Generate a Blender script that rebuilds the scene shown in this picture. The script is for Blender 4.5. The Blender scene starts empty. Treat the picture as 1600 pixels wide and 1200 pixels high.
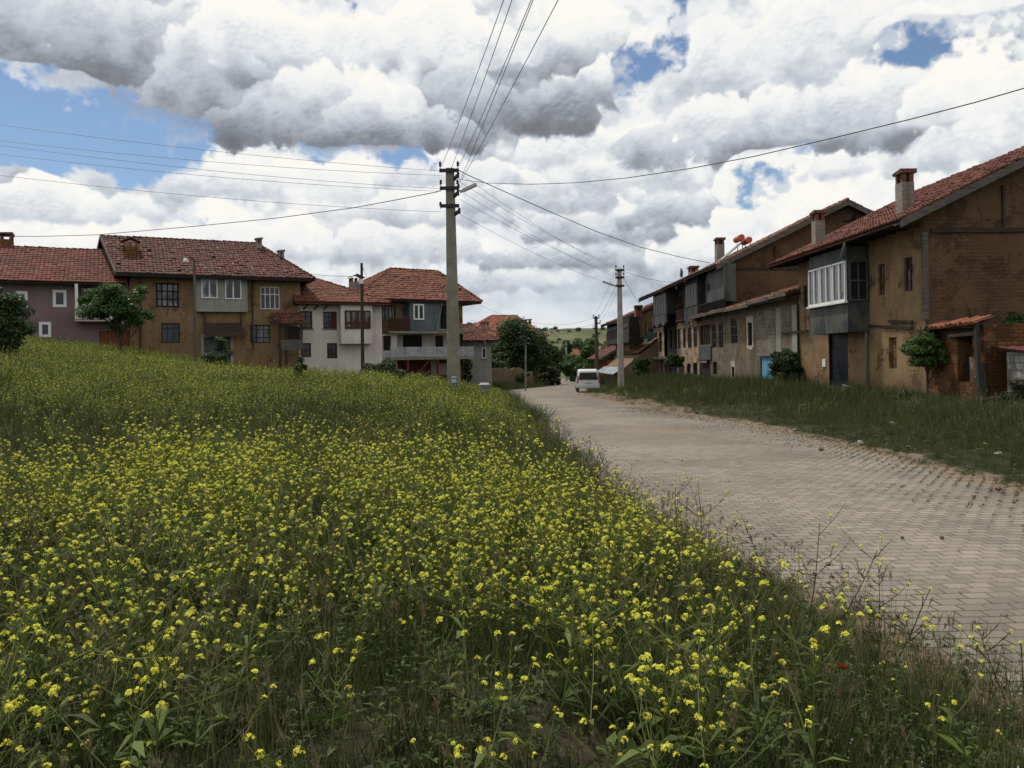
import bpy, math, random
import numpy as np
from mathutils import Vector, Matrix
R = math.radians
scene = bpy.context.scene
COL = scene.collection
# ---------------------------------------------------------------- camera
F = 1246.0                      # focal length in photo pixels (photo 1600 wide)
EYE = 1.6
ROLL = R(0.9)
CA, SA = math.cos(ROLL), math.sin(ROLL)
cd = bpy.data.cameras.new('camera'); cam = bpy.data.objects.new('camera', cd); COL.objects.link(cam)
cd.sensor_width = 36.0; cd.lens = F / 1600.0 * 36.0
cd.shift_y = -40.0 / 1600.0
cd.clip_start = 0.05; cd.clip_end = 6000
cam.matrix_world = Matrix.Translation((0, 0, EYE)) @ Matrix.Rotation(R(90), 4, 'X') @ Matrix.Rotation(-ROLL, 4, 'Z')
scene.camera = cam

# ---------------------------------------------------------------- world
SUN_EL, SUN_AZ = R(62), R(-42)       # azimuth measured from +Y towards +X
world = bpy.data.worlds.new("World"); scene.world = world; world.use_nodes = True
WT = world.node_tree

class NB:
    """small node-graph builder"""
    def __init__(s, tree): s.t = tree
    def node(s, typ, **kw):
        n = s.t.nodes.new(typ)
        for k, v in kw.items(): setattr(n, k, v)
        return n
    def put(s, n, i, v):
        if v is None: return
        if isinstance(v, bpy.types.NodeSocket): s.t.links.new(v, n.inputs[i])
        else: n.inputs[i].default_value = v
    def m(s, op, a, b=None, c=None, clamp=False):
        n = s.node('ShaderNodeMath', operation=op, use_clamp=clamp)
        s.put(n, 0, a); s.put(n, 1, b); s.put(n, 2, c)
        return n.outputs[0]
    def v(s, op, a, b=None, c=None, scale=None):
        n = s.node('ShaderNodeVectorMath', operation=op)
        s.put(n, 0, a); s.put(n, 1, b); s.put(n, 2, c)
        if scale is not None: s.put(n, 3, scale)
        return n.outputs['Value'] if op in ('DOT_PRODUCT', 'LENGTH', 'DISTANCE') else n.outputs[0]
    def comb(s, x, y, z=0.0):
        n = s.node('ShaderNodeCombineXYZ'); s.put(n, 0, x); s.put(n, 1, y); s.put(n, 2, z); return n.outputs[0]
    def sep(s, v):
        n = s.node('ShaderNodeSeparateXYZ'); s.put(n, 0, v); return n.outputs
    def noise(s, vec, scale, detail=4, rough=0.5, dist=0.0, out=0, dims='3D', w=None):
        n = s.node('ShaderNodeTexNoise', noise_dimensions=dims)
        s.put(n, 'Vector', vec); s.put(n, 'Scale', scale); s.put(n, 'Detail', detail); s.put(n, 'Roughness', rough); s.put(n, 'Distortion', dist)
        return n.outputs[out]
    def vor(s, vec, scale, feature='F1', detail=0, rough=0.5, rand=1.0, out=0):
        n = s.node('ShaderNodeTexVoronoi', feature=feature)
        s.put(n, 'Vector', vec); s.put(n, 'Scale', scale); s.put(n, 'Randomness', rand)
        try: s.put(n, 'Detail', detail); s.put(n, 'Roughness', rough)
        except Exception: pass
        return n.outputs[out]
    def ramp(s, x, a, b, c=0.0, d=1.0, smooth=True):
        n = s.node('ShaderNodeMapRange', interpolation_type='SMOOTHSTEP' if smooth else 'LINEAR')
        s.put(n, 0, x); s.put(n, 1, a); s.put(n, 2, b); s.put(n, 3, c); s.put(n, 4, d); return n.outputs[0]
    def mix(s, f, a, b, blend='MIX'):
        n = s.node('ShaderNodeMix', data_type='RGBA', blend_type=blend)
        s.put(n, 0, f)
        for i, q in ((6, a), (7, b)):
            if isinstance(q, tuple) and len(q) == 3: q = q + (1.0,)
            s.put(n, i, q)
        return n.outputs[2]

def pxdir(px, py):
    dx, dy = px - 800, py - 560
    return (dx * CA - dy * SA, dx * SA + dy * CA)
def pxang(px, py):
    dx, dy = pxdir(px, py)
    return math.atan2(dx, F), math.atan2(-dy, math.hypot(F, dx))

CLOUD_BLOBS = [ # px, py, rx, ry, weight  (coverage)
    (70, 170, 200, 55, -1.5), (150, 225, 120, 38, -1.3), (20, 220, 110, 34, -1.1), (200, 270, 60, 20, -.6), (215, 335, 50, 14, -.9),
    (590, 245, 90, 20, -1.3), (510, 228, 50, 12, -.8), (290, 345, 40, 14, -1.0), (150, 300, 40, 12, -.5), (20, 335, 40, 14, -.9),
    (1052, 42, 38, 70, -1.5), (1020, 70, 30, 60, -.8), (975, 125, 26, 45, -1.3), (1540, 62, 90, 26, -1.6), (1470, 80, 60, 20, -.9), (1600, 70, 60, 26, -.9),
    (1192, 268, 50, 34, -1.9), (1215, 300, 26, 30, -.8), (540, 8, 18, 20, -1.0), (285, 5, 25, 10, -.7), 
    (150, 195, 20, 16, .9), (390, 265, 130, 42, .9), (100, 80, 160, 40, .8), (90, 295, 130, 26, .9), (205, 320, 40, 30, .9), (140, 360, 120, 40, .8),
    (480, 270, 60, 30, .6), (380, 345, 60, 28, .7), (1540, 130, 90, 30, .8), (1120, 120, 50, 90, .7), (640, 300, 120, 30, .7), (690, 235, 40, 20, .4), (230, 170, 30, 40, .6), (350, 200, 90, 30, .4),
]
SHADE_BLOBS = [ # dark bases (+) and bright puffs (-)
    (100, 30, 200, 55, .75), (20, 80, 110, 30, .5), (270, 130, 110, 50, .8), (420, 165, 170, 45, .9), (560, 190, 160, 32, 1.0), (650, 195, 120, 30, .6), (770, 100, 120, 60, .4),
    (840, 125, 120, 40, .6), (740, 50, 80, 40, .35), (650, 55, 60, 30, .2), (1160, 165, 110, 36, .42), (1220, 190, 110, 32, .42), (1080, 200, 60, 20, .2), (960, 200, 60, 30, .3), (1120, 320, 80, 24, .5), (870, 200, 50, 20, .5),
    (1230, 130, 60, 60, .25), (1440, 140, 50, 40, .3), (1360, 60, 160, 22, .12), (960, 330, 110, 36, .3), (1080, 350, 80, 24, .35), (900, 310, 60, 20, .3), (570, 330, 90, 20, .4), (500, 360, 60, 16, .3), (800, 470, 160, 20, .4), (860, 385, 90, 26, .3), (980, 450, 70, 22, .2),
    (110, 290, 110, 10, .3), (60, 300, 60, 20, .3),
    (120, 90, 50, 22, -.6), (490, 110, 42, 30, -.9), (600, 135, 52, 36, -.9), (340, 40, 60, 36, -.6), (420, 30, 70, 30, -.5), (610, 170, 30, 20, -.3),
    (400, 250, 120, 26, -.5), (920, 30, 100, 30, -.6), (1290, 120, 60, 30, -.3), (1380, 120, 60, 30, -.3), (1540, 120, 80, 30, -.7), (1280, 300, 120, 60, -.8), (1380, 265, 60, 40, -.5), (1450, 220, 110, 36, -.3), (500, 265, 60, 20, -.4), (900, 180, 60, 26, -.4), (620, 290, 60, 26, -.3), (960, 250, 110, 30, -.35),
    (90, 370, 80, 22, -.5), (1060, 370, 60, 18, -.4), (390, 340, 50, 24, -.4), (760, 390, 40, 16, -.4),
]
# ---------------------------------------------------------------- cloud field (numpy), a function of direction
def _hash(ix, iy, s):
    h = (ix.astype(np.int64) * 374761393 + iy.astype(np.int64) * 668265263 + s * 2147483647) & 0xffffffff
    h = ((h ^ (h >> 13)) * 1274126177) & 0xffffffff
    h = ((h ^ (h >> 16)) * 2246822519) & 0xffffffff
    return ((h ^ (h >> 15)) & 0xffffff).astype(np.float32) / 16777216.0
def vnoise(x, y, s):
    ix = np.floor(x); iy = np.floor(y); fx = (x - ix).astype(np.float32); fy = (y - iy).astype(np.float32)
    fx = fx * fx * fx * (fx * (fx * 6 - 15) + 10); fy = fy * fy * fy * (fy * (fy * 6 - 15) + 10)
    a = _hash(ix, iy, s); b = _hash(ix + 1, iy, s); c = _hash(ix, iy + 1, s); d = _hash(ix + 1, iy + 1, s)
    return (a + (b - a) * fx) * (1 - fy) + (c + (d - c) * fx) * fy
def fbm(x, y, s, o=5, g=.5):
    t = 0; a = 1.0; n = 0
    for k in range(o):
        t = t + a * vnoise(x, y, s + k * 17); n += a; a *= g; x = x * 2.03 + 5.1; y = y * 2.03 - 3.7
    return t / n
def puffs(x, y, s, r=1.05):
    """union of round heads, one per jittered cell, of uneven size"""
    ix = np.floor(x); iy = np.floor(y); H = np.zeros(x.shape, np.float32)
    for j in (-1, 0, 1):
        for i in (-1, 0, 1):
            cx = ix + i; cy = iy + j
            px = cx + _hash(cx, cy, s); py = cy + _hash(cx, cy, s + 7)
            rr = r * (.55 + .45 * _hash(cx, cy, s + 13))
            d2 = ((x - px) ** 2 + (y - py) ** 2) / (rr * rr)
            H = np.maximum(H, np.sqrt(np.clip(1 - d2, 0, 1)) * rr)
    return H
def sstep(x, a, b):
    t = np.clip((x - a) / (b - a), 0, 1); return t * t * (3 - 2 * t)
def blobs_np(U, V, blobs):
    t = np.zeros(U.shape, np.float32)
    for (px, py, rx, ry, w) in blobs:
        u, v = pxang(px, py)
        t += (w * 1.5 if w < -.5 else w) * np.exp(-((U - u) / (rx * 1.2 / F)) ** 2 - ((V - v) / (ry * 1.2 / F)) ** 2)
    return t
CUMULI = [ # px centre, py of the flat base, half width, height, brightness at top, at base; far ones first
     (760, 450, 90, 60, .90, .66), (880, 415, 120, 50, .86, .56),
    (90, 395, 130, 70, 1.0, .82), (230, 392, 60, 60, .98, .80), (400, 395, 110, 75, 1.0, .78), (520, 400, 90, 50, .92, .70), (640, 400, 110, 70, .94, .68), (1110, 400, 90, 60, 1.0, .78), (1260, 390, 120, 50, 1.0, .86), (930, 370, 110, 60, .86, .58),
    (70, 335, 85, 60, .98, .72), (195, 335, 50, 45, .98, .76), (600, 335, 100, 60, .98, .72), (720, 345, 80, 60, .92, .66), (1090, 345, 110, 60, .84, .55), (1290, 350, 150, 85, 1.0, .88), (840, 320, 110, 70, .96, .66), (1480, 330, 140, 100, .98, .80),
    (400, 300, 165, 66, 1.0, .76), (520, 290, 60, 45, 1.0, .80), (700, 285, 100, 60, .96, .72), (1000, 285, 130, 80, .94, .72), (900, 245, 90, 70, .98, .74), (1390, 260, 120, 60, 1.0, .78), (1540, 235, 110, 110, 1.0, .74),
    (1120, 235, 130, 90, .92, .60), (1260, 225, 120, 100, .92, .50), (1350, 190, 110, 90, .96, .66), (1545, 165, 90, 70, 1.0, .80), (1180, 120, 100, 110, .92, .72), (1330, 75, 160, 80, .88, .74), (1520, 30, 130, 40, .92, .80),
    (90, 108, 190, 90, .66, .44), (250, 70, 150, 80, .80, .60), (860, 110, 160, 90, .98, .52), (680, 90, 150, 90, 1.0, .74), (450, 90, 150, 90, 1.0, .72), (930, 160, 70, 70, .94, .50), (770, 195, 150, 90, .76, .42), (330, 205, 120, 100, .66, .44), (480, 220, 150, 80, .74, .42), (620, 228, 130, 70, .80, .42),
    (490, 150, 50, 55, .98, .70), (600, 175, 52, 62, 1.0, .72), 
]
def cloud_cov(U, V):
    w1 = fbm(U * 9, V * 11, 3, 5) - .5; w2 = fbm(U * 9, V * 11, 91, 5) - .5
    Uw = U + w1 * .06; Vw = V + w2 * .05
    n = fbm(U * 7 / (V + .4), -np.log(np.clip(V + .15, .04, 3)) * 7, 11, 5, .5)
    return blobs_np(Uw, Vw, CLOUD_BLOBS) + .62 + (n - .5) * 1.0, blobs_np(Uw, Vw, SHADE_BLOBS), n
def cloud_image(u0, u1, v0, v1, W, Hh, npuff, seed=5):
    """paints soft lit heads, far and large ones first, over a thin layer; returns brightness and cover per direction"""
    rng = np.random.RandomState(seed)
    us = u0 + (u1 - u0) * (np.arange(W) + .5) / W
    vs = v0 + (v1 - v0) * (np.arange(Hh) + .5) / Hh
    U, V = np.meshgrid(us.astype(np.float32), vs.astype(np.float32))
    cov, shd, n = cloud_cov(U, V)
    fine = fbm(U * 42, V * 50, 71, 6, .58)
    mid = fbm(U * 16, V * 20, 171, 5, .55)
    big = fbm(U * 4.5, V * 9, 301, 4, .5)
    calm = 1 - .40 * np.clip(shd, 0, 1)
    T = .88 - .08 * np.exp(-((V - .09) / .05) ** 2) - .38 * np.clip(shd, -.4, 1.15) - ((n - .5) * .34 + (big - .5) * .42) * calm
    lum = T - (mid - .5) * .2
    mask = sstep(cov + (fine - .5) * .35, .0, .28) * .95
    sc = W / (u1 - u0); sv = Hh / (v1 - v0)
    for level, (r0, r1, share, al) in enumerate(((.050, .10, .10, .55), (.022, .050, .28, .75), (.010, .022, .62, .8))):
        m = int(npuff * share)
        pu = rng.uniform(u0, u1, m); pv = v0 + (v1 - v0) * rng.uniform(0, 1, m) ** 1.25
        # heads come in families
        fam = rng.randint(0, max(1, m // 9), m)
        fu = rng.uniform(u0, u1, m)[fam]; fv = (v0 + (v1 - v0) * rng.uniform(0, 1, m) ** 1.25)[fam]
        spread = (r0 + r1) * 1.5
        pu = fu + rng.normal(0, 1, m) * spread; pv = fv + np.abs(rng.normal(0, 1, m)) * spread * .55
        pr = rng.uniform(r0, r1, m) * np.clip(.35 + pv * 2.1, .3, 1.15)
        fl = rng.normal(0, .05, m)[fam]
        order = np.argsort(-pv + rng.normal(0, .05, m) * 0 + pv * 0 - 0.0 * pr)[::-1]
        for k in order:
            cu, cv, r = pu[k], pv[k], pr[k]
            ix = int((cu - u0) * sc); iy = int((cv - v0) * sv)
            if not (0 <= ix < W and 0 <= iy < Hh): continue
            c0 = cov[iy, ix]
            if c0 < .26: continue
            rx = int(r * sc * 1.5) + 1; ry = int(r * sv * 1.5) + 1
            a, b, c, d = max(0, ix - rx), min(W, ix + rx), max(0, iy - ry), min(Hh, iy + ry)
            if b - a < 2 or d - c < 2: continue
            du = (U[c:d, a:b] - cu) / r; dv = (V[c:d, a:b] - cv) / (r * .82)
            fn = fine[c:d, a:b] - .5; mn = mid[c:d, a:b] - .5
            q = np.sqrt(du * du + dv * dv) + fn * 1.15 + mn * .7
            up = np.clip(dv * .8 - du * .25 + fn * .8, -1.2, 1.2)
            rim = sstep(q, 1.0, .62)
            fade = sstep(up, -1.0, .15)          # foot of a head dissolves into its cloud
            A = rim * (.25 + .75 * fade) * al * sstep(c0, .3, .7) * (.25 + .75 * float(sstep(np.float64(cv), .02, .2)))
            l = .55 * T[iy, ix] + .45 * T[c:d, a:b] + (fl[k] + rng.normal(0, .025)) * calm[iy, ix] + (.03 + .19 * (1 - min(max(shd[iy, ix], 0), 1) * .55)) * (up * .95) - .06 + fn * .22 - mn * .15
            lum[c:d, a:b] = lum[c:d, a:b] * (1 - A) + l * A
            mask[c:d, a:b] = np.maximum(mask[c:d, a:b], np.minimum(rim * 1.0 * sstep(c0, .3, .6), 1))
    for (px, py, rx, hh, lt, lb) in CUMULI:
        u, v = pxang(px, py)
        if not (u0 < u < u1 and v0 < v < v1) or npuff < 8000: continue
        ru = rx / F; rv = hh / F; m = int(60 + 3.2e4 * ru * rv * 12)
        P = []
        for q_ in range(m):
            a = rng.uniform(-1, 1); env = math.sqrt(max(0, 1 - a * a)) * (.72 + .28 * math.sin(a * 5 + px)); b = rng.uniform(0, 1) ** .8
            rr = rv * rng.uniform(.28, .75) ** 2 * .62 * (1.15 - .5 * b); P.append((b * env, u + a * ru, v + b * env * rv, rr))
        lb2 = lb - .13 * (1 - min(1, max(0, lb - .5) / .3)); lt2 = lt - (.08 if lb < .5 else 0)
        P.sort(key=lambda t: -t[3] * .9 + t[0] * rv * .1)
        for (b, cu, cv, r) in P:
            ix = int((cu - u0) * sc); iy = int((cv - v0) * sv)
            rx_ = int(r * sc * 1.7) + 1; ry_ = int(r * sv * 1.7) + 1
            a0, b0, c, d = max(0, ix - rx_), min(W, ix + rx_), max(0, iy - ry_), min(Hh, iy + ry_)
            if b0 - a0 < 2 or d - c < 2: continue
            du = (U[c:d, a0:b0] - cu) / r; dv = (V[c:d, a0:b0] - cv) / (r * .86)
            fn = fine[c:d, a0:b0] - .5; mn = mid[c:d, a0:b0] - .5
            q = np.sqrt(du * du + dv * dv) + fn * 1.9 + mn * .9
            gap = sstep(cov[c:d, a0:b0] + fn * .6, -.30, .05)
            rim = sstep(q, 1.0, .50 if r > rv * .2 else .3) * gap; up = np.clip(dv * .85 - du * .3 + fn * .9, -1.1, 1.1); fade = sstep(up, -1.1, .1); A = rim * (.06 + .62 * fade) * (1.0 if rx > 70 else .6)
            hgt = np.clip((V[c:d, a0:b0] - v) / rv, 0, 1)
            l = lb2 + .03 + (lt2 - lb2) * sstep(hgt + mn * .5, -.1, .95) + (.03 + .09 * lt) * up + fn * .16 - mn * .22
            lum[c:d, a0:b0] = lum[c:d, a0:b0] * (1 - A) + l * A
            mask[c:d, a0:b0] = np.maximum(mask[c:d, a0:b0], rim * sstep(hgt, -.6, .0) * (.35 + .65 * sstep(rim, .0, .6)))
    lum = lum + (fine - .5) * .07
    return np.clip(lum, .14, 1.0).astype(np.float32), np.clip(mask, 0, 1).astype(np.float32)

def build_world():
    for n in list(WT.nodes): WT.nodes.remove(n)
    B = NB(WT)
    out = B.node('ShaderNodeOutputWorld'); bg = B.node('ShaderNodeBackground')
    WT.links.new(bg.outputs[0], out.inputs[0])
    tc = B.node('ShaderNodeTexCoord'); D = tc.outputs['Generated']
    sky = B.node('ShaderNodeTexSky', sky_type='NISHITA'); sky.sun_disc = False
    sky.sun_elevation = SUN_EL; sky.sun_rotation = SUN_AZ; sky.altitude = 900; sky.dust_density = 0.6; sky.ozone_density = 2.0
    x, y, z = B.sep(D)
    U = B.m('ARCTAN2', x, y); V = B.m('ARCSINE', z)
    def field(name, u0, u1, v0, v1, W, H, n, ext):
        lum, mask = cloud_image(u0, u1, v0, v1, W, H, n)
        im = bpy.data.images.new(name, W, H, float_buffer=True, is_data=True)
        buf = np.ones((H, W, 4), np.float32); buf[..., 0] = lum; buf[..., 1] = mask; buf[..., 2] = 0
        im.pixels.foreach_set(buf.ravel()); im.pack()
        t = B.node('ShaderNodeTexImage', extension=ext, interpolation='Cubic'); t.image = im
        q = B.comb(B.m('DIVIDE', B.m('SUBTRACT', U, u0), u1 - u0), B.m('DIVIDE', B.m('SUBTRACT', V, v0), v1 - v0))
        WT.links.new(q, t.inputs[0])
        return t.outputs[0]
    fa = field('cloud_field', -.95, .95, -.06, .85, 2048, 1024, 9000, 'EXTEND')
    fb = field('cloud_field_wide', -math.pi, math.pi, -.06, math.pi / 2, 1024, 256, 5000, 'EXTEND')
    inside = B.m('MULTIPLY', B.ramp(B.m('ABSOLUTE', U), .85, .94, 1, 0), B.ramp(V, .72, .84, 1, 0))
    both = B.mix(inside, fb, fa)
    lum, mask, _z = B.sep(both)
    cr = B.node('ShaderNodeValToRGB'); e = cr.color_ramp.elements
    e[0].position = .16; e[0].color = (.16, .17, .19, 1)
    e[1].position = 1.0; e[1].color = (.98, .96, .90, 1)
    for pos, c in ((.34, (.25, .265, .30, 1)), (.5, (.43, .46, .51, 1)), (.66, (.62, .66, .71, 1)), (.84, (.88, .89, .89, 1))):
        q = e.new(pos); q.color = c
    WT.links.new(lum, cr.inputs[0])
    S = 0.10
    blue = B.mix(1.0, sky.outputs[0], (.98, 1.0, 1.0), 'MULTIPLY')
    blue = B.mix(1.0, blue, (S, S, S), 'MULTIPLY')
    low = B.ramp(V, -.02, .15, .5, 0.0)
    cl = B.mix(low, cr.outputs[0], (.42, .52, .64))
    colr = B.mix(mask, blue, cl)
    under = B.ramp(V, -.06, -.01)
    colr = B.mix(under, (.10, .11, .08), colr)
    colr = B.mix(1.0, colr, (1 / S, 1 / S, 1 / S), 'MULTIPLY')
    WT.links.new(colr, bg.inputs[0]); bg.inputs[1].default_value = S
build_world()
world.cycles.sampling_method = 'MANUAL'; world.cycles.sample_map_resolution = 512

sl = bpy.data.lights.new('sun', 'SUN'); sun = bpy.data.objects.new('sun', sl); COL.objects.link(sun)
sl.energy = 3.3; sl.angle = R(4); sl.color = (1.0, .95, .86)
sd = Vector((math.sin(SUN_AZ) * math.cos(SUN_EL), math.cos(SUN_AZ) * math.cos(SUN_EL), math.sin(SUN_EL)))
sun.rotation_euler = sd.to_track_quat('Z', 'Y').to_euler()
scene.view_settings.view_transform = 'Standard'; scene.view_settings.look = 'None'
scene.view_settings.exposure = 0.0; scene.view_settings.gamma = 1.0
# ================================================================= helpers
rnd = random.Random(11)
SLOPE = 0.017
def ray(px, py):
    dx, dy = pxdir(px, py); return dx / F, -dy / F          # x/y, (z-eye)/y
def W(px, py, Y):
    a, b = ray(px, py); return Vector((a * Y, Y, EYE + b * Y))
def G(px, py):                                             # hits the sloping street plane z=-SLOPE*y
    a, b = ray(px, py); y = EYE / (-b - SLOPE); return (a * y, y)
def road_z(y): return -SLOPE * np.minimum(y, 170.0)

class MB:
    def __init__(s): s.v = []; s.f = []; s.m = []; s.r = []
    def face(s, pts, m=0, r=0.5):
        n = len(s.v); s.v += [tuple(p) for p in pts]; s.f.append(tuple(range(n, n + len(pts)))); s.m.append(m); s.r.append(r)
    def hexa(s, P, m=0, r=0.5):
        n = len(s.v); s.v += [tuple(p) for p in P]
        for q in ((0, 3, 2, 1), (4, 5, 6, 7), (0, 1, 5, 4), (1, 2, 6, 5), (2, 3, 7, 6), (3, 0, 4, 7)):
            s.f.append(tuple(n + k for k in q)); s.m.append(m); s.r.append(r)
    def box(s, x0, x1, y0, y1, z0, z1, m=0, r=0.5):
        s.hexa([(x0, y0, z0), (x1, y0, z0), (x1, y1, z0), (x0, y1, z0), (x0, y0, z1), (x1, y0, z1), (x1, y1, z1), (x0, y1, z1)], m, r)
    def bar(s, a, b, w, h=None, m=0, r=0.5, up=(0, 0, 1)):
        a = Vector(a); b = Vector(b); h = h or w; d = (b - a)
        if d.length < 1e-6: return
        d.normalize(); u = Vector(up)
        if abs(d.dot(u)) > .97: u = Vector((1, 0, 0))
        sx = d.cross(u).normalized() * w / 2; sy = sx.cross(d).normalized() * h / 2
        s.hexa([a - sx - sy, a + sx - sy, a + sx + sy, a - sx + sy, b - sx - sy, b + sx - sy, b + sx + sy, b - sx + sy], m, r)
    def tube(s, pts, rad, n=8, m=0, r=0.5, cap=True):
        pts = [Vector(p) for p in pts]; rads = rad if isinstance(rad, (list, tuple)) else [rad] * len(pts)
        rings = []; prev = None
        for i, p in enumerate(pts):
            d = (pts[min(i + 1, len(pts) - 1)] - pts[max(i - 1, 0)]).normalized()
            u = prev if prev is not None else (Vector((0, 0, 1)) if abs(d.z) < .9 else Vector((1, 0, 0)))
            a = (u - d * u.dot(d)).normalized(); prev = a; b = d.cross(a)
            k = len(s.v)
            for j in range(n):
                t = 2 * math.pi * j / n
                s.v.append(tuple(p + (a * math.cos(t) + b * math.sin(t)) * rads[i]))
            rings.append(k)
        for i in range(len(rings) - 1):
            for j in range(n):
                j2 = (j + 1) % n
                s.f.append((rings[i] + j, rings[i] + j2, rings[i + 1] + j2, rings[i + 1] + j)); s.m.append(m); s.r.append(r)
        if cap:
            s.f.append(tuple(rings[0] + j for j in reversed(range(n)))); s.m.append(m); s.r.append(r)
            s.f.append(tuple(rings[-1] + j for j in range(n))); s.m.append(m); s.r.append(r)
    def lathe(s, c, prof, n=10, m=0, r=.5, axis='Z'):
        c = Vector(c); k0 = len(s.v)
        for (rr, h) in prof:
            for j in range(n):
                t = 2 * math.pi * j / n; x, y = rr * math.cos(t), rr * math.sin(t)
                q = {'Z': (x, y, h), 'Y': (x, h, y), 'X': (h, x, y)}[axis]
                s.v.append(tuple(c + Vector(q)))
        for i in range(len(prof) - 1):
            for j in range(n):
                j2 = (j + 1) % n
                s.f.append((k0 + i * n + j, k0 + i * n + j2, k0 + (i + 1) * n + j2, k0 + (i + 1) * n + j)); s.m.append(m); s.r.append(r)
        s.f.append(tuple(k0 + j for j in range(n))); s.m.append(m); s.r.append(r)
        s.f.append(tuple(k0 + (len(prof) - 1) * n + j for j in range(n))); s.m.append(m); s.r.append(r)
    def build(s, name, mats, parent=None, smooth=False, bevel=0):
        me = bpy.data.meshes.new(name); me.from_pydata(s.v, [], s.f)
        if not isinstance(mats, (list, tuple)): mats = [mats]
        for q in mats: me.materials.append(q)
        me.polygons.foreach_set('material_index', s.m)
        a = me.attributes.new('rnd', 'FLOAT', 'FACE'); a.data.foreach_set('value', s.r)
        if smooth: me.polygons.foreach_set('use_smooth', [True] * len(s.f))
        me.update()
        o = bpy.data.objects.new(name, me); COL.objects.link(o)
        if parent is not None: o.parent = parent
        if bevel:
            b = o.modifiers.new('bevel', 'BEVEL'); b.width = bevel; b.segments = 2; b.limit_method = 'ANGLE'
        return o
def np_mesh(name, V, Fq, mat_idx=None, rn=None, mats=(), parent=None, smooth=False):
    """V (n,3), Fq (m,4) or (m,3) index arrays"""
    me = bpy.data.meshes.new(name); V = np.asarray(V, np.float32); Fq = np.asarray(Fq, np.int32); k = Fq.shape[1]; m = len(Fq)
    me.vertices.add(len(V)); me.vertices.foreach_set('co', V.ravel())
    me.loops.add(m * k); me.loops.foreach_set('vertex_index', Fq.ravel())
    me.polygons.add(m); me.polygons.foreach_set('loop_start', np.arange(0, m * k, k, dtype=np.int32))
    try: me.polygons.foreach_set('loop_total', np.full(m, k, np.int32))
    except Exception: pass
    for q in mats: me.materials.append(q)
    if mat_idx is not None: me.polygons.foreach_set('material_index', np.asarray(mat_idx, np.int32))
    if smooth: me.polygons.foreach_set('use_smooth', np.ones(m, bool))
    if rn is not None:
        a = me.attributes.new('rnd', 'FLOAT', 'FACE'); a.data.foreach_set('value', np.asarray(rn, np.float32))
    me.update(calc_edges=True); me.validate()
    o = bpy.data.objects.new(name, me); COL.objects.link(o)
    if parent is not None: o.parent = parent
    return o
def tag(o, label=None, cat=None, group=None, kind=None):
    if label: o['label'] = label
    if cat: o['category'] = cat
    if group: o['group'] = group
    if kind: o['kind'] = kind
    return o
def thing(name, label, cat, loc=(0, 0, 0), rz=0.0, group=None):
    o = bpy.data.objects.new(name, None); COL.objects.link(o); o.empty_display_size = .3
    o.location = loc; o.rotation_euler = (0, 0, rz); return tag(o, label, cat, group)

# ---------------------------------------------------------------- materials
def newmat(name):
    m = bpy.data.materials.new(name); m.use_nodes = True
    B = NB(m.node_tree); p = m.node_tree.nodes['Principled BSDF']; return m, B, p
def setp(B, p, k, v):
    if isinstance(v, bpy.types.NodeSocket): B.t.links.new(v, p.inputs[k])
    else: p.inputs[k].default_value = v
def c4(c): return tuple(c) + (1.0,) if len(c) == 3 else c
def bump(B, p, h, dist, strength=1.0):
    n = B.node('ShaderNodeBump'); n.inputs['Strength'].default_value = strength; n.inputs['Distance'].default_value = dist
    B.t.links.new(h, n.inputs['Height']); B.t.links.new(n.outputs[0], p.inputs['Normal'])
def plain(name, c, rough=.6, metal=0.0, var=.25, scale=6.0, bmp=.0, spec=.3):
    m, B, p = newmat(name); tc = B.node('ShaderNodeTexCoord').outputs['Object']
    n = B.noise(tc, scale, 5, .6)
    f = B.ramp(n, .3, .7, 1 - var, 1 + var * .6)
    setp(B, p, 'Base Color', B.mix(1.0, c4(c), B.comb(f, f, f), 'MULTIPLY'))
    setp(B, p, 'Roughness', rough); setp(B, p, 'Metallic', metal); setp(B, p, 'Specular IOR Level', spec)
    if bmp: bump(B, p, n, bmp)
    return m
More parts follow.
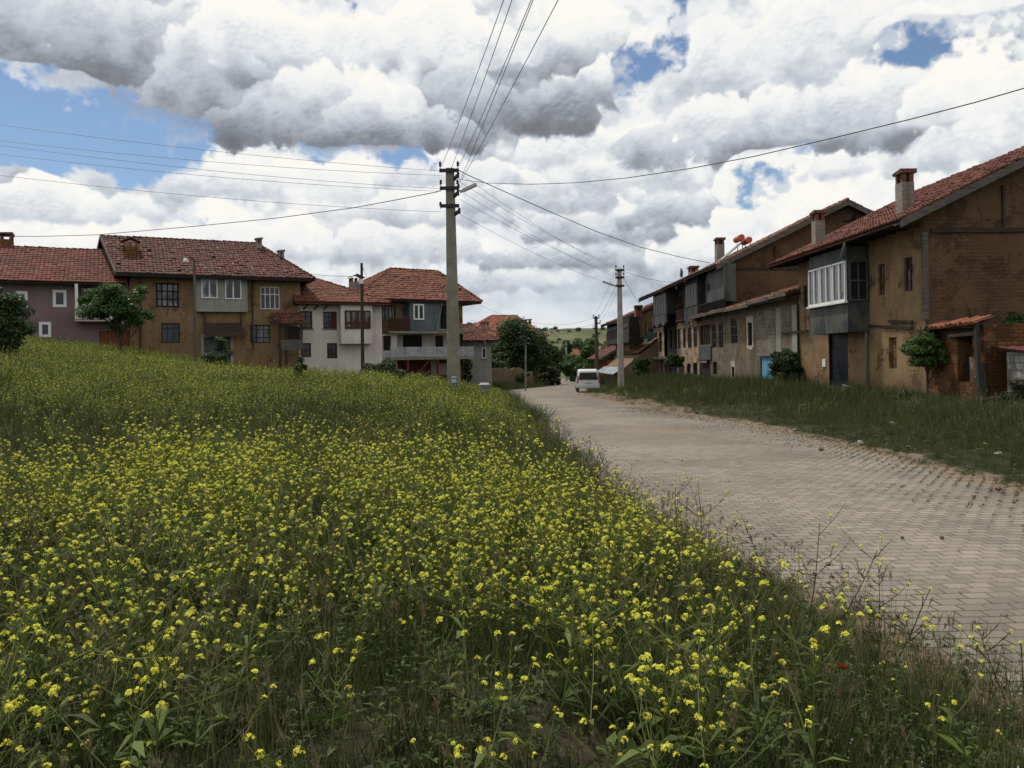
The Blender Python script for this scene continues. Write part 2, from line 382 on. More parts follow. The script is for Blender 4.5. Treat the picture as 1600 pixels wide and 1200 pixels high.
def wallmat(name, c1, c2, scale=1.2, patch=None, patch_amt=.5, brick=None, streak=.35, bmp=.012, base=None, straw=True):
    """rendered wall: big tone changes, fallen patches, rain streaks, coarse grain; brick=(w,h,mortar colour,strength)"""
    m, B, p = newmat(name); tc = B.node('ShaderNodeTexCoord').outputs['Object']
    n1 = B.noise(tc, scale, 6, .62); n2 = B.noise(tc, scale * 7, 5, .65)
    col = B.mix(B.ramp(B.m('MULTIPLY_ADD', n2, .35, n1), .5, .85), c4(c1), c4(c2))
    g = B.noise(tc, 38.0, 3, .7); gf = B.ramp(g, .25, .75, .72, 1.22)
    col = B.mix(1.0, col, B.comb(gf, gf, gf), 'MULTIPLY')
    x, y, z = B.sep(tc)
    sv = B.comb(B.m('MULTIPLY', x, 5.0), B.m('MULTIPLY', y, 5.0), B.m('MULTIPLY', z, .35))
    st = B.ramp(B.noise(sv, 1.0, 4, .6), .48, .75, 0.0, streak)
    col = B.mix(st, col, tuple(k * .45 for k in c1) + (1,))
    h = B.m('MULTIPLY_ADD', n2, .6, g)
    if brick:
        bw, bh, bc, bs = brick
        bv = B.comb(B.m('ADD', x, y), z, 0.0)
        bt = B.node('ShaderNodeTexBrick'); B.t.links.new(bv, bt.inputs['Vector'])
        bt.inputs['Scale'].default_value = 1.0; bt.inputs['Brick Width'].default_value = bw; bt.inputs['Row Height'].default_value = bh
        bt.inputs['Mortar Size'].default_value = .012; bt.inputs['Mortar Smooth'].default_value = .4; bt.inputs['Bias'].default_value = 0
        bt.inputs['Color1'].default_value = (.75, .75, .75, 1); bt.inputs['Color2'].default_value = (1.15, 1.1, 1.05, 1); bt.inputs['Mortar'].default_value = (1, 1, 1, 1)
        where = B.ramp(B.noise(tc, .55, 3, .5), .40, .56, 0.0, bs)
        bcol = B.mix(1.0, col, bt.outputs['Color'], 'MULTIPLY')
        bcol = B.mix(bt.outputs['Fac'], bcol, c4(bc))
        col = B.mix(where, col, bcol)
        h = B.m('SUBTRACT', h, B.m('MULTIPLY', B.m('MULTIPLY', bt.outputs['Fac'], where), 1.6))
    if patch:
        pm = B.ramp(B.m('MULTIPLY_ADD', n2, .25, B.noise(tc, scale * .9, 5, .7, out=0)), .70 - .12 * patch_amt, .74 - .12 * patch_amt)
        col = B.mix(pm, col, c4(patch)); h = B.m('SUBTRACT', h, B.m('MULTIPLY', pm, 1.2))
    if patch:                                              # hairline cracks
        cv = B.v('ADD', tc, B.v('SCALE', B.noise(tc, 3.0, 4, .6, out=1), scale=.5))
        ck = B.ramp(B.vor(cv, .9, 'DISTANCE_TO_EDGE'), .0, .014, 1.0, 0.0)
        ck = B.m('MULTIPLY', ck, B.ramp(B.noise(tc, .8, 2, .5), .48, .56, 0, .8))
        col = B.mix(ck, col, tuple(k * .3 for k in c1) + (1,)); h = B.m('SUBTRACT', h, B.m('MULTIPLY', ck, 1.5))
    if base:                                               # damp, dirty foot of the wall
        bz = B.ramp(B.m('ADD', z, B.m('MULTIPLY', n1, -1.2)), -.5, .35, .8, 0.0)
        col = B.mix(bz, col, c4(base))
    setp(B, p, 'Base Color', col); setp(B, p, 'Roughness', .93); setp(B, p, 'Specular IOR Level', .15)
    bump(B, p, h, bmp); return m
def tilemat(name, ramp_cols, moss=.3):
    m, B, p = newmat(name); tc = B.node('ShaderNodeTexCoord').outputs['Object']
    at = B.node('ShaderNodeAttribute', attribute_name='rnd').outputs['Fac']
    cr = B.node('ShaderNodeValToRGB'); e = cr.color_ramp.elements
    e[0].color = c4(ramp_cols[0]); e[1].color = c4(ramp_cols[-1])
    for k, c in enumerate(ramp_cols[1:-1]): q = e.new((k + 1) / (len(ramp_cols) - 1)); q.color = c4(c)
    B.t.links.new(at, cr.inputs[0])
    n = B.noise(tc, .8, 6, .65); n2 = B.noise(tc, 14, 4, .6)
    col = B.mix(B.ramp(n, .47, .68, 0, moss), cr.outputs[0], (.035, .028, .022, 1))
    f = B.ramp(n2, .3, .7, .75, 1.2); col = B.mix(1.0, col, B.comb(f, f, f), 'MULTIPLY')
    setp(B, p, 'Base Color', col); setp(B, p, 'Roughness', .85); setp(B, p, 'Specular IOR Level', .2); bump(B, p, n2, .01); return m
def woodmat(name, c, c2=None, vertical=False):
    m, B, p = newmat(name); tc = B.node('ShaderNodeTexCoord').outputs['Object']
    x, y, z = B.sep(tc)
    v = B.comb(B.m('MULTIPLY', x, 22 if vertical else 2.0), B.m('MULTIPLY', y, 22 if vertical else 2.0), B.m('MULTIPLY', z, 1.2 if vertical else 20))
    n = B.noise(v, 1.0, 5, .65); n2 = B.noise(tc, 1.7, 4, .6)
    c2 = c2 or tuple(k * .45 for k in c)
    col = B.mix(B.ramp(B.m('MULTIPLY_ADD', n2, .4, n), .5, .9), c4(c), c4(c2))
    setp(B, p, 'Base Color', col); setp(B, p, 'Roughness', .8); setp(B, p, 'Specular IOR Level', .2); bump(B, p, n, .006); return m
def tinmat(name, c, c2):
    m, B, p = newmat(name); tc = B.node('ShaderNodeTexCoord').outputs['Object']
    n = B.noise(tc, 1.1, 6, .6, .6); x, y, z = B.sep(tc)
    sv = B.noise(B.comb(B.m('MULTIPLY', x, 4), B.m('MULTIPLY', y, 4), B.m('MULTIPLY', z, .5)), 1.0, 4, .6)
    col = B.mix(B.ramp(B.m('MULTIPLY_ADD', sv, .6, n), .68, .92), c4(c), c4(c2))
    setp(B, p, 'Base Color', col); setp(B, p, 'Roughness', .65); setp(B, p, 'Specular IOR Level', .2); bump(B, p, n, .02); return m
def glassmat(name, c=(.012, .015, .018), rough=.12, spec=.5):
    m, B, p = newmat(name); tc = B.node('ShaderNodeTexCoord').outputs['Object']
    n = B.noise(tc, 2.2, 2, .5)
    setp(B, p, 'Base Color', c4(c)); setp(B, p, 'Roughness', rough); setp(B, p, 'Specular IOR Level', spec); bump(B, p, n, .02, .5); return m
def leafmat(name, cols, trans=.35, rough=.6):
    m, B, p = newmat(name)
    at = B.node('ShaderNodeAttribute', attribute_name='rnd').outputs['Fac']
    cr = B.node('ShaderNodeValToRGB'); e = cr.color_ramp.elements
    e[0].color = c4(cols[0]); e[1].color = c4(cols[-1])
    for k, c in enumerate(cols[1:-1]): q = e.new((k + 1) / (len(cols) - 1)); q.color = c4(c)
    B.t.links.new(at, cr.inputs[0])
    setp(B, p, 'Base Color', cr.outputs[0]); setp(B, p, 'Roughness', rough); setp(B, p, 'Specular IOR Level', .25)
    t = B.node('ShaderNodeBsdfTranslucent'); B.t.links.new(cr.outputs[0], t.inputs[0])
    mx = B.node('ShaderNodeMixShader'); mx.inputs[0].default_value = trans
    out = [n for n in B.t.nodes if n.type == 'OUTPUT_MATERIAL'][0]
    B.t.links.new(p.outputs[0], mx.inputs[1]); B.t.links.new(t.outputs[0], mx.inputs[2]); B.t.links.new(mx.outputs[0], out.inputs[0]); return m
M = {}
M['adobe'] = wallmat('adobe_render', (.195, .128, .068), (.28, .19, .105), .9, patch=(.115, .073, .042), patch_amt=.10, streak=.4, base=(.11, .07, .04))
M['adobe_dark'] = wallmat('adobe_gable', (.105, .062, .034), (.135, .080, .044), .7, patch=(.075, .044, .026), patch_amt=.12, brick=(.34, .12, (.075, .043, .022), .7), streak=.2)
M['adobe_red'] = wallmat('adobe_crumbling', (.15, .073, .032), (.21, .105, .048), 1.3, patch=(.085, .042, .02), patch_amt=.6, brick=(.3, .11, (.08, .04, .02), .9), streak=.3, bmp=.03)
M['tan'] = wallmat('ochre_render', (.185, .118, .060), (.245, .160, .085), .55, patch=(.115, .073, .042), patch_amt=.05, streak=.4, base=(.12, .09, .06))
M['pink'] = wallmat('mauve_render', (.175, .122, .125), (.21, .150, .152), .5, streak=.2, bmp=.006)
M['white'] = wallmat('pale_render', (.50, .455, .42), (.60, .56, .52), .5, streak=.16, bmp=.005)
M['grey'] = wallmat('grey_render', (.23, .225, .20), (.30, .29, .26), .6, streak=.35, bmp=.008)
M['greyblue'] = wallmat('slate_blue_render', (.085, .10, .115), (.12, .14, .155), .8, streak=.3, bmp=.006)
M['plaster_old'] = wallmat('old_grey_plaster', (.145, .122, .092), (.205, .175, .135), .8, patch=(.115, .085, .058), patch_amt=.35, brick=(.42, .21, (.11, .09, .07), .8), streak=.5, base=(.12, .10, .07))
M['stone'] = wallmat('cream_stone_blocks', (.30, .225, .15), (.40, .31, .21), 1.1, brick=(.5, .22, (.16, .11, .07), 1.0), streak=.6, patch=(.13, .09, .06), patch_amt=.35)
M['block'] = wallmat('white_washed_blocks', (.36, .36, .35), (.46, .46, .45), 1.0, brick=(.42, .21, (.12, .11, .10), 1.0), streak=.3, patch=(.20, .19, .17), patch_amt=.6)
M['block_grey'] = wallmat('grey_concrete_blocks', (.17, .155, .13), (.22, .20, .17), 1.0, brick=(.42, .2, (.09, .08, .065), 1.0), streak=.35, patch=(.12, .10, .08), patch_amt=.2)
M['earth'] = wallmat('mud_wall', (.15, .105, .065), (.21, .15, .095), 1.0, streak=.3, bmp=.03)
M['tile_red'] = tilemat('clay_tiles_red', [(.070, .025, .018), (.120, .040, .029), (.165, .056, .040), (.10, .034, .026), (.22, .105, .08)], .4)
M['tile_dark'] = tilemat('clay_tiles_weathered', [(.045, .020, .017), (.092, .034, .028), (.125, .046, .038), (.07, .027, .023), (.20, .12, .10)], .55)
M['tile_brown'] = tilemat('clay_tiles_brown', [(.08, .033, .020), (.14, .052, .031), (.18, .068, .040), (.115, .043, .027), (.23, .11, .07)], .45)
M['tile_orange'] = tilemat('clay_tiles_orange', [(.17, .058, .034), (.22, .075, .042), (.26, .095, .055), (.19, .066, .038), (.28, .12, .075)], .3)
M['tile_orange_dull'] = tilemat('clay_tiles_dull_orange', [(.13, .045, .028), (.20, .07, .042), (.25, .09, .052), (.17, .06, .038), (.30, .14, .09)], .35)
M['tile_old'] = tilemat('clay_tiles_mossy', [(.10, .045, .028), (.18, .07, .045), (.22, .11, .07), (.08, .05, .03), (.30, .22, .16)], .75)
M['wood_dark'] = woodmat('dark_weathered_wood', (.055, .040, .030))
M['wood_black'] = woodmat('blackened_wood', (.024, .019, .017), vertical=True)
M['wood_grey'] = woodmat('silvered_wood', (.13, .118, .10), (.06, .052, .042))
M['wood_greyv'] = woodmat('silvered_boards', (.055, .050, .045), (.022, .019, .016), vertical=True)
M['wood_brown'] = woodmat('brown_stained_wood', (.085, .035, .022), (.045, .02, .014), vertical=True)
M['door_brown'] = woodmat('orange_brown_door', (.20, .075, .03), (.13, .05, .022), vertical=True)
M['pvc'] = plain('white_plastic_frame', (.66, .66, .64), .35, var=.06)
M['tin'] = tinmat('blue_grey_sheet_metal', (.036, .044, .051), (.085, .085, .072))
M['tin_light'] = tinmat('pale_sheet_metal', (.085, .092, .096), (.055, .052, .044))
M['tin_bright'] = tinmat('bright_roof_sheet', (.26, .30, .32), (.15, .16, .17))
M['glass'] = glassmat('window_glass_dark')
def curtainmat():
    m, B, p = newmat('window_with_net_curtain'); tc = B.node('ShaderNodeTexCoord').outputs['Object']; x, y, z = B.sep(tc)
    n = B.noise(B.comb(B.m('MULTIPLY', B.m('ADD', x, y), 9), B.m('MULTIPLY', z, .5), 0.0), 1.0, 3, .6); g = B.noise(tc, .9, 2, .5)
    col = B.mix(B.ramp(n, .35, .65), (.05, .052, .052, 1), (.24, .245, .24, 1)); col = B.mix(B.ramp(g, .50, .56), col, (.015, .017, .02, 1))
    setp(B, p, 'Base Color', col); setp(B, p, 'Roughness', .18); setp(B, p, 'Specular IOR Level', .6); return m
M['glass_curtain'] = curtainmat()
M['glass_sky'] = glassmat('window_glass_reflecting', (.05, .055, .06), .05, 1.0)
M['glass_dull'] = glassmat('dusty_window_glass', (.03, .032, .034), .5, .25)
M['dark'] = plain('opening_shade_black', (.014, .012, .011), .9, var=.3)  # near-black colour that paints the shade inside openings on flat sheets
M['iron'] = plain('rusty_iron', (.075, .032, .022), .7, var=.3)
M['iron_black'] = plain('black_iron', (.02, .02, .02), .6, var=.2)
M['red_iron'] = plain('red_painted_iron', (.085, .020, .018), .6, var=.3)
M['concrete'] = plain('pole_concrete', (.20, .185, .145), .9, var=.25, scale=3, bmp=.01)
M['concrete_pale'] = plain('pole_concrete_pale', (.30, .285, .25), .9, var=.2, scale=3, bmp=.01)
M['ceramic'] = plain('brown_insulator', (.03, .018, .014), .3, var=.2)
M['lamp_shell'] = plain('lamp_housing_grey', (.42, .42, .40), .5, var=.15)
M['chim'] = wallmat('chimney_render', (.20, .175, .155), (.27, .24, .215), 1.4, brick=(.3, .16, (.13, .11, .095), .5), streak=.4)
M['chimcap'] = plain('smoked_chimney_brick', (.13, .065, .045), .9, var=.4, scale=9)
M['brick'] = wallmat('red_brick', (.26, .085, .045), (.33, .11, .06), 3, brick=(.2, .07, (.16, .12, .10), 1), streak=.3)
M['blue'] = plain('sky_blue_paint', (.12, .30, .47), .6, var=.35, scale=5)
M['blue_deep'] = plain('deep_blue_paint', (.012, .04, .22), .5, var=.2)
M['gate_grey'] = plain('green_grey_metal_gate', (.085, .10, .085), .7, var=.4)
M['rail_white'] = plain('dull_white_railing', (.30, .32, .34), .6, var=.3)
M['turq'] = plain('turquoise_paint', (.09, .20, .19), .7, var=.3)
M['wire'] = plain('cable_black', (.012, .012, .013), .6, var=.1)
M['wire_thin'] = plain('bare_wire', (.035, .036, .038), .5, var=.1)
M['pipe'] = plain('grey_downpipe', (.20, .20, .195), .5, var=.2)
M['bark'] = woodmat('tree_bark', (.085, .065, .045), (.04, .03, .02), vertical=True)
M['shutter'] = plain('navy_shutter', (.013, .016, .026), .45, var=.3)
# ---------------------------------------------------------------- roofs
def tile_sheet(mb, P0, U, V, width, slen, xl=None, xr=None, tw=.23, tl=.36, amp=.045, step=.035, jit=1.0, miss=0.0, m=0, rs=1):
    rg = random.Random(rs); P0 = Vector(P0); U = Vector(U).normalized(); V = Vector(V).normalized(); N = U.cross(V).normalized()
    if N.z < 0: N = -N
    xl = xl or (lambda v: 0.0); xr = xr or (lambda v: width)
    nr = max(1, int(round(slen / tl))); tl = slen / nr; nc = int(width / tw) + 2
    for i in range(nr):
        v0 = i * tl; v1 = (i + 1) * tl; a0, b0, a1, b1 = xl(v0), xr(v0), xl(v1), xr(v1)
        row = rg.uniform(-.1, .1)
        for j in range(-1, nc):
            xa = j * tw; xb = xa + tw
            if xb <= min(a0, a1) or xa >= max(b0, b1): continue
            if rg.random() < miss: continue
            dz = rg.gauss(0, .006) * jit; sk = rg.gauss(0, .01) * jit; r = min(1, max(0, rg.betavariate(2.2, 2.6) + row))
            if rg.random() < .012 * jit: dz += .03; sk += .05
            prof = ((0, 0), (.18, .75), (.5, 1.0), (.82, .75), (1.0, 0))
            lo = []; hi = []
            for (t, h) in prof:
                x = xa + tw * t
                q0 = min(max(x + sk, a0), b0); q1 = min(max(x - sk, a1), b1)
                lo.append(P0 + U * q0 + V * (v0 - .02) + N * (amp * h + step + dz)); hi.append(P0 + U * q1 + V * (v1 + .0) + N * (amp * h + dz))
            n = len(mb.v); mb.v += [tuple(p) for p in lo + hi]
            for k in range(4):
                mb.f.append((n + k, n + k + 1, n + 6 + k, n + 5 + k)); mb.m.append(m); mb.r.append(r)
            # lip at the lower end
            n = len(mb.v); low = [P0 + U * min(max(xa + tw * t + sk, a0), b0) + V * (v0 - .02) + N * (amp * h * .2 - .01) for (t, h) in prof]
            mb.v += [tuple(p) for p in low + lo]
            for k in range(4):
                mb.f.append((n + k, n + k + 1, n + 6 + k, n + 5 + k)); mb.m.append(m); mb.r.append(r * .6)
def ridge_caps(mb, a, b, r=.11, L=.38, m=0, rs=3):
    rg = random.Random(rs); a = Vector(a); b = Vector(b); n = max(1, int((b - a).length / L)); d = (b - a) / n
    for i in range(n):
        p = a + d * i; q = a + d * (i + 1.12); o = Vector((0, 0, rg.uniform(-.012, .02)))
        mb.tube([p + o + Vector((0, 0, -.02)), q + o + Vector((0, 0, -.05))], [r, r * .82], 7, m, rg.random(), True)
def slab(mb, P, t, m=0):
    """P quad corners (ccw from above); solid slab t thick below"""
    P = [Vector(p) for p in P]; L = [p - Vector((0, 0, t)) for p in P]
    n = len(mb.v); k = len(P); mb.v += [tuple(p) for p in P + L]
    mb.f.append(tuple(range(n, n + k))); mb.f.append(tuple(n + k + i for i in reversed(range(k)))); mb.m += [m, m]; mb.r += [.5, .5]
    for i in range(k):
        j = (i + 1) % k; mb.f.append((n + i, n + k + i, n + k + j, n + j)); mb.m.append(m); mb.r.append(.5)

# ---------------------------------------------------------------- houses
class House:
    """local frame: +X along the street front seen left to right, +Y into the house, +Z up"""
    def __init__(s, name, label, origin, rz, cat='house', group=None):
        s.o = thing(name, label, cat, origin, rz, group); s.org = Vector(origin); s.rz = rz
        s.ux = Vector((math.cos(rz), math.sin(rz), 0)); s.uy = Vector((-math.sin(rz), math.cos(rz), 0)); s.holes = []; s.late = []
    def loc(s, px, py, off=0.0):
        a, b = ray(px, py); d = Vector((a, 1, b)); o = Vector((0, 0, EYE)) - s.org
        t = (off - o.dot(s.uy)) / d.dot(s.uy); p = o + d * t
        return p.dot(s.ux), p.z
    def side(s, px, py, xoff):                       # hit the plane local x = xoff
        a, b = ray(px, py); d = Vector((a, 1, b)); o = Vector((0, 0, EYE)) - s.org
        t = (xoff - o.dot(s.ux)) / d.dot(s.ux); p = o + d * t
        return p.dot(s.uy), p.z
    def rect(s, x0, y0, x1, y1, off=0.0):
        xm, ym = (x0 + x1) / 2, (y0 + y1) / 2
        a = s.loc(x0, ym, off)[0]; b = s.loc(x1, ym, off)[0]; c = s.loc(xm, y1, off)[1]; d = s.loc(xm, y0, off)[1]
        return a, b, c, d
def front(mb, x0, x1, z0, z1, holes, y=0.0, reveal=.2, m=0):
    xs = sorted({x0, x1} | {h[0] for h in holes} | {h[1] for h in holes}); zs = sorted({z0, z1} | {h[2] for h in holes} | {h[3] for h in holes})
    xs = [x for x in xs if x0 <= x <= x1]; zs = [z for z in zs if z0 <= z <= z1]
    for i in range(len(xs) - 1):
        for j in range(len(zs) - 1):
            cx, cz = (xs[i] + xs[i + 1]) / 2, (zs[j] + zs[j + 1]) / 2
            if any(h[0] < cx < h[1] and h[2] < cz < h[3] for h in holes): continue
            mb.face([(xs[i], y, zs[j]), (xs[i + 1], y, zs[j]), (xs[i + 1], y, zs[j + 1]), (xs[i], y, zs[j + 1])], m)
    for (a, b, c, d) in holes:
        r = y + reveal
        mb.face([(a, y, c), (a, y, d), (a, r, d), (a, r, c)], m); mb.face([(b, y, c), (b, r, c), (b, r, d), (b, y, d)], m)
        mb.face([(a, y, d), (b, y, d), (b, r, d), (a, r, d)], m); mb.face([(a, y, c), (a, r, c), (b, r, c), (b, y, c)], m)
        mb.face([(a, r, c), (b, r, c), (b, r, d), (a, r, d)], m)
def window(h, R4, frame, pane, cols=2, rows=1, y=.0, fw=.07, mw=.05, name='window', sill=None, label=None, axis='front', x=0.0, depth=.07, inset=.05, curtain=False):
    """R4=(a,b,c,d) extents; on the front plane local y, or (axis='side') on local x=x with a,b running along y"""
    a, b, c, d = R4
    def bx(mb, u0, u1, w0, w1, z0, z1, m=0):
        if axis == 'front': mb.box(u0, u1, w0, w1, z0, z1, m)
        else: mb.box(min(x - w0, x - w1), max(x - w0, x - w1), u0, u1, z0, z1, m)
    f = MB(); w0 = y + inset - depth; w1 = y + inset
    bx(f, a, b, w0, w1, c, c + fw); bx(f, a, b, w0, w1, d - fw, d); bx(f, a, a + fw, w0, w1, c + fw, d - fw); bx(f, b - fw, b, w0, w1, c + fw, d - fw)
    for i in range(1, cols):
        t = a + (b - a) * i / cols; bx(f, t - mw / 2, t + mw / 2, w0 + .006, w1 - .004, c + fw, d - fw)
    rl = rows if isinstance(rows, (list, tuple)) else [i / rows for i in range(1, rows)]
    for t in rl:
        t = c + (d - c) * t; bx(f, a + fw, b - fw, w0 + .012, w1 - .008, t - mw / 2, t + mw / 2)
    fo = f.build(name, frame, h.o)
    if label: fo['label'] = label
    g = MB(); bx(g, a + fw * .5, b - fw * .5, w1 - .02, w1 - .002, c + fw * .5, d - fw * .5); g.build('pane', pane, fo)
    if sill:
        q = MB(); bx(q, a - .06, b + .06, y - .08, y + .04, c - .07, c - .005); q.build('sill', sill, fo)
    return fo
def gable_body(h, L, D, z0, ze_f, zr, yr, ze_b, mats, holes, off0=0.0, name='wall', side_m=1, y0=0.0, side_holes=None):
    """walls of a gabled house, ridge parallel to the front at local y=yr"""
    mb = MB(); front(mb, off0, L, z0, ze_f, holes, y=y0)
    mb.face([(L, D, z0), (off0, D, z0), (off0, D, ze_b), (L, D, ze_b)], side_m)
    for x in (off0, L):
        P = [(x, y0, z0), (x, D, z0), (x, D, ze_b), (x, yr, zr), (x, y0, ze_f)]
        mb.face(P if x == L else P[::-1], side_m)
    return mb.build(name, mats, h.o)
def gable_roof(h, xa, xb, ye, ze, yr, zr, yb, zb, tile, wood, caps=True, jit=1.0, miss=0.0, rs=1, board=.2, both=True, tw=.23, sag=0.0):
    mb = MB(); V = Vector((0, yr - ye, zr - ze))
    tile_sheet(mb, (xa, ye, ze + .06), (1, 0, 0), V, xb - xa, V.length, rs=rs, jit=jit, miss=miss, tw=tw)
    if both:
        V2 = Vector((0, yr - yb, zr - zb)); tile_sheet(mb, (xa, yb, zb + .06), (1, 0, 0), V2, xb - xa, V2.length, rs=rs + 5, jit=jit, miss=miss, tw=tw, tl=.5)
    if caps: ridge_caps(mb, (xa, yr, zr + .10), (xb, yr, zr + .10), rs=rs)
    ro = mb.build('roof', tile, h.o)
    d = MB(); slab(d, [(xa + .01, ye + .01, ze), (xb - .01, ye + .01, ze), (xb - .01, yr, zr), (xa + .01, yr, zr)], .09)
    slab(d, [(xa + .01, yr + .002, zr), (xb - .01, yr + .002, zr), (xb - .01, yb, zb), (xa + .01, yb, zb)], .09)
    d.build('roof_deck', wood, ro)
    t = board
    for x, w in ((xa - .03, .035), (xb - .005, .035)):
        b = MB()
        for (p, q) in (((ye, ze), (yr, zr)), ((yr, zr), (yb, zb))):
            b.hexa([(x, p[0], p[1] + .06 - t), (x + w, p[0], p[1] + .06 - t), (x + w, q[0], q[1] + .06 - t), (x, q[0], q[1] + .06 - t),
                    (x, p[0], p[1] + .06), (x + w, p[0], p[1] + .06), (x + w, q[0], q[1] + .06), (x, q[0], q[1] + .06)])
        b.build('bargeboard', M['wood_grey'], ro)
    return ro
def gutter(ro, xa, xb, y, z, mat, r=.07):
    mb = MB(); n = 6
    for i in range(n):
        t0, t1 = math.pi * (1 + i / n), math.pi * (1 + (i + 1) / n)
        mb.face([(xa, y + r * math.cos(t0), z + r * math.sin(t0)), (xb, y + r * math.cos(t0), z + r * math.sin(t0)), (xb, y + r * math.cos(t1), z + r * math.sin(t1)), (xa, y + r * math.cos(t1), z + r * math.sin(t1))])
    return mb.build('gutter', mat, ro)
def chimney(ro, x, y, z0, z1, w=.5, d=.45, cap='slab', body=None, capm=None):
    mb = MB(); body = body or M['chim']; capm = capm or M['chimcap']
    mb.box(x - w / 2, x + w / 2, y - d / 2, y + d / 2, z0, z1 - .42, 0)
    for sx in (-1, 1):
        for sy in (-1, 1):
            mb.box(x + sx * (w / 2 - .08) - .07, x + sx * (w / 2 - .08) + .07, y + sy * (d / 2 - .08) - .07, y + sy * (d / 2 - .08) + .07, z1 - .42, z1 - .12, 1)
    mb.box(x - .06, x + .06, y - d / 2 + .16, y + d / 2 - .16, z1 - .42, z1 - .12, 1)
    if cap == 'slab': mb.hexa([(x - w / 2 - .05, y - d / 2 - .05, z1 - .12), (x + w / 2 + .05, y - d / 2 - .08, z1 - .10), (x + w / 2 + .05, y + d / 2 + .08, z1 - .10), (x - w / 2 - .05, y + d / 2 + .08, z1 - .12),
                           (x - w / 2 - .05, y - d / 2 - .08, z1 - .04), (x + w / 2 + .05, y - d / 2 - .08, z1 + .04), (x + w / 2 + .05, y + d / 2 + .08, z1 + .04), (x - w / 2 - .05, y + d / 2 + .08, z1 - .04)], 1)
    else:
        for s_ in (-1, 1): mb.hexa([(x, y - d / 2 - .1, z1 + .12), (x + s_ * (w / 2 + .12), y - d / 2 - .1, z1 - .14), (x + s_ * (w / 2 + .12), y + d / 2 + .1, z1 - .14), (x, y + d / 2 + .1, z1 + .12),
                                    (x, y - d / 2 - .1, z1 + .17), (x + s_ * (w / 2 + .12), y - d / 2 - .1, z1 - .09), (x + s_ * (w / 2 + .12), y + d / 2 + .1, z1 - .09), (x, y + d / 2 + .1, z1 + .17)], 2)
    return mb.build('chimney', [body, capm, M['tile_dark']], ro)
# ================================================================= ground
_LE = [G(1600, 1120), G(1350, 980), G(1120, 870), G(960, 790), G(860, 690), G(830, 655), G(800, 625)]
_RE = [G(1600, 765), G(1400, 712), G(1170, 660), G(1060, 648), G(905, 618)]
_ly = np.array([-3, 0] + [p[1] for p in _LE] + [57, 63, 68, 82, 142, 400]); _lx = np.array([2.6, 2.5] + [p[0] for p in _LE] + [-.8, -1.6, -.8, 3.2, 8.0, 20])
_ry = np.array([-3, 6] + [p[1] for p in _RE] + [60, 80, 142, 400]); _rx = np.array([6.2, 6.3] + [p[0] for p in _RE] + [5.4, 7.6, 13.5, 30])
def xl(y): return np.interp(y, _ly, _lx)
def xr(y): return np.interp(y, _ry, _rx)
def ss(x, a, b):
    t = np.clip((x - a) / (b - a), 0, 1); return t * t * (3 - 2 * t)
SIDE_Y0, SIDE_Y1 = 55.0, 62.5           # side street opening on the left
def ground_z(x, y):
    x = np.asarray(x, float); y = np.asarray(y, float); rz = road_z(y)
    wob = (fbm(x * 1.3 + 40, y * 1.3 + 7, 5, 3) - .5)
    dl = xl(y) - x + wob * .5; dr = x - xr(y) + wob * .6
    t = ss(y, 6, 24); back = ss(y, 34, 46) * (1 - ss(-x, 8, 20))
    rl = (.05 + .72 * t) * ss(dl, .1, 5.5) + (.012 + .022 * t) * np.clip(dl, 0, 40) + .11 * t * np.clip(dl - 12.5, 0, 16) 
    rl = rl * (1 - .80 * back)
    side = ss(y, SIDE_Y0 - 3, SIDE_Y0) * (1 - ss(y, SIDE_Y1, SIDE_Y1 + 1.5)) * (1 - ss(-x, 14, 30))
    rl = rl * (1 - side)
    rr = (.34 + .15 * ss(y, 26, 40) + .26 * ss(y, 45, 68)) * ss(dr, .2, 6.0) * (1 - .4 * ss(y, 70, 82))
    z = rz - .05 + .075 * ss(dl, -.25, .3) + .075 * ss(dr, -.25, .3) + np.where(dl > -.1, rl, 0) + np.where(dr > -.1, rr, 0)
    onroad = (dl < 0) & (dr < 0); rough = (fbm(x * .8, y * .8, 21, 4) - .5) * .22 + (fbm(x * 3, y * 3, 22, 2) - .5) * .06
    z = z + np.where(onroad, 0, rough * np.clip(np.maximum(dl, dr), 0, 1.2)) * (1 - side)
    far = ss(y, 150, 620); hill = far * (23 + 3 * np.sin(x * .004 + 1.0) + 4 * (fbm(x * .01, y * .01, 9, 4) - .5))
    lf = ss(-x, 70, 260) * 12
    return z + hill + lf * ss(y, 60, 260)
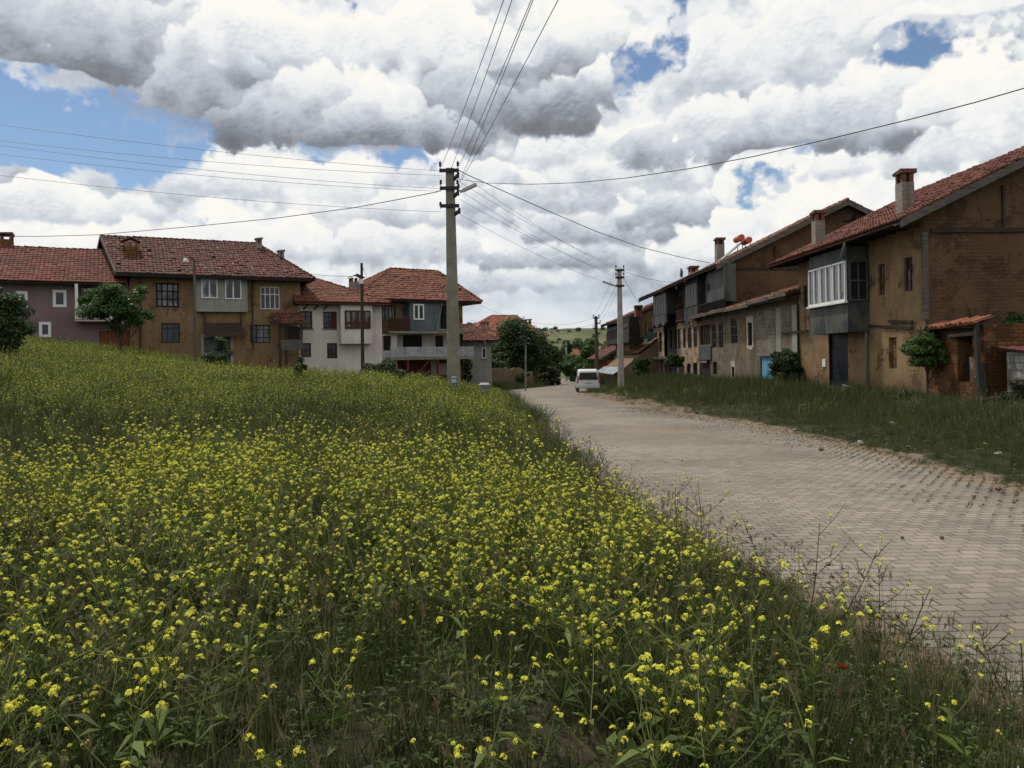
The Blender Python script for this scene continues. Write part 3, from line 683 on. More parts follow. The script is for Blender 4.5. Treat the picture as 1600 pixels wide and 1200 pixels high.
def ground_mats():
    m, B, p = newmat('meadow_soil'); tc = B.node('ShaderNodeTexCoord').outputs['Object']
    n = B.noise(tc, .5, 6, .6); n2 = B.noise(tc, 6, 5, .6); n3 = B.noise(tc, .02, 5, .55); x, y, z = B.sep(tc)
    near = B.mix(B.ramp(B.m('MULTIPLY_ADD', n2, .4, n), .55, .85), (.024, .028, .013, 1), (.052, .042, .027, 1))
    dirt = B.mix(B.ramp(n2, .3, .7), (.11, .082, .055, 1), (.165, .128, .09, 1))
    dm = B.node('ShaderNodeAttribute', attribute_name='bare').outputs['Fac']
    dmk = B.ramp(B.m('ADD', dm, B.m('MULTIPLY', B.m('SUBTRACT', n2, .5), .9)), .4, .7)
    near = B.mix(dmk, near, dirt)
    fld = B.mix(B.ramp(n3, .42, .58), (.072, .080, .036, 1), (.115, .108, .06, 1))
    fld = B.mix(B.ramp(B.noise(tc, .05, 6, .65), .5, .62, 0, .75), fld, (.03, .055, .02, 1))
    top = B.ramp(z, 20, 26); fld = B.mix(B.m('MULTIPLY', top, B.ramp(n3, .4, .6)), fld, (.20, .13, .08, 1))
    col = B.mix(B.ramp(y, 120, 190), near, fld)
    setp(B, p, 'Base Color', col); setp(B, p, 'Roughness', .95); setp(B, p, 'Specular IOR Level', .1); bump(B, p, n2, .04); M['ground'] = m
    # street of interlocking pavers laid in rows across the way
    m, B, p = newmat('street_pavers'); tc = B.node('ShaderNodeTexCoord').outputs['Object']
    wv = B.noise(tc, .9, 3, .5, out=1)
    v = B.v('ADD', tc, B.v('SCALE', B.v('SUBTRACT', wv, (.5, .5, .5)), scale=.025))
    x, y, z = B.sep(v)
    zig = B.m('MULTIPLY', B.m('ABSOLUTE', B.m('SUBTRACT', B.m('FRACT', B.m('DIVIDE', x, .085)), .5)), .009)
    bv = B.comb(B.m('ADD', x, 0.0), B.m('ADD', y, zig), 0.0)
    bt = B.node('ShaderNodeTexBrick'); B.t.links.new(bv, bt.inputs['Vector'])
    bt.inputs['Scale'].default_value = 1.0; bt.inputs['Brick Width'].default_value = .17; bt.inputs['Row Height'].default_value = .125
    bt.inputs['Mortar Size'].default_value = .008; bt.inputs['Mortar Smooth'].default_value = .35
    bt.inputs['Color1'].default_value = (.76, .765, .775, 1); bt.inputs['Color2'].default_value = (1.09, 1.08, 1.05, 1); bt.inputs['Mortar'].default_value = (1, 1, 1, 1)
    n1 = B.noise(tc, .35, 6, .6); n2 = B.noise(tc, 5, 5, .65); g = B.noise(tc, 60, 3, .7)
    c = B.mix(B.ramp(n1, .35, .65), (.165, .142, .115, 1), (.245, .212, .175, 1))
    c = B.mix(B.ramp(B.noise(tc, 1.4, 5, .7), .52, .70, 0, .55), c, (.13, .108, .085, 1))
    c = B.mix(1.0, c, bt.outputs['Color'], 'MULTIPLY')
    gf = B.ramp(g, .25, .75, .82, 1.14); c = B.mix(1.0, c, B.comb(gf, gf, gf), 'MULTIPLY')
    ed = B.node('ShaderNodeAttribute', attribute_name='edge').outputs['Fac']           # 0 mid street, 1 verge
    jm = B.mix(B.ramp(B.m('ADD', n2, B.node('ShaderNodeAttribute', attribute_name='weedy').outputs['Fac']), .6, 1.0), (.15, .115, .08, 1), (.035, .04, .018, 1))
    jf = B.m('MULTIPLY', bt.outputs['Fac'], B.m('ADD', B.ramp(B.noise(tc, 9, 3, .6), .35, .62, .12, .7), B.node('ShaderNodeAttribute', attribute_name='weedy').outputs['Fac'], clamp=True))
    c = B.mix(jf, c, jm)
    # blown earth lying on the paving
    em = B.ramp(B.m('ADD', B.m('MULTIPLY', ed, .62), B.m('MULTIPLY', B.noise(tc, 1.1, 6, .7), .62)), .62, .82)
    c = B.mix(em, c, B.mix(B.ramp(n2, .3, .7), (.10, .075, .045, 1), (.20, .145, .095, 1)))
    dp = B.node('ShaderNodeAttribute', attribute_name='dirt').outputs['Fac']
    dk = B.ramp(B.m('ADD', dp, B.m('MULTIPLY', B.m('SUBTRACT', n2, .5), .9)), .35, .75, 0, .85)
    c = B.mix(dk, c, (.185, .135, .088, 1))
    setp(B, p, 'Base Color', c); setp(B, p, 'Roughness', .88); setp(B, p, 'Specular IOR Level', .25)
    h = B.m('SUBTRACT', B.m('MULTIPLY_ADD', n2, .3, B.m('MULTIPLY', g, .25)), B.m('MULTIPLY', bt.outputs['Fac'], B.m('SUBTRACT', 1.2, em)))
    bump(B, p, h, .010, .9); M['road'] = m
ground_mats()
def grid(name, xs, ys, zf, mat, attrs):
    X, Y = np.meshgrid(xs, ys); Z = zf(X, Y); V = np.stack([X, Y, Z], -1).reshape(-1, 3)
    nx, ny = len(xs), len(ys); i = np.arange(nx - 1)[None, :] + np.arange(ny - 1)[:, None] * nx; i = i.ravel()
    o = np_mesh(name, V, np.stack([i, i + 1, i + nx + 1, i + nx], -1), mats=[mat], smooth=True)
    for k, fn in attrs.items():
        a = o.data.attributes.new(k, 'FLOAT', 'POINT'); a.data.foreach_set('value', np.asarray(fn(X, Y), np.float32).ravel())
    return o
def step_axis(parts):
    out = []
    for a, b, s in parts: out += list(np.arange(a, b, s))
    return np.array(out + [parts[-1][1]])
gx = step_axis([(-900, -120, 30), (-120, -34, 3), (-34, -6, .5), (-6, 12, .22), (12, 34, .6), (34, 120, 3), (120, 1500, 30)])
gy = step_axis([(-30, -4, 2), (-4, 30, .22), (30, 70, .4), (70, 160, 2), (160, 700, 10), (700, 2400, 60)])
def bare(X, Y):
    dr = X - xr(Y); b = np.exp(-((dr - .8) / 1.3) ** 2) * ss(Y, 24, 34) * (1 - ss(Y, 54, 62)) * .9
    b = b + np.exp(-((dr - .1) / .5) ** 2) * .45 + np.exp(-((xl(Y) - X - .05) / .3) ** 2) * .22
    b = b + ((X > xl(Y) - .2) & (X < xr(Y) + .2)) * 1.0 + ss(Y, SIDE_Y0 - 2, SIDE_Y0) * (1 - ss(Y, SIDE_Y1, SIDE_Y1 + 1.5)) * (X < xl(Y)) * (X > -26) * .9
    return np.clip(b, 0, 1)
tag(grid('ground', gx, gy, ground_z, M['ground'], {'bare': bare}), kind='structure', label='overgrown earth of the meadow, verges and hill')
ty = step_axis([(-6, 40, .5), (40, 170, 2), (170, 330, 10)]); tt = np.linspace(-.06, 1.06, 60)
T_, Y_ = np.meshgrid(tt, ty); X_ = xl(Y_) + (xr(Y_) - xl(Y_)) * T_; Z_ = road_z(Y_) + .0 + .03 * np.sin(np.clip(T_, 0, 1) * math.pi) + (fbm(X_ * .6, Y_ * .6, 33, 3) - .5) * .03
nx, ny = len(tt), len(ty); ii = (np.arange(nx - 1)[None, :] + np.arange(ny - 1)[:, None] * nx).ravel()
ro_ = np_mesh('road', np.stack([X_, Y_, Z_], -1).reshape(-1, 3), np.stack([ii, ii + 1, ii + nx + 1, ii + nx], -1), mats=[M['road']], smooth=True)
ed = np.maximum(np.exp(-np.clip((X_ - xl(Y_)), 0, 9) / .28), np.exp(-np.clip(xr(Y_) - X_, 0, 9) / .8) * ss(Y_, 2, 9))
wd_ = np.clip(np.exp(-np.clip((X_ - xl(Y_)), 0, 9) / .7) + np.exp(-np.clip(xr(Y_) - X_, 0, 9) / 2.2) * ss(Y_, 3, 9), 0, 1)
a_ = ro_.data.attributes.new('weedy', 'FLOAT', 'POINT'); a_.data.foreach_set('value', wd_.astype(np.float32).ravel())
a_ = ro_.data.attributes.new('edge', 'FLOAT', 'POINT'); a_.data.foreach_set('value', ed.astype(np.float32).ravel())
def _spots(X, Y):
    t = 0
    for (px, py, rx, ry, w) in ((1400, 798, .30, .26, .8), (1040, 676, 1.3, .7, .9), (1010, 668, .8, .8, .6), (1560, 790, .5, .2, .5), (900, 648, 2.0, .6, .7), (850, 665, .8, 1.0, .7), (1250, 690, 2.0, .5, .4), (940, 640, 1.6, 1.6, .6)):
        gx_, gy_ = G(px, py); t = t + w * np.exp(-((X - gx_) / rx) ** 2 - ((Y - gy_) / ry) ** 2)
    return np.clip(t, 0, 1)
a_ = ro_.data.attributes.new('dirt', 'FLOAT', 'POINT'); a_.data.foreach_set('value', _spots(X_, Y_).astype(np.float32).ravel())
tag(ro_, kind='structure', label='village street paved with interlocking concrete blocks')
# ================================================================= houses on the right of the street
FK = -0.016                                     # direction of the fronts: x = X0 + FK*y
RZR = math.atan2(-1.0, -FK * 1.0) if False else math.atan2(-1.0, .016)
def rh(name, label, X0, yfar, **k):
    o = (X0 + FK * yfar, yfar, 0.0); return House(name, label, o, RZR, **k)
def lx(h, px): return h.loc(px, 560)[0]
# ---- A : tall ochre mud house nearest on the right
A = rh('adobe_house', 'tall ochre mud-rendered house with a grey projecting bay and white windows, nearest on the right', 13.92, 37.0)
LA = 11.0
A_win = [A.rect(1372, 413, 1382, 461), A.rect(1412, 402, 1426, 455), A.rect(1255, 446, 1261, 480)]
A_door = A.rect(1295, 512, 1325, 604); A_niche = A.rect(1389, 527, 1401, 576)
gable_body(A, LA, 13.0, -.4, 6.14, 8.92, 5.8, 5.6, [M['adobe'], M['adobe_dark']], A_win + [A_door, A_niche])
roA = gable_roof(A, -.9, LA + .55, -1.05, 5.78, 5.8, 9.05, 13.6, 5.3, M['tile_red'], M['wood_dark'], rs=21, board=.26)
gutter(roA, -.9, LA + .3, -1.12, 5.74, M['iron'])
for r_ in A_win[:2]: window(A, r_, M['wood_brown'], M['glass_curtain'], cols=2, rows=3, y=.0, inset=.14, fw=.06)
window(A, A_win[2], M['wood_black'], M['glass'], cols=1, rows=2, inset=.14)
q = MB(); a, b, c, d = A_niche; q.box(a + .02, b - .02, .1, .16, c + .01, d - .01); q.build('walled_up_slot', M['adobe_red'], A.o)
q = MB(); a, b, c, d = A_door; n = 18
for i in range(n):
    z = c + (d - c) * i / n; q.box(a + .02, b - .02, .10 + (i % 2) * .012, .16, z + .01, z + (d - c) / n)
dr_ = q.build('shutter_door', M['shutter'], A.o)
for e_ in (a - .02, b - .03): q = MB(); q.box(e_, e_ + .05, .02, .16, c, d); q.build('door_jamb', M['wood_black'], dr_)
# bay
bx0 = A.loc(1265, 450, -.82)[0]; bx1 = A.side(1324, 450, 0) and A.loc(1324, 450, -.82)[0]
zb0 = A.loc(1324, 519, -.82)[1]
q = MB(); q.box(bx0, bx1, -.82, -.005, zb0, 5.62); bay = q.build('bay', M['tin'], A.o)
wz0 = A.loc(1295, 475, -.82)[1]; wz1 = A.loc(1295, 415, -.82)[1]; wd = (bx1 - bx0 - .26) / 3
for i in range(3):
    x0 = bx0 + .05 + i * (wd + .08); f = MB(); y0, y1 = -.90, -.822
    f.box(x0, x0 + wd, y0, y1, wz0, wz0 + .08); f.box(x0, x0 + wd, y0, y1, wz1 - .07, wz1)
    for t, w in ((0, .06), (.52, .07), (1, .06)): xx = x0 + (wd - w) * t; f.box(xx, xx + w, y0 + .004, y1 - .002, wz0 + .08, wz1 - .08)
    fo = f.build('bay_window', M['pvc'], bay); g = MB(); g.box(x0 + .05, x0 + wd - .05, -.85, -.824, wz0 + .05, wz1 - .05)
    g.build('bay_window_pane', M['glass_sky'], bay)
q = MB(); q.box(bx0 - .03, bx1 + .05, -.96, -.825, wz0 - .07, wz0 - .004); q.build('bay_sill', M['pvc'], bay)
# side window of the bay towards the camera
s0, sz0 = A.side(1329, 470, bx1); s1, sz1 = A.side(1356, 407, bx1)
f = MB(); X1 = bx1 + .05
for (a0, a1, c0, c1) in ((-.76, -.06, sz0, sz0 + .06), (-.76, -.06, sz1 - .06, sz1), (-.76, -.70, sz0, sz1), (-.12, -.06, sz0, sz1), (-.44, -.39, sz0, sz1), (-.76, -.06, (sz0 + sz1) / 2 - .03, (sz0 + sz1) / 2 + .03)): f.box(bx1 + .003, X1 + .004 * (a1 - a0), a0, a1, c0, c1)
f.build('side_window', M['tin_light'], bay); g = MB(); g.box(bx1 + .002, bx1 + .02, -.74, -.08, sz0 + .03, sz1 - .03); g.build('side_pane', M['glass'], bay)
# downpipe, corner post, timbers, small things on the wall
q = MB(); px_ = A.loc(1358, 560)[0]; q.tube([(A.loc(1322, 400, -1.1)[0], -1.12, 5.68), (px_ - .25, -.9, 5.25), (px_, -.12, 4.85), (px_, -.09, 4.5), (px_, -.09, 0)], .05, 8); q.build('downpipe', M['pipe'], A.o, smooth=True)
q = MB(); q.bar((LA + .03, -.02, A.loc(1447, 500)[1]), (LA + .03, -.02, 5.5), .18, .14); q.build('corner_post', M['wood_grey'], A.o)
for (p0, p1, off) in (((1389, 502), (1425, 503), -.06), ((1290, 520), (1340, 508), -.1), ((1358, 509), (1425, 513), -.02), ((1222, 521), (1262, 517), -.15)):
    q = MB(); a0 = A.loc(*p0, off); a1 = A.loc(*p1, off); q.bar((a0[0], off, a0[1]), (a1[0], off, a1[1]), .07, .09); q.build('beam', M['wood_dark'], A.o)
q = MB(); a, b, c, d = A.rect(1286, 561, 1291, 573); q.box(a, b, -.04, -.002, c, d); q.build('meter_box', M['pvc'], A.o)
q = MB(); zt = A.side(1480, 364, LA)[1]
q.bar((LA + .03, .2, 5.55), (LA + .03, 9, 5.5), .08, .14); q.bar((LA + .03, 6.1, 5.55), (LA + .03, 5.9, 8.6), .1, .08); q.bar((LA + .03, 2.6, 5.55), (LA + .03, 2.6, 7.0), .08, .07); q.build('gable_timber', M['wood_dark'], A.o)
for x_ in np.arange(-.6, LA + .4, .75): q = MB(); q.bar((x_, -1.0, 5.70), (x_, .3, 5.80), .07, .09); q.build('rafter', M['wood_dark'], A.o)
def chim_at(h, ro, pxc, pytop, yoff, w=.5, d=.45, cap='slab', zroof=None, **k):
    x, z = h.loc(pxc, pytop, yoff); chimney(ro, x, yoff, zroof, z, w, d, cap, **k)
chim_at(A, roA, 1413, 268, .35, .50, .42, zroof=6.3)
chim_at(A, roA, 1278, 331, .25, .46, .42, zroof=6.2)
# ---- annex in ruins leaning on the near gable
Q = House('ruined_annex', 'crumbling mud annex with orange tiles and half-blocked doorway, against the nearest brown gable', tuple(A.org + A.ux * (LA + .06)) , RZR, cat='outbuilding')
LQ = Q.loc(1538, 560)[0]; ztop = Q.loc(1500, 512)[1]
Qh = Q.rect(1496, 526, 1520, 597)
q = MB(); front(q, .0, LQ, -.5, ztop + .05, [Qh], y=.0, reveal=.55)
q.face([(LQ, 0, -.5), (LQ, 2.6, -.5), (LQ, 2.6, ztop + .1), (LQ, 0, ztop + .05)]); q.face([(0, 0, ztop + .05), (LQ, 0, ztop + .05), (LQ, 2.6, ztop + .1), (0, 2.6, ztop + .1)])
q.build('wall', M['adobe_red'], Q.o)
q = MB(); V = Vector((0, .5, .20)); tile_sheet(q, (.45, -.28, ztop - .02), (1, 0, .03), V, LQ - .40, V.length, rs=8, jit=3.0, tw=.27, tl=.42, amp=.08); roQ = q.build('roof', M['tile_orange_dull'], Q.o)
q = MB(); slab(q, [(0, -.22, ztop + .03), (LQ - .1, -.22, ztop + .03), (LQ - .1, .42, ztop + .30), (0, .42, ztop + .27)], .06); q.build('roof_deck', M['wood_dark'], roQ)
q = MB(); a, b, c, d = Qh; q.box(a + .12, b - .1, .30, .5, c, c + (d - c) * .55); q.build('block_infill', M['block'], Q.o)
q = MB(); q.bar((a - .3, -.05, d + .04), (b + .3, -.05, d + .08), .14, .1); q.build('lintel', M['wood_grey'], Q.o)
q = MB(); q.bar((LQ + .02, -.16, -.3), (LQ - .02, -.2, ztop + .12), .10, .10); q.build('post', M['wood_greyv'], Q.o)
q = MB(); q.bar((LQ + .14, -.1, .1), (LQ + .05, -.14, 1.25), .22, .05); q.build('leaning_board', M['wood_greyv'], Q.o)
q = MB(); e_ = random.Random(4)
for i in range(60): x_ = e_.uniform(.2, LQ); s_ = e_.uniform(.05, .16); q.box(x_, x_ + s_, -.9 - e_.uniform(-.6, .3), -.9 - e_.uniform(-.6, .3) + s_, -.2, .05 + e_.uniform(0, .1))
# ---- white block shed at the right edge
S = House('block_shed', 'low shed of whitewashed blocks with a rusty red sheet roof at the right edge', (13.93, 20.9, 0), R(-1), cat='shed')
zs = W(1580, 553, 21)[2]
q = MB(); front(q, 0, 3.4, -.4, zs, [], m=0); q.face([(0, 0, -.4), (0, 0, zs), (0, 1.6, zs + .05), (0, 1.6, -.4)]); q.face([(3.4, 0, -.4), (3.4, 1.6, -.4), (3.4, 1.6, zs), (3.4, 0, zs)]); q.face([(0, 1.6, -.4), (3.4, 1.6, -.4), (3.4, 1.6, zs), (0, 1.6, zs)])
q.build('wall', M['block'], S.o)
q = MB(); n = 40
for i in range(n):
    x0 = -.25 + 3.8 * i / n; x1 = -.25 + 3.8 * (i + 1) / n; h0 = .025 * math.sin(i * 1.57); h1 = .025 * math.sin((i + 1) * 1.57)
    P = [(x0, -.2, zs + .03 + h0), (x1, -.2, zs + .03 + h1), (x1, 1.9, zs + .22 + h1), (x0, 1.9, zs + .22 + h0)]; q.face(P); q.face([(p[0], p[1], p[2] - .03) for p in P[::-1]])
q.build('roof', M['red_iron'], S.o)
# ---- C : low grey plastered house with blue door
C = rh('grey_block_house', 'low grey plastered house with a sky-blue door and sagging tile roof', 13.80, 55.0)
LC = 17.85
cw = dict(w1=(1141.6, 497, 1152, 537), w2=(1169, 504, 1175.5, 540), w3=(1112, 506, 1119, 544), w4=(1122.5, 505, 1130, 544), w5=(1143.5, 573, 1148, 590), w6=(1114, 565, 1120, 585), porch=(1093, 508, 1110, 538), pdoor=(1093, 563, 1110, 588), blue=(1188, 558, 1208, 603))
cr_ = {k: C.rect(*v) for k, v in cw.items()}
zC = C.loc(1190, 470, -.55)[1] - .12
q = MB(); front(q, 0, LC, -1.2, zC, list(cr_.values())); q.face([(LC, 0, -1), (LC, 6, -1), (LC, 6, zC + 1.8), (LC, 0, zC)]); q.face([(0, 0, -1.2), (0, 0, zC), (0, .45, zC + .1), (0, .45, -1.2)])
q.build('wall', M['plaster_old'], C.o)
for k, cc, rr in (('w1', 2, 3), ('w3', 2, 3), ('w4', 2, 3)): window(C, cr_[k], M['wood_grey'], M['glass'], cols=cc, rows=rr, inset=.1, fw=.05)
for k in ('w2', 'w5', 'w6'):
    fo = window(C, cr_[k], M['wood_black'], M['glass'], cols=1, rows=2, inset=.14, fw=.05)
    if k != 'w6':
        a, b, c, d = cr_[k]; e_ = .22 if k == 'w2' else .13; f = MB()
        for P in ((a - e_, a, c - .1, d + .35), (b, b + e_, c - .1, d + .35), (a, b, d, d + .35), (a, b, c - .22, c)): f.box(P[0], P[1], -.02, -.003, P[2], P[3])
        f.build('whitewash_surround', plain('flaking_whitewash_' + k, (.40, .36, .30), .9, var=.5, scale=8), fo)
q = MB(); a, b, c, d = cr_['blue']; m_ = (a + b) / 2
for (x0, x1) in ((a + .02, m_ - .01), (m_ + .01, b - .02)):
    q.box(x0, x1, .08, .14, c, d - .02)
    for i in range(5): z = c + (d - c) * (i + .5) / 5; q.box(x0 + .08, x1 - .08, .068, .08, z - .15, z + .15)
dd = q.build('door', M['blue'], C.o)
for rc_, mt_ in (((1182, 486, 1213, 556), 'block_grey'), ((1213, 480, 1221, 600), 'grey'), ((1238, 476, 1246, 600), 'grey'), ((1156, 494, 1165, 590), 'earth'), ((1184, 603, 1186, 560), 'wood_grey')):
    q = MB(); r_ = C.rect(*rc_); q.box(r_[0], r_[1], -.016, -.003, min(r_[2], r_[3]), max(r_[2], r_[3])); q.build('wall_repair', M[mt_], C.o)
q = MB(); q.box(a - .05, a + .02, .0, .15, c, d + .05); q.box(b - .02, b + .05, .0, .15, c, d + .05); q.box(a + .02, b - .02, .0, .15, d - .02, d + .05); q.build('door_frame', M['tin_light'], dd)
q = MB(); a, b, c, d = cr_['porch']
for i in range(7): x_ = a + (b - a) * (i + .5) / 7; q.box(x_ - .03, x_ + .03, .05, .1, c, d)
q.build('lattice', M['wood_black'], C.o)
q = MB(); a, b, c, d = C.rect(1092, 541, 1111, 562, -.06); q.box(a, b, -.08, -.005, c, d); q.build('sheet_panel', M['tin_light'], C.o)
q = MB(); a, b, c, d = cr_['pdoor']; q.box(a + .03, b - .03, .08, .13, c, d - .03); q.build('door', M['wood_black'], C.o)
q = MB(); a, b, c, d = C.rect(1094, 563.5, 1104, 567, -.05); q.box(a, b, -.05, -.01, c, d); q.build('nameplate', plain('worn_pale_plate', (.22, .15, .14), .7), C.o)
q = MB(); zE = zC + .02; V = Vector((0, 6.5, 1.95)); nseg = 6; rgs = random.Random(3)
seg = [0, 4.5, 8.6, 12.8, 16, 18.35]; dz_ = [0, .05, .0, .12, .16]
ro_c = MB()
for i in range(5): tile_sheet(ro_c, (seg[i] - (.4 if i == 0 else 0), -.65 + .1 * rgs.random(), zE + dz_[i]), (1, 0, .0), V, seg[i + 1] - seg[i] + (.4 if i == 0 else 0), V.length, rs=60 + i, jit=3.2, miss=.02)
roC = ro_c.build('roof', M['tile_old'], C.o)
q = MB(); slab(q, [(-.4, -.6, zE - .03), (LC + .45, -.6, zE + .05), (LC + .45, 6, zE + 1.85), (-.4, .38, zE + .2)], .1); q.build('roof_deck', M['wood_black'], roC)
q = MB()
for i in range(5): q.bar((seg[i] - .35, -.63, zE - .02 + dz_[i]), (seg[i + 1] + .1, -.63, zE - .04 + dz_[i] + .03), .05, .15)
q.build('eaves_board', M['wood_grey'], roC)
# ---- B : long row of three old timber-and-stone houses
EZ = 7.02
def rowhouse(name, label, y1, y0, X0, gable=False, rs=1, dz=0.0, tile='tile_old'):
    h = rh(name, label, X0, y1); return h
B1 = rh('mud_gable_house', 'large old mud house behind the low grey one, with tin-clad balcony and tall brown gable', 14.34, 56.4)
L1_ = 56.4 - 48.7
zt1 = EZ + .15
b1w = [B1.rect(1113, 437, 1119, 462), ]
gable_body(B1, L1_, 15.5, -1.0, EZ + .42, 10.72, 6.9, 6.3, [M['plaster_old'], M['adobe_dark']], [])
roB1 = gable_roof(B1, -.02, L1_ + .55, -1.15, EZ, 6.9, 10.85, 16, 6.4, M['tile_old'], M['wood_black'], rs=31, jit=2.2, board=.34)
q = MB(); a, b, c, d = B1.rect(1103.5, 433, 1131, 474, -.75); q.box(a, b, -.72, -.01, c, EZ + .1); tb = q.build('tin_bay', M['tin'], B1.o)
q = MB(); q.box(a + .1, a + .9, -.73, -.722, c + .9, d - .25); q.build('tin_bay_opening_shade', M['dark'], tb)  # flat black sheet on the bay, painting the shade of an opening
for e_ in (a, b): q = MB(); q.box(e_ - .05, e_ + .02, -.77, -.70, c - .9, d + .1); q.build('bay_post', M['wood_grey'], tb)
q = MB(); a2, b2, c2, d2 = B1.rect(1092, 472, 1133, 489, -.8)
q.bar((a2, -.8, d2), (b2, -.8, d2), .06); q.bar((a2, -.8, c2), (b2, -.8, c2), .06); q.box(a2, b2, -.8, 0, c2 - .12, c2 - .04)
for i in range(34): x_ = a2 + (b2 - a2) * (i + .5) / 34; q.box(x_ - .02, x_ + .02, -.82, -.78, c2, d2)
q.build('balcony_rail', M['wood_black'], B1.o)
q = MB(); q.box(.0, a - .1, -.05, -.004, 4.6, 6.8); q.build('recess_shade_panel', M['wood_black'], B1.o)  # dark panel on the wall, its colour stands in for a recess's shade
q = MB(); q.bar((L1_ - .04, -.06, 4.2), (L1_ - .04, -.06, 6.9), .14, .12); q.bar((L1_ + .03, .2, 6.85), (L1_ + .03, 12, 6.85), .06, .16)
q.bar((L1_ + .03, 2.6, 6.9), (L1_ + .03, 2.6, 8.2), .06, .14); q.bar((L1_ + .03, 5.4, 6.9), (L1_ + .03, 5.4, 9.6), .06, .14); q.build('gable_timber', M['wood_dark'], B1.o)
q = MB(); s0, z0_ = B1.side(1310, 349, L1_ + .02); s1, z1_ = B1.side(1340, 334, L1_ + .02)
q.face([(L1_ + .012, s0, z0_ + .1), (L1_ + .012, s1 - .1, z0_), (L1_ + .012, s1 - .1, z1_ + .15), (L1_ + .012, s0 + .7, z1_ - .35)]); q.build('gable_hole_shade', M['dark'], B1.o)  # black face laid on the gable, painting the shade inside a hole
chim_at(B1, roB1, 1124, 373, .55, .62, .5, zroof=7.5)
B2 = rh('stone_front_house', 'old house with cream stone lower floors and a tin-skirted upper window bay', 14.36, 64.3)
L2_ = 64.3 - 56.42
w2 = [(1058.5, 514, 1063, 545), (1067, 513, 1071.5, 544), (1074.5, 511, 1080.5, 544), (1083.5, 510, 1089, 543), (1073.5, 568, 1079, 587), (1083, 567, 1089.5, 586), (1049.5, 569, 1056.5, 590), (1060, 570, 1069, 590)]
r2 = [B2.rect(*w) for w in w2]
zl = B2.loc(1075, 503)[1]
q = MB(); front(q, 0, L2_, -1.4, zl, r2); q.build('stone_wall', M['stone'], B2.o)
q = MB(); uw = [B2.rect(1059, 460, 1068, 490)]; front(q, 0, L2_, zl + .002, EZ + .38, uw, y=.01); q.build('upper_wall', M['wood_greyv'], B2.o)
q = MB(); q.face([(0, 0, -1.4), (0, 0, 6.9), (0, 9, 6.9), (0, 9, -1.4)]); q.face([(0, 9, -1.4), (0, 9, 6.9), (L2_, 9, 6.9), (L2_, 9, -1.4)]); q.build('wall', M['adobe_dark'], B2.o)
for r_ in r2[:4]: window(B2, r_, M['wood_grey'], M['glass'], cols=2, rows=[.7], inset=.1, fw=.06)
for r_ in r2[4:6]: window(B2, r_, M['wood_black'], M['glass'], cols=2, inset=.12)
for r_, mt in ((r2[6], 'blue_deep'), (r2[7], 'wood_black')): q = MB(); q.box(r_[0] + .02, r_[1] - .02, .07, .13, r_[2], r_[3] - .02); q.build('door', M[mt], B2.o)
window(B2, uw[0], M['wood_brown'], M['glass'], cols=2, rows=2, inset=.08)
q = MB(); a, b, c, d = B2.rect(1071.5, 440, 1090.5, 503, -.7); zsk = B2.loc(1080, 481, -.7)[1]
q.box(a, b, -.7, -.01, zsk, EZ + .08); ub = q.build('window_bay', M['wood_greyv'], B2.o)
for i in range(4):
    x0 = a + .08 + (b - a - .16) * i / 4; x1 = a + .08 + (b - a - .16) * (i + 1) / 4 - .1
    f = MB(); f.box(x0, x1, -.74, -.702, zsk + .1, d - .2); f.build('bay_window', M['glass_dull'], ub)
q = MB()
n = 22
for i in range(n): x0 = a - .1 + (b - a + .3) * i / n; x1 = a - .1 + (b - a + .3) * (i + 1) / n; q.box(x0, x1, -.80 - .02 * (i % 2), -.702, c + .1 * math.sin(i * .9), zsk)
q.build('tin_skirt', M['tin'], ub)
q = MB(); a, b, c, d = B2.rect(1057.5, 486, 1069, 500, -.4); q.box(a, b, -.5, -.01, c - .1, c)
for i in range(10): x_ = a + (b - a) * (i + .5) / 10; q.box(x_ - .03, x_ + .03, -.46, -.42, c, d)
q.box(a, b, -.48, -.40, d, d + .07); q.build('balcony', M['wood_brown'], B2.o)
roB2 = gable_roof(B2, -.02, L2_, -1.15, EZ - .04, 6.9, 10.6, 12.5, 7, M['tile_old'], M['wood_black'], rs=35, jit=2.2, board=.25)
chim_at(B2, roB2, 1083, 417, .9, .9, .6, zroof=7.6)
q = MB(); cx, cz = B2.loc(1066, 426, -.4); q.tube([(cx, -.4, cz - 1.0), (cx, -.4, cz)], .03, 6); q.lathe((cx, -.45, cz), [(.02, .1), (.22, .06), (.36, -.03), (.37, -.05)], 14, axis='Y'); q.build('satellite_dish', M['tin_light'], roB2, smooth=True)
B3 = rh('timber_bay_house', 'dark timbered old house just beyond the cream stone one', 14.34, 74.0)
L3_ = 74.0 - 64.32
w3 = [(1023, 520, 1027, 550), (1029.5, 519, 1034, 550), (1042, 515, 1046, 545), (1049, 514, 1053, 545), (1023, 563, 1029, 590), (1031, 562, 1037, 590), (1039, 561, 1045, 590)]
r3 = [B3.rect(*w) for w in w3]; zl3 = B3.loc(1030, 512)[1]; xm_ = B3.loc(1038, 540)[0]
q = MB(); front(q, 0, xm_, -1.6, zl3, [r for r in r3 if r[1] < xm_]); q.build('stone_wall', M['stone'], B3.o)
q = MB(); front(q, xm_ + .002, L3_, -1.6, zl3 - .002, [r for r in r3 if r[0] > xm_], y=.25); q.build('timber_wall', M['wood_greyv'], B3.o)
q = MB(); front(q, 0, L3_, zl3, EZ + .30, [B3.rect(1042, 465, 1052, 495)], y=.02); q.build('upper_wall', M['wood_black'], B3.o)
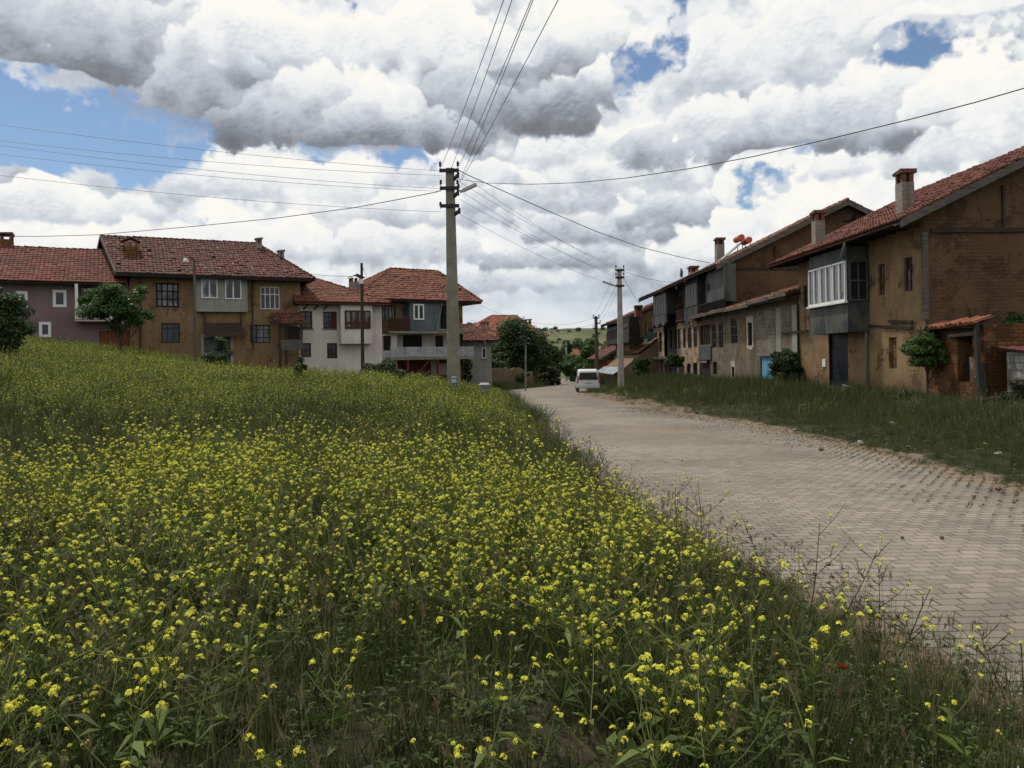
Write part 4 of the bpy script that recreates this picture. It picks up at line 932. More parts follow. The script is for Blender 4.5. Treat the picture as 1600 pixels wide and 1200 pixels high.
q = MB(); q.face([(0, 0.03, -1.6), (0, 0.03, 6.9), (0, 9, 6.9), (0, 9, -1.6)][::-1]); q.face([(0, 9, -1.6), (0, 9, 6.9), (L3_, 9, 6.9), (L3_, 9, -1.6)]); q.build('wall', M['adobe_dark'], B3.o)
for i, r_ in enumerate(r3[:4]): window(B3, r_, M['wood_brown'] if i < 2 else M['wood_black'], M['glass'], cols=1, rows=[.7], inset=.1 if r_[1] < xm_ else .36, fw=.09)
for r_, mt in ((r3[4], 'wood_brown'), (r3[5], 'tin_light'), (r3[6], 'wood_brown')): q = MB(); q.box(r_[0] + .03, r_[1] - .03, .08, .13, r_[2], r_[3] - .03); q.build('door', M[mt], B3.o)
q = MB(); a, b, c, d = B3.rect(1021.5, 458, 1042, 509, -.8); zsk = B3.loc(1031, 494, -.8)[1]
q.box(a, b, -.8, -.01, zsk, EZ - .02); ub = q.build('window_bay', M['wood_greyv'], B3.o)
for i in range(5): x0 = a + .1 + (b - a - .2) * i / 5; f = MB(); f.box(x0, x0 + (b - a - .2) / 5 - .16, -.84, -.802, zsk + .08, d - .15); f.build('bay_window', M['glass_dull'], ub)
q = MB(); n = 20
for i in range(n): x0 = a - .1 + (b - a + .3) * i / n; x1 = a - .1 + (b - a + .3) * (i + 1) / n; q.box(x0, x1, -.92 - .02 * (i % 2), -.802, c + .14 * math.sin(i * .7) + .1 * i / n, zsk)
q.build('tin_skirt', M['tin_light'], ub)
q = MB(); a, b, c, d = B3.rect(1021, 557, 1046, 561, -.5); q.box(a, b, -.7, -.01, c, d); q.build('door_canopy', M['tin_light'], B3.o)
roB3 = gable_roof(B3, -1.0, L3_ + .04, -1.15, EZ - .10, 6.9, 10.2, 12, 7, M['tile_old'], M['wood_black'], rs=39, jit=2.2, board=.3)
# turquoise yard wall between
T = rh('turquoise_annex', 'narrow turquoise-washed building squeezed between two old houses', 13.9, 77.5, cat='annex')
q = MB(); zt = T.loc(1016, 516)[1]; q.box(0, 3.35, 0, 4, -1.8, zt); q.build('wall', M['turq'], T.o)
q = MB(); q.box(-.1, 3.4, -.25, 4.2, zt, zt + .14); q.build('roof', M['wood_dark'], T.o)
# ---- D small two-storey house
D = rh('balcony_house', 'small two-storey tan house with a dark glazed veranda and broken tile eaves', 12.75, 87.0)
LD = 9.3; zD = D.loc(995, 496, -.6)[1]
xv = D.loc(999, 530)[0]
Dw = [D.rect(1000.5, 504, 1003, 527), D.rect(1006, 503, 1009, 526)]
q = MB(); front(q, 0, LD, -2, zD + .48, Dw); q.face([(LD, 0, -2), (LD, 7, -2), (LD, 7, zD), (LD, 3.5, zD + 1.8), (LD, 0, zD + .48)]); q.build('wall', M['tan'], D.o)
for r_ in Dw: window(D, r_, M['wood_dark'], M['glass'], cols=1, rows=2, inset=.1)
q = MB(); zv = D.loc(988, 537)[1]; q.box(-.4, xv, -.9, -.01, zv, zD + .12); vb = q.build('veranda', M['wood_black'], D.o)
for i in range(4): x0 = -.2 + (xv + .1) * i / 4; f = MB(); f.box(x0, x0 + (xv + .1) / 4 - .2, -.94, -.902, zv + 1.5, zD - .35); f.build('veranda_window', M['glass_dull'], vb)
q = MB(); q.box(-.42, xv + .02, -.96, -.902, zv + .1, zv + 1.35); q.build('veranda_apron', M['wood_greyv'], vb)
roD = gable_roof(D, -.9, LD + .3, -1.5, zD - .05, 3.4, zD + 2.0, 8, zD, M['tile_brown'], M['wood_black'], rs=44, jit=2.5, board=.25)
xx, zz = D.loc(997, 478, .4); chimney(roD, xx, .4, zD + .3, zz, .9, .6, body=M['brick'])
# ---- E lean-to shed with bright sheet roof, F brown house behind it
E = rh('lean_to_shed', 'grey rendered lean-to with a bright sheet-metal roof edge and white sack on top', 11.6, 84.0, cat='shed')
ze0, ze1 = W(950, 600, 84)[2], W(950, 600, 84)[2]
q = MB(); LE = 12.0
pw = [W(950, 598, 80), W(1003, 520, 72)]
q.hexa([(0, -.6, -2.2), (LE, -.6, -2.2), (LE, 3.2, -2.2), (0, 3.2, -2.2), (0, -.6, .40), (LE, -.6, .40), (LE, 3.2, 3.4), (0, 3.2, 3.4)]); q.build('wall', M['earth'], E.o)
q = MB(); slab(q, [(-.4, -1.4, .05), (LE + .25, -1.4, .05), (LE + .25, -.45, .62), (-.4, -.45, .62)], .07); roE = q.build('roof', M['tin_bright'], E.o)
q = MB(); tile_sheet(q, (-.3, .9, 1.9), (1, 0, 0), Vector((0, 2.4, 1.7)), LE + .5, 2.9, rs=6, jit=3); q.build('tiles', M['tile_old'], roE)
q = MB(); q.box(2.5, 4, -.62, -.605, -2, -.2); q.build('door', M['tin_light'], E.o)
Fh = rh('brown_farmhouse', 'brown brick farmhouse with a dark swooping roof and orange chimney, beyond the lean-to', 12.4, 104.0)
q = MB(); q.hexa([(0, 0, -3), (12, 0, -3), (12, 8, -3), (0, 8, -3), (0, 0, 1.2), (12, 0, 1.2), (12, 8, 1.2), (0, 8, 1.2)]); q.build('wall', M['brick'], Fh.o)
roF = gable_roof(Fh, -.6, 12.5, -.9, 1.3, 4.2, 4.2, 9, 1.0, M['tile_dark'], M['wood_dark'], rs=48, jit=2)
q = MB(); q.box(.6, 1.3, 1.5, 2.2, 1.8, 4.6); q.build('chimney', M['tile_orange_dull'], roF)
# ---- solar water heater on the big mud house roof
t0 = B1.loc(1160, 389, 1.4)
SH = thing('solar_water_heater', 'solar water heater with two red drums on the ridge line of the mud gable house', 'water heater', tuple(B1.org + B1.ux * t0[0] + B1.uy * 1.4 + Vector((0, 0, t0[1]))), RZR)
for sx in (-.5, .5):
    for sy in (-.15, .35): q = MB(); q.bar((sx, sy, -.55), (sx, sy, .40), .04); q.build('stand_leg', M['iron'], SH)
for yy, zz_ in ((-.22, .66), (.26, .50)): q = MB(); q.lathe((-.0, yy, zz_), [(.05, -.62), (.20, -.60), (.205, .60), (.05, .62)], 16, axis='X'); q.build('drum', plain('faded_red_drum_%d' % int(zz_ * 100), (.42, .085, .05), .5, var=.2), SH, smooth=False)
q = MB(); slab(q, [(-.55, -1.5, -.72), (.55, -1.5, -.72), (.55, -.15, .38), (-.55, -.15, .38)], .07); q.build('collector_panel', M['tin_bright'], SH)
# ================================================================= houses on the left and centre
LD_ = Vector((.895, .446, 0)).normalized(); RZL = math.atan2(LD_.y, LD_.x)
def line_at(px, P0=(-19.2, 52.0), d=LD_):               # point of the left building line seen at column px
    a, b = ray(px, 500); t = (a * P0[1] - P0[0]) / (d.x - a * d.y); return Vector((P0[0] + d.x * t, P0[1] + d.y * t, 0))
def hip_roof(h, x0, x1, y0, y1, ze, rise, xa, xb, tile, wood, rs=1, jit=1.0, miss=0.0, tw=.24):
    """eaves rectangle, ridge from xa to xb at mid depth"""
    ym = (y0 + y1) / 2; zr = ze + rise; mb = MB(); V = Vector((0, ym - y0, rise)); sl = V.length
    tile_sheet(mb, (x0, y0, ze + .05), (1, 0, 0), V, x1 - x0, sl, xl=lambda v: (xa - x0) * v / sl, xr=lambda v: (x1 - x0) - (x1 - xb) * v / sl, rs=rs, jit=jit, miss=miss, tw=tw)
    for (P, U, run, base) in (((x0, y1, ze + .05), (0, -1, 0), xa - x0, 1), ((x1, y0, ze + .05), (0, 1, 0), x1 - xb, -1)):
        if run < .2: continue
        V2 = Vector((base * run, 0, rise)); s2 = V2.length; dd = y1 - y0
        tile_sheet(mb, P, U, V2, dd, s2, xl=lambda v: dd / 2 * v / s2, xr=lambda v: dd - dd / 2 * v / s2, rs=rs + 2, jit=jit, tw=tw)
    ridge_caps(mb, (xa, ym, zr + .1), (xb, ym, zr + .1), rs=rs)
    for a, b in (((x0, y0), xa), ((x1, y0), xb), ((x0, y1), xa), ((x1, y1), xb)): ridge_caps(mb, (a[0], a[1], ze + .12), (b, ym, zr + .1), rs=rs + 3)
    ro = mb.build('roof', tile, h.o)
    d = MB(); A4 = [(x0 + .02, y0 + .02, ze), (x1 - .02, y0 + .02, ze), (x1 - .02, y1 - .02, ze), (x0 + .02, y1 - .02, ze)]
    slab(d, A4, .12); R1 = (xa, ym, zr); R2 = (xb, ym, zr)
    d.face([A4[0], A4[1], R2, R1]); d.face([A4[2], A4[3], R1, R2]); d.face([A4[1], A4[2], R2]); d.face([A4[3], A4[0], R1]); d.build('eaves_deck', wood, ro)
    return ro
BZ = -1.5
# ---- L2 ochre house
o2 = line_at(203); e2 = line_at(470); L2 = House('ochre_house', 'long ochre two-storey house with a wide dark red roof, on the left', tuple(o2), RZL); w2_ = (e2 - o2).length
zE2 = L2.loc(340, 432, -.8)[1]
up = [L2.rect(243.6, 442, 279.6, 480), L2.rect(407, 448, 437, 483), L2.rect(252, 505, 281, 536), L2.rect(390.6, 507.5, 422.5, 536), L2.rect(319, 527, 360, 575)]
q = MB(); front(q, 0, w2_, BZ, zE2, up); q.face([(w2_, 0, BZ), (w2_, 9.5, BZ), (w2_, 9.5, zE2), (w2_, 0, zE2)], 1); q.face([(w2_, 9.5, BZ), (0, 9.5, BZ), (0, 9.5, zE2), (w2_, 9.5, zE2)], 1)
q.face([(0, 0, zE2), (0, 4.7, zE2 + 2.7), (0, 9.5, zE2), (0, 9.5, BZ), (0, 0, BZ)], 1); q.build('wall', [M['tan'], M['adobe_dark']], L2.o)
xr0, zr0 = L2.loc(157, 367, 4.7); xr1, zr1 = L2.loc(401, 385, 4.7); zrg = (zr0 + zr1) / 2
# roof: gable at the left end, hip at the right end
mb = MB(); ye = -.85; ze = zE2 + .0; V = Vector((0, 4.7 - ye, zrg - ze)); sl_ = V.length; xL = -.75; xR = w2_ + .8; xrg = xr1
xS = xr0 - xL                                   # the verge leans outwards to the ridge
tile_sheet(mb, (xL + xS, ye, ze + .05), (1, 0, 0), V, xR - xL - xS, sl_, xl=lambda v: -xS * (1 - v / sl_), xr=lambda v: (xR - xL - xS) - (xR - xrg) * v / sl_, rs=70, jit=2.0, miss=.004)
V2 = Vector((-(xR - xrg), 0, zrg - ze)); s2_ = V2.length; dd_ = 11.1
tile_sheet(mb, (xR, ye, ze + .05), (0, 1, 0), V2, dd_, s2_, xl=lambda v: dd_ / 2 * v / s2_, xr=lambda v: dd_ - dd_ / 2 * v / s2_, rs=72)
ridge_caps(mb, (xL + xS, 4.7, zrg + .1), (xrg, 4.7, zrg + .1)); ridge_caps(mb, (xR, ye, ze + .12), (xrg, 4.7, zrg + .1))
ro2 = mb.build('roof', M['tile_dark'], L2.o)
q = MB(); slab(q, [(xL, ye, ze), (xR, ye, ze), (xR, 10.25, ze), (xL + 2 * xS, 10.25, ze)], .12); q.face([(xL + .02, ye, ze), (xR, ye, ze), (xrg, 4.7, zrg), (xL + xS + .02, 4.7, zrg)]); q.face([(xR, 10.25, ze), (xL + 2 * xS + .02, 10.25, ze), (xL + xS + .02, 4.7, zrg), (xrg, 4.7, zrg)]); q.face([(xR, ye, ze), (xR, 10.25, ze), (xrg, 4.7, zrg)])
q.build('eaves_deck', M['wood_black'], ro2)
q = MB(); t = .22
for (p, r_, xa_, xb_) in (((ye, ze), (4.7, zrg), xL, xL + xS), ((4.7, zrg), (10.25, ze), xL + xS, xL + 2 * xS)): q.hexa([(xa_ - .05, p[0], p[1] + .1 - t), (xa_, p[0], p[1] + .1 - t), (xb_, r_[0], r_[1] + .1 - t), (xb_ - .05, r_[0], r_[1] + .1 - t), (xa_ - .05, p[0], p[1] + .14), (xa_, p[0], p[1] + .14), (xb_, r_[0], r_[1] + .14), (xb_ - .05, r_[0], r_[1] + .14)])
q.build('bargeboard', M['wood_grey'], ro2)
q = MB(); q.box(xL, xR, ye - .05, ye + .01, ze - .16, ze + .06); q.build('fascia', M['wood_black'], ro2)
window(L2, up[0], M['wood_black'], M['glass_curtain'], cols=4, rows=[.33, .66], inset=.12, fw=.1, mw=.08)
window(L2, up[1], M['pvc'], M['glass'], cols=4, rows=[.66], inset=.12, fw=.05, mw=.05)
window(L2, up[2], M['wood_dark'], M['glass'], cols=3, rows=[.75], inset=.15); window(L2, up[3], M['wood_dark'], M['glass_curtain'], cols=3, rows=[.3, .75], inset=.15)
q = MB(); a, b, c, d = up[4]; q.box(a + .05, b - .05, .1, .16, c, d - .05)
for i in range(4): x_ = a + (b - a) * (i + .5) / 4; q.box(x_ - .18, x_ + .18, .085, .1, d - 1.1, d - .2)
g2 = q.build('yard_gate', M['gate_grey'], L2.o)
q = MB(); q.box(a - .2, a, -.03, .1, c, d + .2); q.box(b, b + .2, -.03, .1, c, d + .2); q.box(a, b, -.03, .1, d, d + .2); q.build('gate_frame', M['grey'], g2)
q = MB(); a, b, c, d = L2.rect(304, 434, 386.5, 487, -.35); q.box(a, b, -.35, -.01, c, d); pb = q.build('rendered_bay', M['grey'], L2.o)
for rc in ((314.5, 435.5, 340, 466), (351.6, 437, 377, 467.5)): window(L2, L2.rect(*rc, -.4), M['pvc'], M['glass_curtain'], cols=2, y=-.40, inset=.04, fw=.07, mw=.08, name='bay_window')
q = MB(); a, b, c, d = L2.rect(319, 504, 379, 526, -.5); n = 7
for i in range(n): z0 = c + (d - c) * i / n; q.hexa([(a, -.75 + .07 * i, z0), (b, -.75 + .07 * i, z0), (b, -.70 + .07 * i, z0), (a, -.70 + .07 * i, z0), (a, -.70 + .07 * i, z0 + (d - c) / n * .95), (b, -.70 + .07 * i, z0 + (d - c) / n * .95), (b, -.65 + .07 * i, z0 + (d - c) / n * .95), (a, -.65 + .07 * i, z0 + (d - c) / n * .95)])
q.build('slatted_awning', M['wood_dark'], L2.o)
for pxx in (319.5, 377): q = MB(); x_ = L2.loc(pxx, 500, -.4)[0]; q.bar((x_, -.35, d - .1), (x_, -.1, d + 1.0), .1); q.build('awning_strut', M['wood_dark'], L2.o)
q = MB(); x_ = L2.loc(394, 470)[0]; q.bar((x_, -.04, 2.5), (x_, -.04, zE2), .14, .06); q.build('wall_post', M['wood_dark'], L2.o)
q = MB(); x_ = L2.loc(219, 500)[0]; q.tube([(x_, -.1, BZ), (x_, -.1, zE2 - .1)], .06, 6); q.build('downpipe', M['iron'], L2.o)
for (pxx, pyy, yo, w_, zt_, cp) in ((204, 376, 2.2, .9, 0, 'peak'), (404, 372, 4.0, .42, 0, 'slab'), (438.5, 391, 2.6, .42, 0, 'slab')):
    x_, z_ = L2.loc(pxx, pyy, yo); chimney(ro2, x_, yo, z_ - 1.7, z_, w_, .45 if w_ < .6 else .8, cp, capm=M['chim'] if w_ < .6 else M['brick'], body=M['chim'] if w_ < .6 else M['adobe_red'])
# tin porch at the right end
P = House('lean_to_porch', 'rickety timber lean-to porch under brown tiles at the end of the ochre house', tuple(line_at(428) + Vector((0, 0, 0))), RZL, cat='porch')
zp = P.loc(450, 505, -1.4)[1]; xp1 = P.loc(470, 520, -1.4)[0]
q = MB(); tile_sheet(q, (-.2, -1.7, zp), (1, 0, 0), Vector((0, 1.7, .75)), xp1 + .5, 1.85, rs=9, jit=4, miss=.05); rp_ = q.build('roof', M['tile_brown'], P.o)
q = MB(); slab(q, [(-.15, -1.65, zp - .02), (xp1 + .25, -1.65, zp - .02), (xp1 + .25, -.02, zp + .7), (-.15, -.02, zp + .7)], .07); q.build('roof_deck', M['wood_grey'], rp_)
for x_ in (.1, xp1 * .33, xp1): q = MB(); q.bar((x_, -1.45, BZ), (x_ + .04, -1.45, zp), .13); q.build('post', M['wood_dark'], P.o)
q = MB(); zz0 = P.loc(450, 545, -1.5)[1]; zz1 = P.loc(450, 533, -1.5)[1]
for i in range(4): z_ = zz0 + (zz1 - zz0) * i / 3; q.bar((xp1 * .1, -1.52, z_), (xp1 + .1, -1.5, z_ + .04 * (i % 2)), .05, .16)
q.build('rail', M['wood_grey'], P.o)
q = MB(); q.box(xp1 * .3, xp1 - .05, -1.40, -1.34, zz1 + .1, zp - .25); q.build('dark_panel', M['wood_black'], P.o)  # thin dark panel filling the porch front above the rail
# ---- L1 mauve house
o1 = line_at(-70); L1 = House('mauve_house', 'mauve rendered two-storey house with white window frames and a white balcony', tuple(o1), RZL); w1_ = (o2 - o1).length - .04
zE1 = L1.loc(100, 441, -.6)[1] - .02
h1 = [L1.rect(82.5, 453, 104, 480), L1.rect(61, 503, 80, 527), L1.rect(25, 455, 43.5, 480), L1.rect(156, 517, 206, 575)]
gable_body(L1, w1_, 9.5, BZ, zE1, zE1 + 2.0, 4.7, zE1, [M['pink'], M['pink']], h1)
zr1_ = L1.loc(80, 390, 4.7)[1]
ro1 = gable_roof(L1, -.5, w1_ - .1, -.75, zE1 - .02, 4.7, zr1_, 10, zE1, M['tile_red'], M['wood_black'], rs=80, jit=1.0, board=.15)
for i in range(3): window(L1, h1[i], M['pvc'], M['glass'] if i != 2 else M['glass_curtain'], cols=1, inset=.02, fw=.16)
q = MB(); a, b, c, d = h1[3]
for i in range(8): x0 = a + (b - a) * i / 8; q.box(x0 + .01, x0 + (b - a) / 8 - .01, .08, .14, c, d)
q.build('gate', M['door_brown'], L1.o)
q = MB(); a, b, c, d = L1.rect(117, 481, 216, 499, -1.0); q.box(a, b, -1.08, -1.0, c, d); q.box(a, b, -1.0, 0, c - .12, c); q.box(a, a + .08, -1.0, 0, c, d)
bal = q.build('balcony', M['white'], L1.o)
q = MB(); q.box(a + .02, a + .18, -1.06, -.90, d, zE1 - .1); q.build('balcony_post', M['pvc'], bal)
q = MB(); a2, b2, c2, d2 = L1.rect(118, 445, 160, 482, -.02); q.box(a2, b2, -.05, -.005, c2, d2 + .05); q.build('balcony_back', M['earth'], L1.o)
window(L1, (a2 + .25, b2 - .2, c2 + .15, d2 - .15), M['wood_brown'], M['glass_curtain'], cols=3, rows=[.7], y=-.1, inset=.03)
xc, zc = L1.loc(3, 365, 5.5); chimney(ro1, xc, 5.5, zr1_ - .6, zc, 1.2, 1.2, 'slab', body=M['adobe_red'])
q = MB(); q.box(L1.loc(95, 540)[0], L1.loc(155, 540)[0], -.03, -.003, BZ, L1.loc(120, 535)[1]); q.build('plinth', M['grey'], L1.o)
# ---- L3 white house
o3 = line_at(466.5); e3 = line_at(584); L3 = House('white_house', 'white two-storey house with brown windows and a projecting upper bay', tuple(o3), RZL); w3_ = (e3 - o3).length
zE3 = L3.loc(500, 473, -.7)[1]
h3 = [L3.rect(467.5, 486, 488, 513), L3.rect(505, 487, 525, 513), L3.rect(511, 536, 527, 560), L3.rect(471, 536, 486, 558)]
q = MB(); front(q, 0, w3_ + .6, BZ, zE3, h3); q.face([(w3_ + .6, 0, BZ), (w3_ + .6, 8, BZ), (w3_ + .6, 8, zE3), (w3_ + .6, 0, zE3)]); q.face([(0, 8, BZ), (0, 8, zE3), (w3_ + .6, 8, zE3), (w3_ + .6, 8, BZ)]); q.face([(0, 0, BZ), (0, 0, zE3), (0, 8, zE3), (0, 8, BZ)]); q.build('wall', M['white'], L3.o)
for i, r_ in enumerate(h3): window(L3, r_, M['wood_brown'], M['glass'], cols=2, rows=[.3, .7] if i < 2 else 2, inset=.1, fw=.1, sill=M['wood_grey'] if i < 2 else None)
q = MB(); a, b, c, d = L3.rect(533, 478, 582, 537, -.75); q.box(a, b, -.75, -.01, c, zE3 - .02); bb = q.build('bay', M['white'], L3.o)
window(L3, L3.rect(539, 485, 579, 513.5, -.8), M['wood_brown'], M['glass_curtain'], cols=4, rows=[.3], y=-.80, inset=.04, fw=.1, mw=.16, name='bay_window')
q = MB(); q.box(a - .45, a - .12, -.03, -.003, L3.loc(530, 515)[1], L3.loc(530, 487)[1]); q.build('narrow_window', M['wood_brown'], L3.o)
for pxx in (476, 493, 508): q = MB(); x_, z_ = L3.loc(pxx, 484); q.bar((x_ - .1, -.02, z_), (x_ + .2, -.6, z_ + .45), .07); q.build('eaves_bracket', M['wood_brown'], L3.o)
hip_y1 = 8.4; xA_, zA_ = L3.loc(482, 438, 3.6)
ro3 = hip_roof(L3, -.35, w3_ + .9, -1.0, 8.2, zE3, max(1.2, zA_ - zE3), .1, max(1.5, L3.loc(530, 445, 3.6)[0] - 1.5), M['tile_brown'], M['wood_brown'], rs=90)
x_, z_ = L3.loc(556, 432, 4.2); chimney(ro3, x_, 4.2, z_ - 2.0, z_, .9, .8, 'peak', body=M['concrete'])
# ---- L4 three-storey house
d4 = Vector((.84, .54, 0)).normalized(); o4 = line_at(584) + Vector((.3, 2.2, 0)); L4 = House('balcony_block', 'three-storey grey house with stacked balconies and a worn red hipped roof', tuple(o4), math.atan2(d4.y, d4.x))
xR4 = L4.loc(723, 500)[0]; zE4 = L4.loc(650, 470, -.7)[1]; zf2 = L4.loc(650, 518)[1]; zf1 = L4.loc(650, 558)[1]
hu = [L4.rect(597, 478, 618, 503), L4.rect(686, 478, 700, 514), L4.rect(634, 523, 664, 553), L4.rect(685, 524, 697, 553), L4.rect(613, 524, 617, 553)]
q = MB(); front(q, 0, xR4, zf2, zE4, hu[:2]); q.build('upper_wall', M['adobe'], L4.o)
q = MB(); front(q, 0, xR4, zf1, zf2 - .003, hu[2:], y=.5); q.build('middle_wall', M['white'], L4.o)
hg = [L4.rect(639, 561, 671, 595, .0)]; q = MB(); front(q, 0, xR4, BZ - .8, zf1 - .003, hg, y=.3); q.build('ground_wall', M['adobe_red'], L4.o)
q = MB(); q.face([(0, 0, BZ), (0, 0, zE4), (0, 8, zE4), (0, 8, BZ)]); q.face([(xR4, 0, BZ - 1), (xR4, 8, BZ - 1), (xR4, 8, zE4), (xR4, 0, zE4)]); q.face([(0, 8, BZ), (0, 8, zE4), (xR4, 8, zE4), (xR4, 8, BZ)]); q.build('wall', M['tan'], L4.o)
q = MB(); q.box(-.05, xR4 + .4, -1.1, -.01, zf2 - .18, zf2 - .02); s1_ = q.build('balcony_slab', M['concrete'], L4.o)
q = MB(); q.box(L4.loc(609, 558, -1.4)[0], xR4 + .2, -1.4, .29, zf1 - .2, zf1 - .02); s2b = q.build('balcony_slab', M['concrete'], L4.o)
a, b, c, d = L4.rect(640, 471, 688, 517, -.9); q = MB(); q.box(a, b, -.9, -.01, zf2, zE4 - .05); gb = q.build('sheet_metal_bay', M['greyblue'], L4.o)
window(L4, L4.rect(646, 475, 662.5, 499.6, -.95), M['pvc'], M['glass'], cols=2, y=-.95, inset=.045, fw=.1, mw=.12, name='bay_window')
window(L4, hu[0], M['wood_dark'], M['glass_curtain'], cols=4, rows=[.8], inset=.1); window(L4, hu[1], M['wood_dark'], M['glass'], cols=2, rows=[.7], inset=.1)
window(L4, hu[2], M['wood_dark'], M['glass'], cols=3, y=.5, inset=.1); window(L4, hu[3], M['wood_dark'], M['glass'], cols=1, y=.5, inset=.1); window(L4, hu[4], M['wood_dark'], M['glass'], cols=1, y=.5, inset=.1)
q = MB(); q.box(0, a, -1.0, -.94, zf2 + .95, zf2 + 1.0)
for i in range(26): x_ = a * (i + .5) / 26; q.box(x_ - .015, x_ + .015, -.985, -.955, zf2, zf2 + .95)
q.build('iron_railing', M['iron'], s1_)
q = MB(); q.box(.02, a - .02, -.93, -.91, zf2 + .05, zf2 + .85); q.build('railing_sheet', M['adobe_dark'], s1_)
q = MB(); x0 = L4.loc(611, 550, -1.4)[0]; x1 = xR4 + .15; zt = L4.loc(650, 542, -1.4)[1]
for i in range(6): z_ = zf1 + (zt - zf1) * (i + .5) / 6; q.box(x0, x1, -1.38, -1.34, z_ - .05, z_ + .05)
for i in range(9): x_ = x0 + (x1 - x0) * i / 8; q.box(x_ - .04, x_ + .04, -1.34, -1.30, zf1, zt)
q.box(L4.loc(634, 550, -1.4)[0], L4.loc(652, 550, -1.4)[0], -1.40, -1.385, zf1 + .05, zt); q.build('white_railing', M['rail_white'], s2b)
q = MB(); xs_ = L4.loc(606, 550)[0]; h_ = L4.rect(594, 525, 606, 548); front(q, -.3, xs_ + .5, BZ, zf2 - .2, [h_], y=-.55); q.face([(xs_ + .5, -.55, BZ), (xs_ + .5, .5, BZ), (xs_ + .5, .5, zf2 - .2), (xs_ + .5, -.55, zf2 - .2)]); q.build('white_stair_wall', M['white'], L4.o)
window(L4, h_, M['wood_dark'], M['glass'], cols=2, y=-.55, inset=.1, fw=.08)
for pxx in (637, 684): q = MB(); x_ = L4.loc(pxx, 575, -1.3)[0]; q.bar((x_, -1.3, BZ - 1), (x_, -1.3, zf1 - .2), .14); q.build('support_post', M['red_iron'], L4.o)
q = MB(); x_ = L4.loc(650, 585, -1.3)[0]; x2_ = L4.loc(671, 562, -1.3)[0]; q.bar((x_, -1.28, L4.loc(650, 587, -1.3)[1]), (x2_, -1.28, zf1 - .25), .1); q.build('diagonal_brace', M['red_iron'], L4.o)
q = MB(); r_ = hg[0]; q.box(r_[0], r_[1], .38, .44, r_[2], r_[3] - .02)
for i in range(14): x_ = r_[0] + (r_[1] - r_[0]) * (i + .5) / 14; q.box(x_ - .05, x_ + .05, .36, .38, r_[2], r_[3] - .02)
q.build('garage_door', M['red_iron'], L4.o)
for rc in ((673, 563, 682, 592), (684, 568, 700, 585)): q = MB(); a_, b_, c_, d_ = L4.rect(*rc, .28); q.box(a_, b_, .25, .295, c_, d_); q.build('wall_panel', M['grey'], L4.o)
q = MB(); x_ = L4.loc(691, 480, -1.05)[0]; q.tube([(x_, -1.05, zE4 - .1), (x_ - .5, -1.15, zf2 + .1), (xR4 + 1.0, -1.15, zf2 - .0), (xR4 + 1.4, -1.1, zf2 - 1.0)], .04, 6); q.build('downpipe', M['tin_bright'], L4.o)
xA_, zA_ = L4.loc(610, 422, 3.6); xB_, zB_ = L4.loc(684, 424, 3.6)
ro4 = hip_roof(L4, -2.6, xR4 + 1.1, -1.15, 8.4, zE4, (zA_ + zB_) / 2 - zE4, xA_, xB_, M['tile_brown'], M['wood_black'], rs=95, jit=2.0, miss=.006)
x_, z_ = L4.loc(693, 430, 3.0); chimney(ro4, x_, 3.0, z_ - 1.2, z_, .8, .5, 'slab')
# ---- L5 low grey house, L6 orange-roofed house behind
L5 = House('low_grey_house', 'low grey rendered house with a small red tiled roof beside the tall concrete pole', tuple(W(724, 560, 66)[:2]) + (0,), R(12)); w5 = L5.loc(768, 560)[0]; z5 = L5.loc(745, 533, -.5)[1]
h5 = [L5.rect(753, 543, 760, 560)]
q = MB(); front(q, 0, w5, -2.2, z5, h5); q.face([(w5, 0, -2.2), (w5, 7, -2.2), (w5, 7, z5), (w5, 0, z5)]); q.face([(0, 0, -2.2), (0, 0, z5), (0, 7, z5), (0, 7, -2.2)]); q.face([(0, 7, -2.2), (0, 7, z5), (w5, 7, z5), (w5, 7, -2.2)]); q.build('wall', M['grey'], L5.o)
window(L5, h5[0], M['pvc'], M['glass'], cols=1, inset=.1, fw=.07, sill=M['concrete'])
ro5 = hip_roof(L5, -.6, w5 + .55, -.6, 7.4, z5, L5.loc(735, 511, 3.4)[1] - z5, L5.loc(722, 510, 3.4)[0], L5.loc(740, 511, 3.4)[0], M['tile_red'], M['wood_dark'], rs=101, jit=2)
L6 = House('orange_roof_house', 'big house with a bright orange hipped roof behind the dark trees', tuple(W(728, 560, 92)[:2]) + (0,), R(14)); w6 = L6.loc(852, 560)[0]; z6 = L6.loc(790, 526, -.6)[1]
q = MB(); front(q, .6, w6 - .6, -3, z6, []); q.face([(w6 - .6, 0, -3), (w6 - .6, 11, -3), (w6 - .6, 11, z6), (w6 - .6, 0, z6)]); q.face([(.6, 0, -3), (.6, 0, z6), (.6, 11, z6), (.6, 11, -3)]); q.build('wall', M['tan'], L6.o)
ro6 = hip_roof(L6, 0, w6, -.7, 11.5, z6, L6.loc(768, 494, 5.4)[1] - z6, L6.loc(768, 494, 5.4)[0], L6.loc(806, 496, 5.4)[0], M['tile_orange'], M['wood_dark'], rs=105)
x_, z_ = L6.loc(757, 503, 1.6); chimney(ro6, x_, 1.6, z_ - 1.6, z_, .9, .7, 'slab')
x_, z_ = L6.loc(822, 499, 3.6); chimney(ro6, x_, 3.6, z_ - 1.6, z_, 1.1, .8, 'slab')
